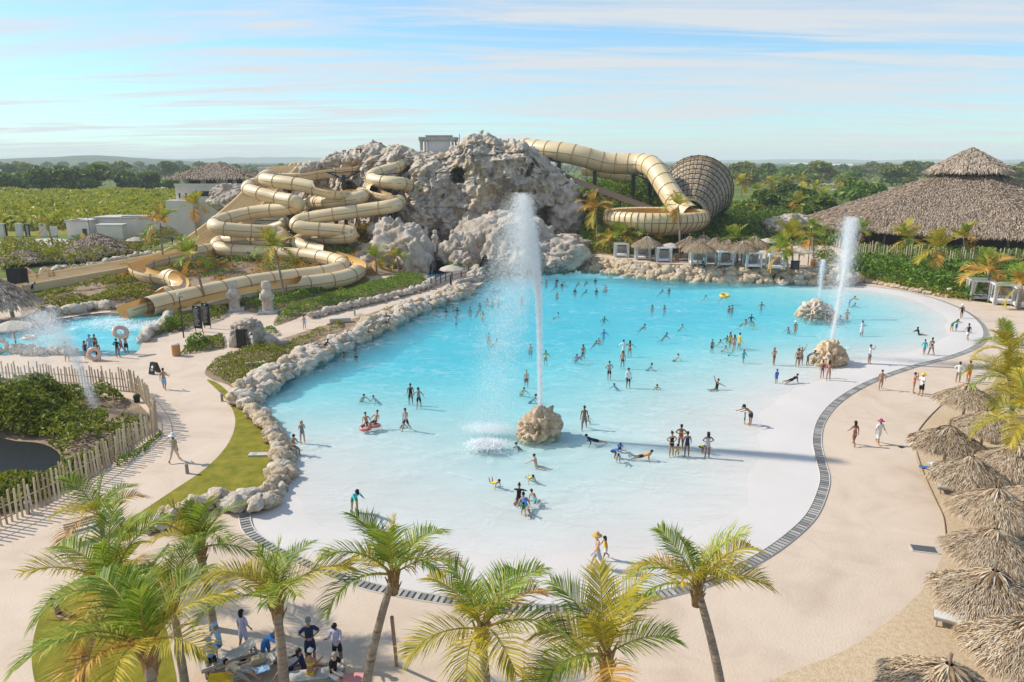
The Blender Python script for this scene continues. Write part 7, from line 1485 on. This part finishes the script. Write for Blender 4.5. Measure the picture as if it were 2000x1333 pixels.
def build_people():
    gm = {'B': GB, 'D': GD, 'S': GS, 'L': GL}; HAIRC['og'] = (.35, .12, .03)
    for ln in PEOPLE.strip().split('\n'):
        a, lb = ln.split('|'); f = a.split(); person_px(float(f[0]), float(f[1]), f[2], float(f[3]), float(f[4]), f[5], f[6], f[7], f[8], f[9], lb, gm[f[10]])
    W_ = [(1373, 521, 'wk', 70, 1.78, 'full', 'wh', 'bk', 'd', 'short-k', 'waiter in white shirt and black trousers on the terrace edge'), (1466, 520, 'st2', 0, 1.7, 'full', 'wh', 'wh', 'm', 'short-k', 'person in white standing in the sixth cabana'), (1531, 522, 'wk', 40, 1.75, 'full', 'wh', 'bk', 'd', 'short-k', 'waiter in black and white beside the rightmost cabana'), (1411, 514, 'ly', 80, 1.7, 'trunks', 'bk', 'bk', 'm', 'short-k', 'left sunbather lying in the fifth cabana'), (1420, 514, 'ly', -80, 1.7, 'bikini', 'bk', 'bk', 'm', 'long-k', 'right sunbather lying in the fifth cabana')]
    for px, py, ps, rz, h, st, tp, bt, sk, hr, lb in W_: person_px(px, py, ps, rz, h, st, tp, bt, sk, hr, lb, GD, z=TZ+(.62 if ps == 'ly' else 0))
    # queue on the mountain
    Q = [(962, 293, 'bk', 'dark shirt at the left end of the queue'), (968, 292, 'pk', 'pink top in the queue'), (973, 291, 'wh', 'white top in the queue'), (978, 290, 'rd', 'red top in the queue'), (983, 289, 'bk', 'black top at the crest of the queue'), (988, 288, 'og', 'orange top in the queue'), (993, 287, 'nv', 'navy top in the queue'), (999, 287, 'gy', 'grey top in the queue'), (1006, 287, 'bk', 'black top at the right end of the queue'), (971, 297, 'og', 'orange top in the lower row of the queue'), (979, 295, 'pk', 'pink top in the lower row of the queue')]
    for i, (px, py, cl, lb) in enumerate(Q): person_px(px, py+4, 'st2', i*37, 1.75, 'shirt', cl, 'bk', 'mbd'[i % 3], 'short-k', 'person in a '+lb+' on the mountain top', GM, Y=150)
    for px, py, Y_, ps, tp, lb in [(900, 352, 150.5, 'st2', 'lb', 'left person standing in the square cave opening'), (906, 352, 150.5, 'st2', 'bk', 'right person standing in the square cave opening'), (821, 380, 141, 'wv', 'lm', 'climber in a lime vest on the cliff face'), (860, 327, 148, 'sd', 'og', 'rider in an orange vest on a ledge near the summit'), (754, 303, 158, 'st2', 'bk', 'person on the skyline right of the tallest lamp post'), (728, 304, 158, 'st2', 'gy', 'person on the skyline left of the tallest lamp post'), (705, 305, 158, 'st2', 'nv', 'person on the skyline beside the shorter lamp post')]:
        person_px(px, py, ps, 10, 1.75, 'shirt', tp, 'bk', 'm', 'short-k', lb, GM, Y=Y_)
build_people()
# ---- swim rings and floats
def torus(R0, r0, m_, n=28, k=12):
    mb_ = MB(); vs = [((R0+r0*math.cos(2*math.pi*j/k))*math.cos(2*math.pi*i/n), (R0+r0*math.cos(2*math.pi*j/k))*math.sin(2*math.pi*i/n), r0*math.sin(2*math.pi*j/k)*.85) for i in range(n) for j in range(k)]
    return mb_.add(vs, [(i*k+j, ((i+1) % n)*k+j, ((i+1) % n)*k+(j+1) % k, i*k+(j+1) % k) for i in range(n) for j in range(k)]).mesh('ring', m_, True)
M_RING = mat('pale pink vinyl', (.66, .44, .34), rough=.35, spec=.5); RG = torus(.52, .2, M_RING); mb = MB(); mb.lathe([(.5, .19), (.54, .2), (.54, .17)], 20); RGS = mb.mesh('seam', M_WHITE)
def ring(label, px, py, z, rot, s=1.0, me_=None, dy=0):
    g = G(px, py, 0); t = thing('swim_ring', label, 'swim ring', 'inflatable rings', (g.x, g.y+dy, z)); t.rotation_euler = rot; t.scale = (s, s, s); obj('tube', me_ or RG, t); obj('seam', RGS, t)
    for a in (0, math.pi): mb_ = MB(); mb_.tube([(.52*math.cos(a)-.12, .52*math.sin(a), .17), (.52*math.cos(a), .52*math.sin(a), .24), (.52*math.cos(a)+.12, .52*math.sin(a), .17)], .018, 5); obj('handle', mb_.mesh('handle', M_WHITE), t)
ring('left of two upright pink swim rings on the far path', 54, 548, 1.0, (R(84), 0, R(62)), 1.4); ring('right of two upright pink swim rings on the far path', 91, 546, 1.0, (R(84), 0, R(66)), 1.4)
ring('pink swim ring held upright at the splash pool edge', 190, 703, .66, (R(80), 0, R(15)), .9, dy=-.35); ring('pink swim ring carried overhead by the man in navy shorts', 243, 690, 2.15, (R(40), R(25), R(20)), 1.05, dy=-.2)
ring('pink swim ring cut by the left edge beside the splash pool', 3, 690, .7, (R(75), 0, R(30)), 1.0); ring('pale swim ring floating in the splash pool', 58, 661, .05, (0, 0, 0), 1.0)
RGR = torus(.5, .2, mat('coral red vinyl', (.62, .13, .09), rough=.35, spec=.5)); ring('left coral red ring in the shallows with a bather in it', 714, 836, .02, (R(10), 0, 0), .66, RGR); ring('right coral red ring in the shallows with a bather in it', 732, 832, .02, (R(-8), 0, 0), .62, RGR)
RGY = torus(.45, .2, mat('yellow vinyl', (.75, .48, .02), rough=.35, spec=.5)); ring('yellow float beside the bather in the far right water', 1415, 578, .03, (R(15), 0, 0), 1.1, RGY)
person_px(716, 833, 'rc', 20, 1.6, 'trunks', 'pk', 'bk', 'm', 'short-k', 'bather lying in the left coral red ring', GB, z=.0); person_px(733, 829, 'rc', -20, 1.6, 'trunks', 'pk', 'bk', 'm', 'short-k', 'bather lying in the right coral red ring', GB, z=.0)
# ---- loungers, towels, small things
M_FRAME = mat('grey lounger frame', (.33, .29, .24), rough=.7); M_SLING = mat('pale lounger sling', (.50, .48, .45), rough=.8)
def lounger_meshes():
    mb_ = MB(); 
    for y in (-.3, .3): mb_.box((0, y, .33), (1.95, .07, .08))
    mb_.box((-.95, 0, .33), (.07, .6, .08)); mb_.box((.95, 0, .33), (.07, .6, .08)); f = mb_.mesh('frame', M_FRAME)
    mb_ = MB(); mb_.box((0, 0, .15), (.06, .06, .32)); l = mb_.mesh('leg', M_FRAME)
    mb_ = MB(); mb_.box((-.3, 0, .39), (1.3, .56, .04)); s_ = mb_.mesh('seat', M_SLING, bevel=.012); mb_ = MB(); mb_.box((0.33, 0, 0), (.68, .56, .04)); b_ = mb_.mesh('backrest', M_SLING, bevel=.012); return f, l, s_, b_
LM = lounger_meshes()
def lounger(label, px, py, rz, white=False, tilt=25):
    g = G(px, py); t = thing('sun_lounger', label, 'sun lounger', 'sun loungers', tuple(g), R(rz)); obj('frame', LM[0], t)
    for x in (-.85, .85):
        for y in (-.3, .3): obj('leg', LM[1], t, (x, y, 0))
    a = obj('seat', LM[2], t); b_ = obj('backrest', LM[3], t, (.34, 0, .39), (0, R(-tilt), 0))
    if white:
        for o in (a, b_): o.material_slots[0].link = 'OBJECT'; o.material_slots[0].material = M_WHITE
lounger('white lounger with an orange hat between two beach umbrellas', 1876, 1228, -28, True, 4)
for i, (px, py, rz, lb) in enumerate([(448, 1300, 33, 'lounger under the big palm fronds, beside the person in light blue'), (500, 1318, 33, 'grey lounger with a folded blue towel at the bottom edge'), (620, 1335, 10, 'lounger at the bottom edge in front of the navy-clad pair'), (1945, 862, 15, 'lounger with a sunbather between the upper beach umbrellas'), (1868, 965, -20, 'lounger under the umbrella beside the orange bag')]): lounger(lb, px, py, rz)
person_px(470, 1318, 'ly', 60, 1.7, 'shirt', 'tn', 'gy', 'm', 'short-k', 'person in beige lying on the lounger at the bottom edge', GL, z=.42); person_px(1945, 864, 'rc', 100, 1.7, 'bikini', 'gn', 'gn', 'm', 'long-k', 'sunbather in green reclining between the beach umbrellas', GD, z=.42)
person_px(607, 1338, 'sd', 170, 1.66, 'bikini', 'yl', 'yl', 'm', 'cap-wh', 'woman in a white cap seen from behind at the bottom edge', GL, z=0); person_px(652, 1338, 'sd', 60, 1.7, 'shirt', 'bk', 'wh', 'l', 'short-gr', 'grey-haired person at the bottom edge right of the white cap', GL, z=0); person_px(415, 1306, 'sd', 20, 1.66, 'shirt', 'lb', 'bk', 'm', 'cap-lb', 'person in a blue cap half hidden behind the big palm frond', GL, z=0)
def bag(label, px, py, d, c, z=0, rz=0, name='bag', cat='bag'):
    g = G(px, py, z); t = thing(name, label, cat, loc=tuple(g), rz=R(rz)); m_ = pmat('c', c); box_part(t, 'body', (0, 0, d[2]/2), d, m_, bevel=min(d)*.25); mb_ = MB(); mb_.tube([(-d[0]*.25, 0, d[2]*.95), (0, 0, d[2]*1.35), (d[0]*.25, 0, d[2]*.95)], .015, 5); obj('strap', mb_.mesh('strap', m_), t)
bag('orange bag on the sand beside a beach umbrella', 1866, 950, (.4, .2, .4), 'yl', .0, 20); bag('beige shoulder bag on the lounger of the woman in blue', 505, 1296, (.5, .3, .3), 'kh', .42, 30); bag('black bag between the two loungers at the bottom', 470, 1300, (.4, .3, .3), 'bk', 0, 10)
def towel(label, px, py, d, c, z=.0, rz=0):
    g = G(px, py, z); n = 12; X, Y_ = np.meshgrid(np.linspace(-.5, .5, n), np.linspace(-.5, .5, n)); P = np.c_[X.ravel()*d[0], Y_.ravel()*d[1], .04+.05*(fbm(np.c_[X.ravel()*4, Y_.ravel()*4, X.ravel()*0+px], 2)+.6)]; i = np.arange(n*n).reshape(n, n); Fq = np.stack([i[:-1, :-1].ravel(), i[:-1, 1:].ravel(), i[1:, 1:].ravel(), i[1:, :-1].ravel()], 1)
    o = obj('towel', npmesh('towel', P, Fq, pmat('c', c), True), None, tuple(g), (0, 0, R(rz))); tag(o, label, 'towel')
towel('bright blue towel dropped on the sand beside the hose line', 1808, 915, (.7, .4), 'bl', .0, -30); towel('white towel beside the blue one on the sand', 1822, 908, (.6, .5), 'wh', .0, 10); towel('folded light blue towel on the grey lounger', 512, 1310, (.5, .35), 'lb', .42, 30); towel('yellow towel at the bottom edge under the big palm frond', 432, 1330, (.9, .7), 'yl', .35, 10); towel('pinkish towel hanging at the bottom edge beside the grey-haired person', 682, 1335, (.9, .9), 'pk', .3, 0); towel('blue towel beside the lowest beach umbrella on the right', 1992, 1118, (.6, .5), 'bl', .3, 0)
g = G(1893, 1226, .45); o = obj('sun_hat', hat('hat', 'st'), None, tuple(g), (R(8), 0, 0), 1.5); tag(o, 'orange straw hat lying on the white lounger', 'hat')
def sandals(label, px, py, c):
    g = G(px, py); t = thing('sandals', label, 'sandals', loc=(g.x, g.y, .01), rz=.5)
    for s in (-1, 1): mb_ = MB(); mb_.box((0, 0, 0), (.10, .27, .03)); mb_.bar((-.04, -.02, .03), (0, -.09, .05), .012, 4); mb_.bar((.04, -.02, .03), (0, -.09, .05), .012, 4); obj('sandal', mb_.mesh('sandal', pmat('c', c)), t, (s*.08, 0, 0))
sandals('pair of blue and pink sandals beside the drain behind the leaning palm', 1252, 1186, 'bl'); sandals('pair of dark sandals on the right bend of the drain', 1930, 655, 'bk'); sandals('pair of dark sandals on the drain below the right bend', 1912, 686, 'bk'); sandals('single dark pair of shoes on the beach behind the woman in white', 1760, 874, 'bk')
# ================================================================ AIR
def haze():
    mb_ = MB(); mb_.box((0, 400, 42.75), (2*BIG+1200, 2*BIG+1200, 94.5)); me_ = mb_.mesh('haze'); m_ = bpy.data.materials.new('haze'); nt, N, L = nodes_of(m_); out = N.new('ShaderNodeOutputMaterial'); v = N.new('ShaderNodeVolumePrincipled')
    v.inputs['Color'].default_value = (.86, .93, 1.0, 1); v.inputs['Density'].default_value = HAZE; v.inputs['Anisotropy'].default_value = .0; L.new(v.outputs[0], out.inputs['Volume']); me_.materials.append(m_)
    o = obj('haze', me_); o['kind'] = 'stuff'; tag(o, 'thin pale haze over the plain', 'haze')
HAZE = .00016
haze()
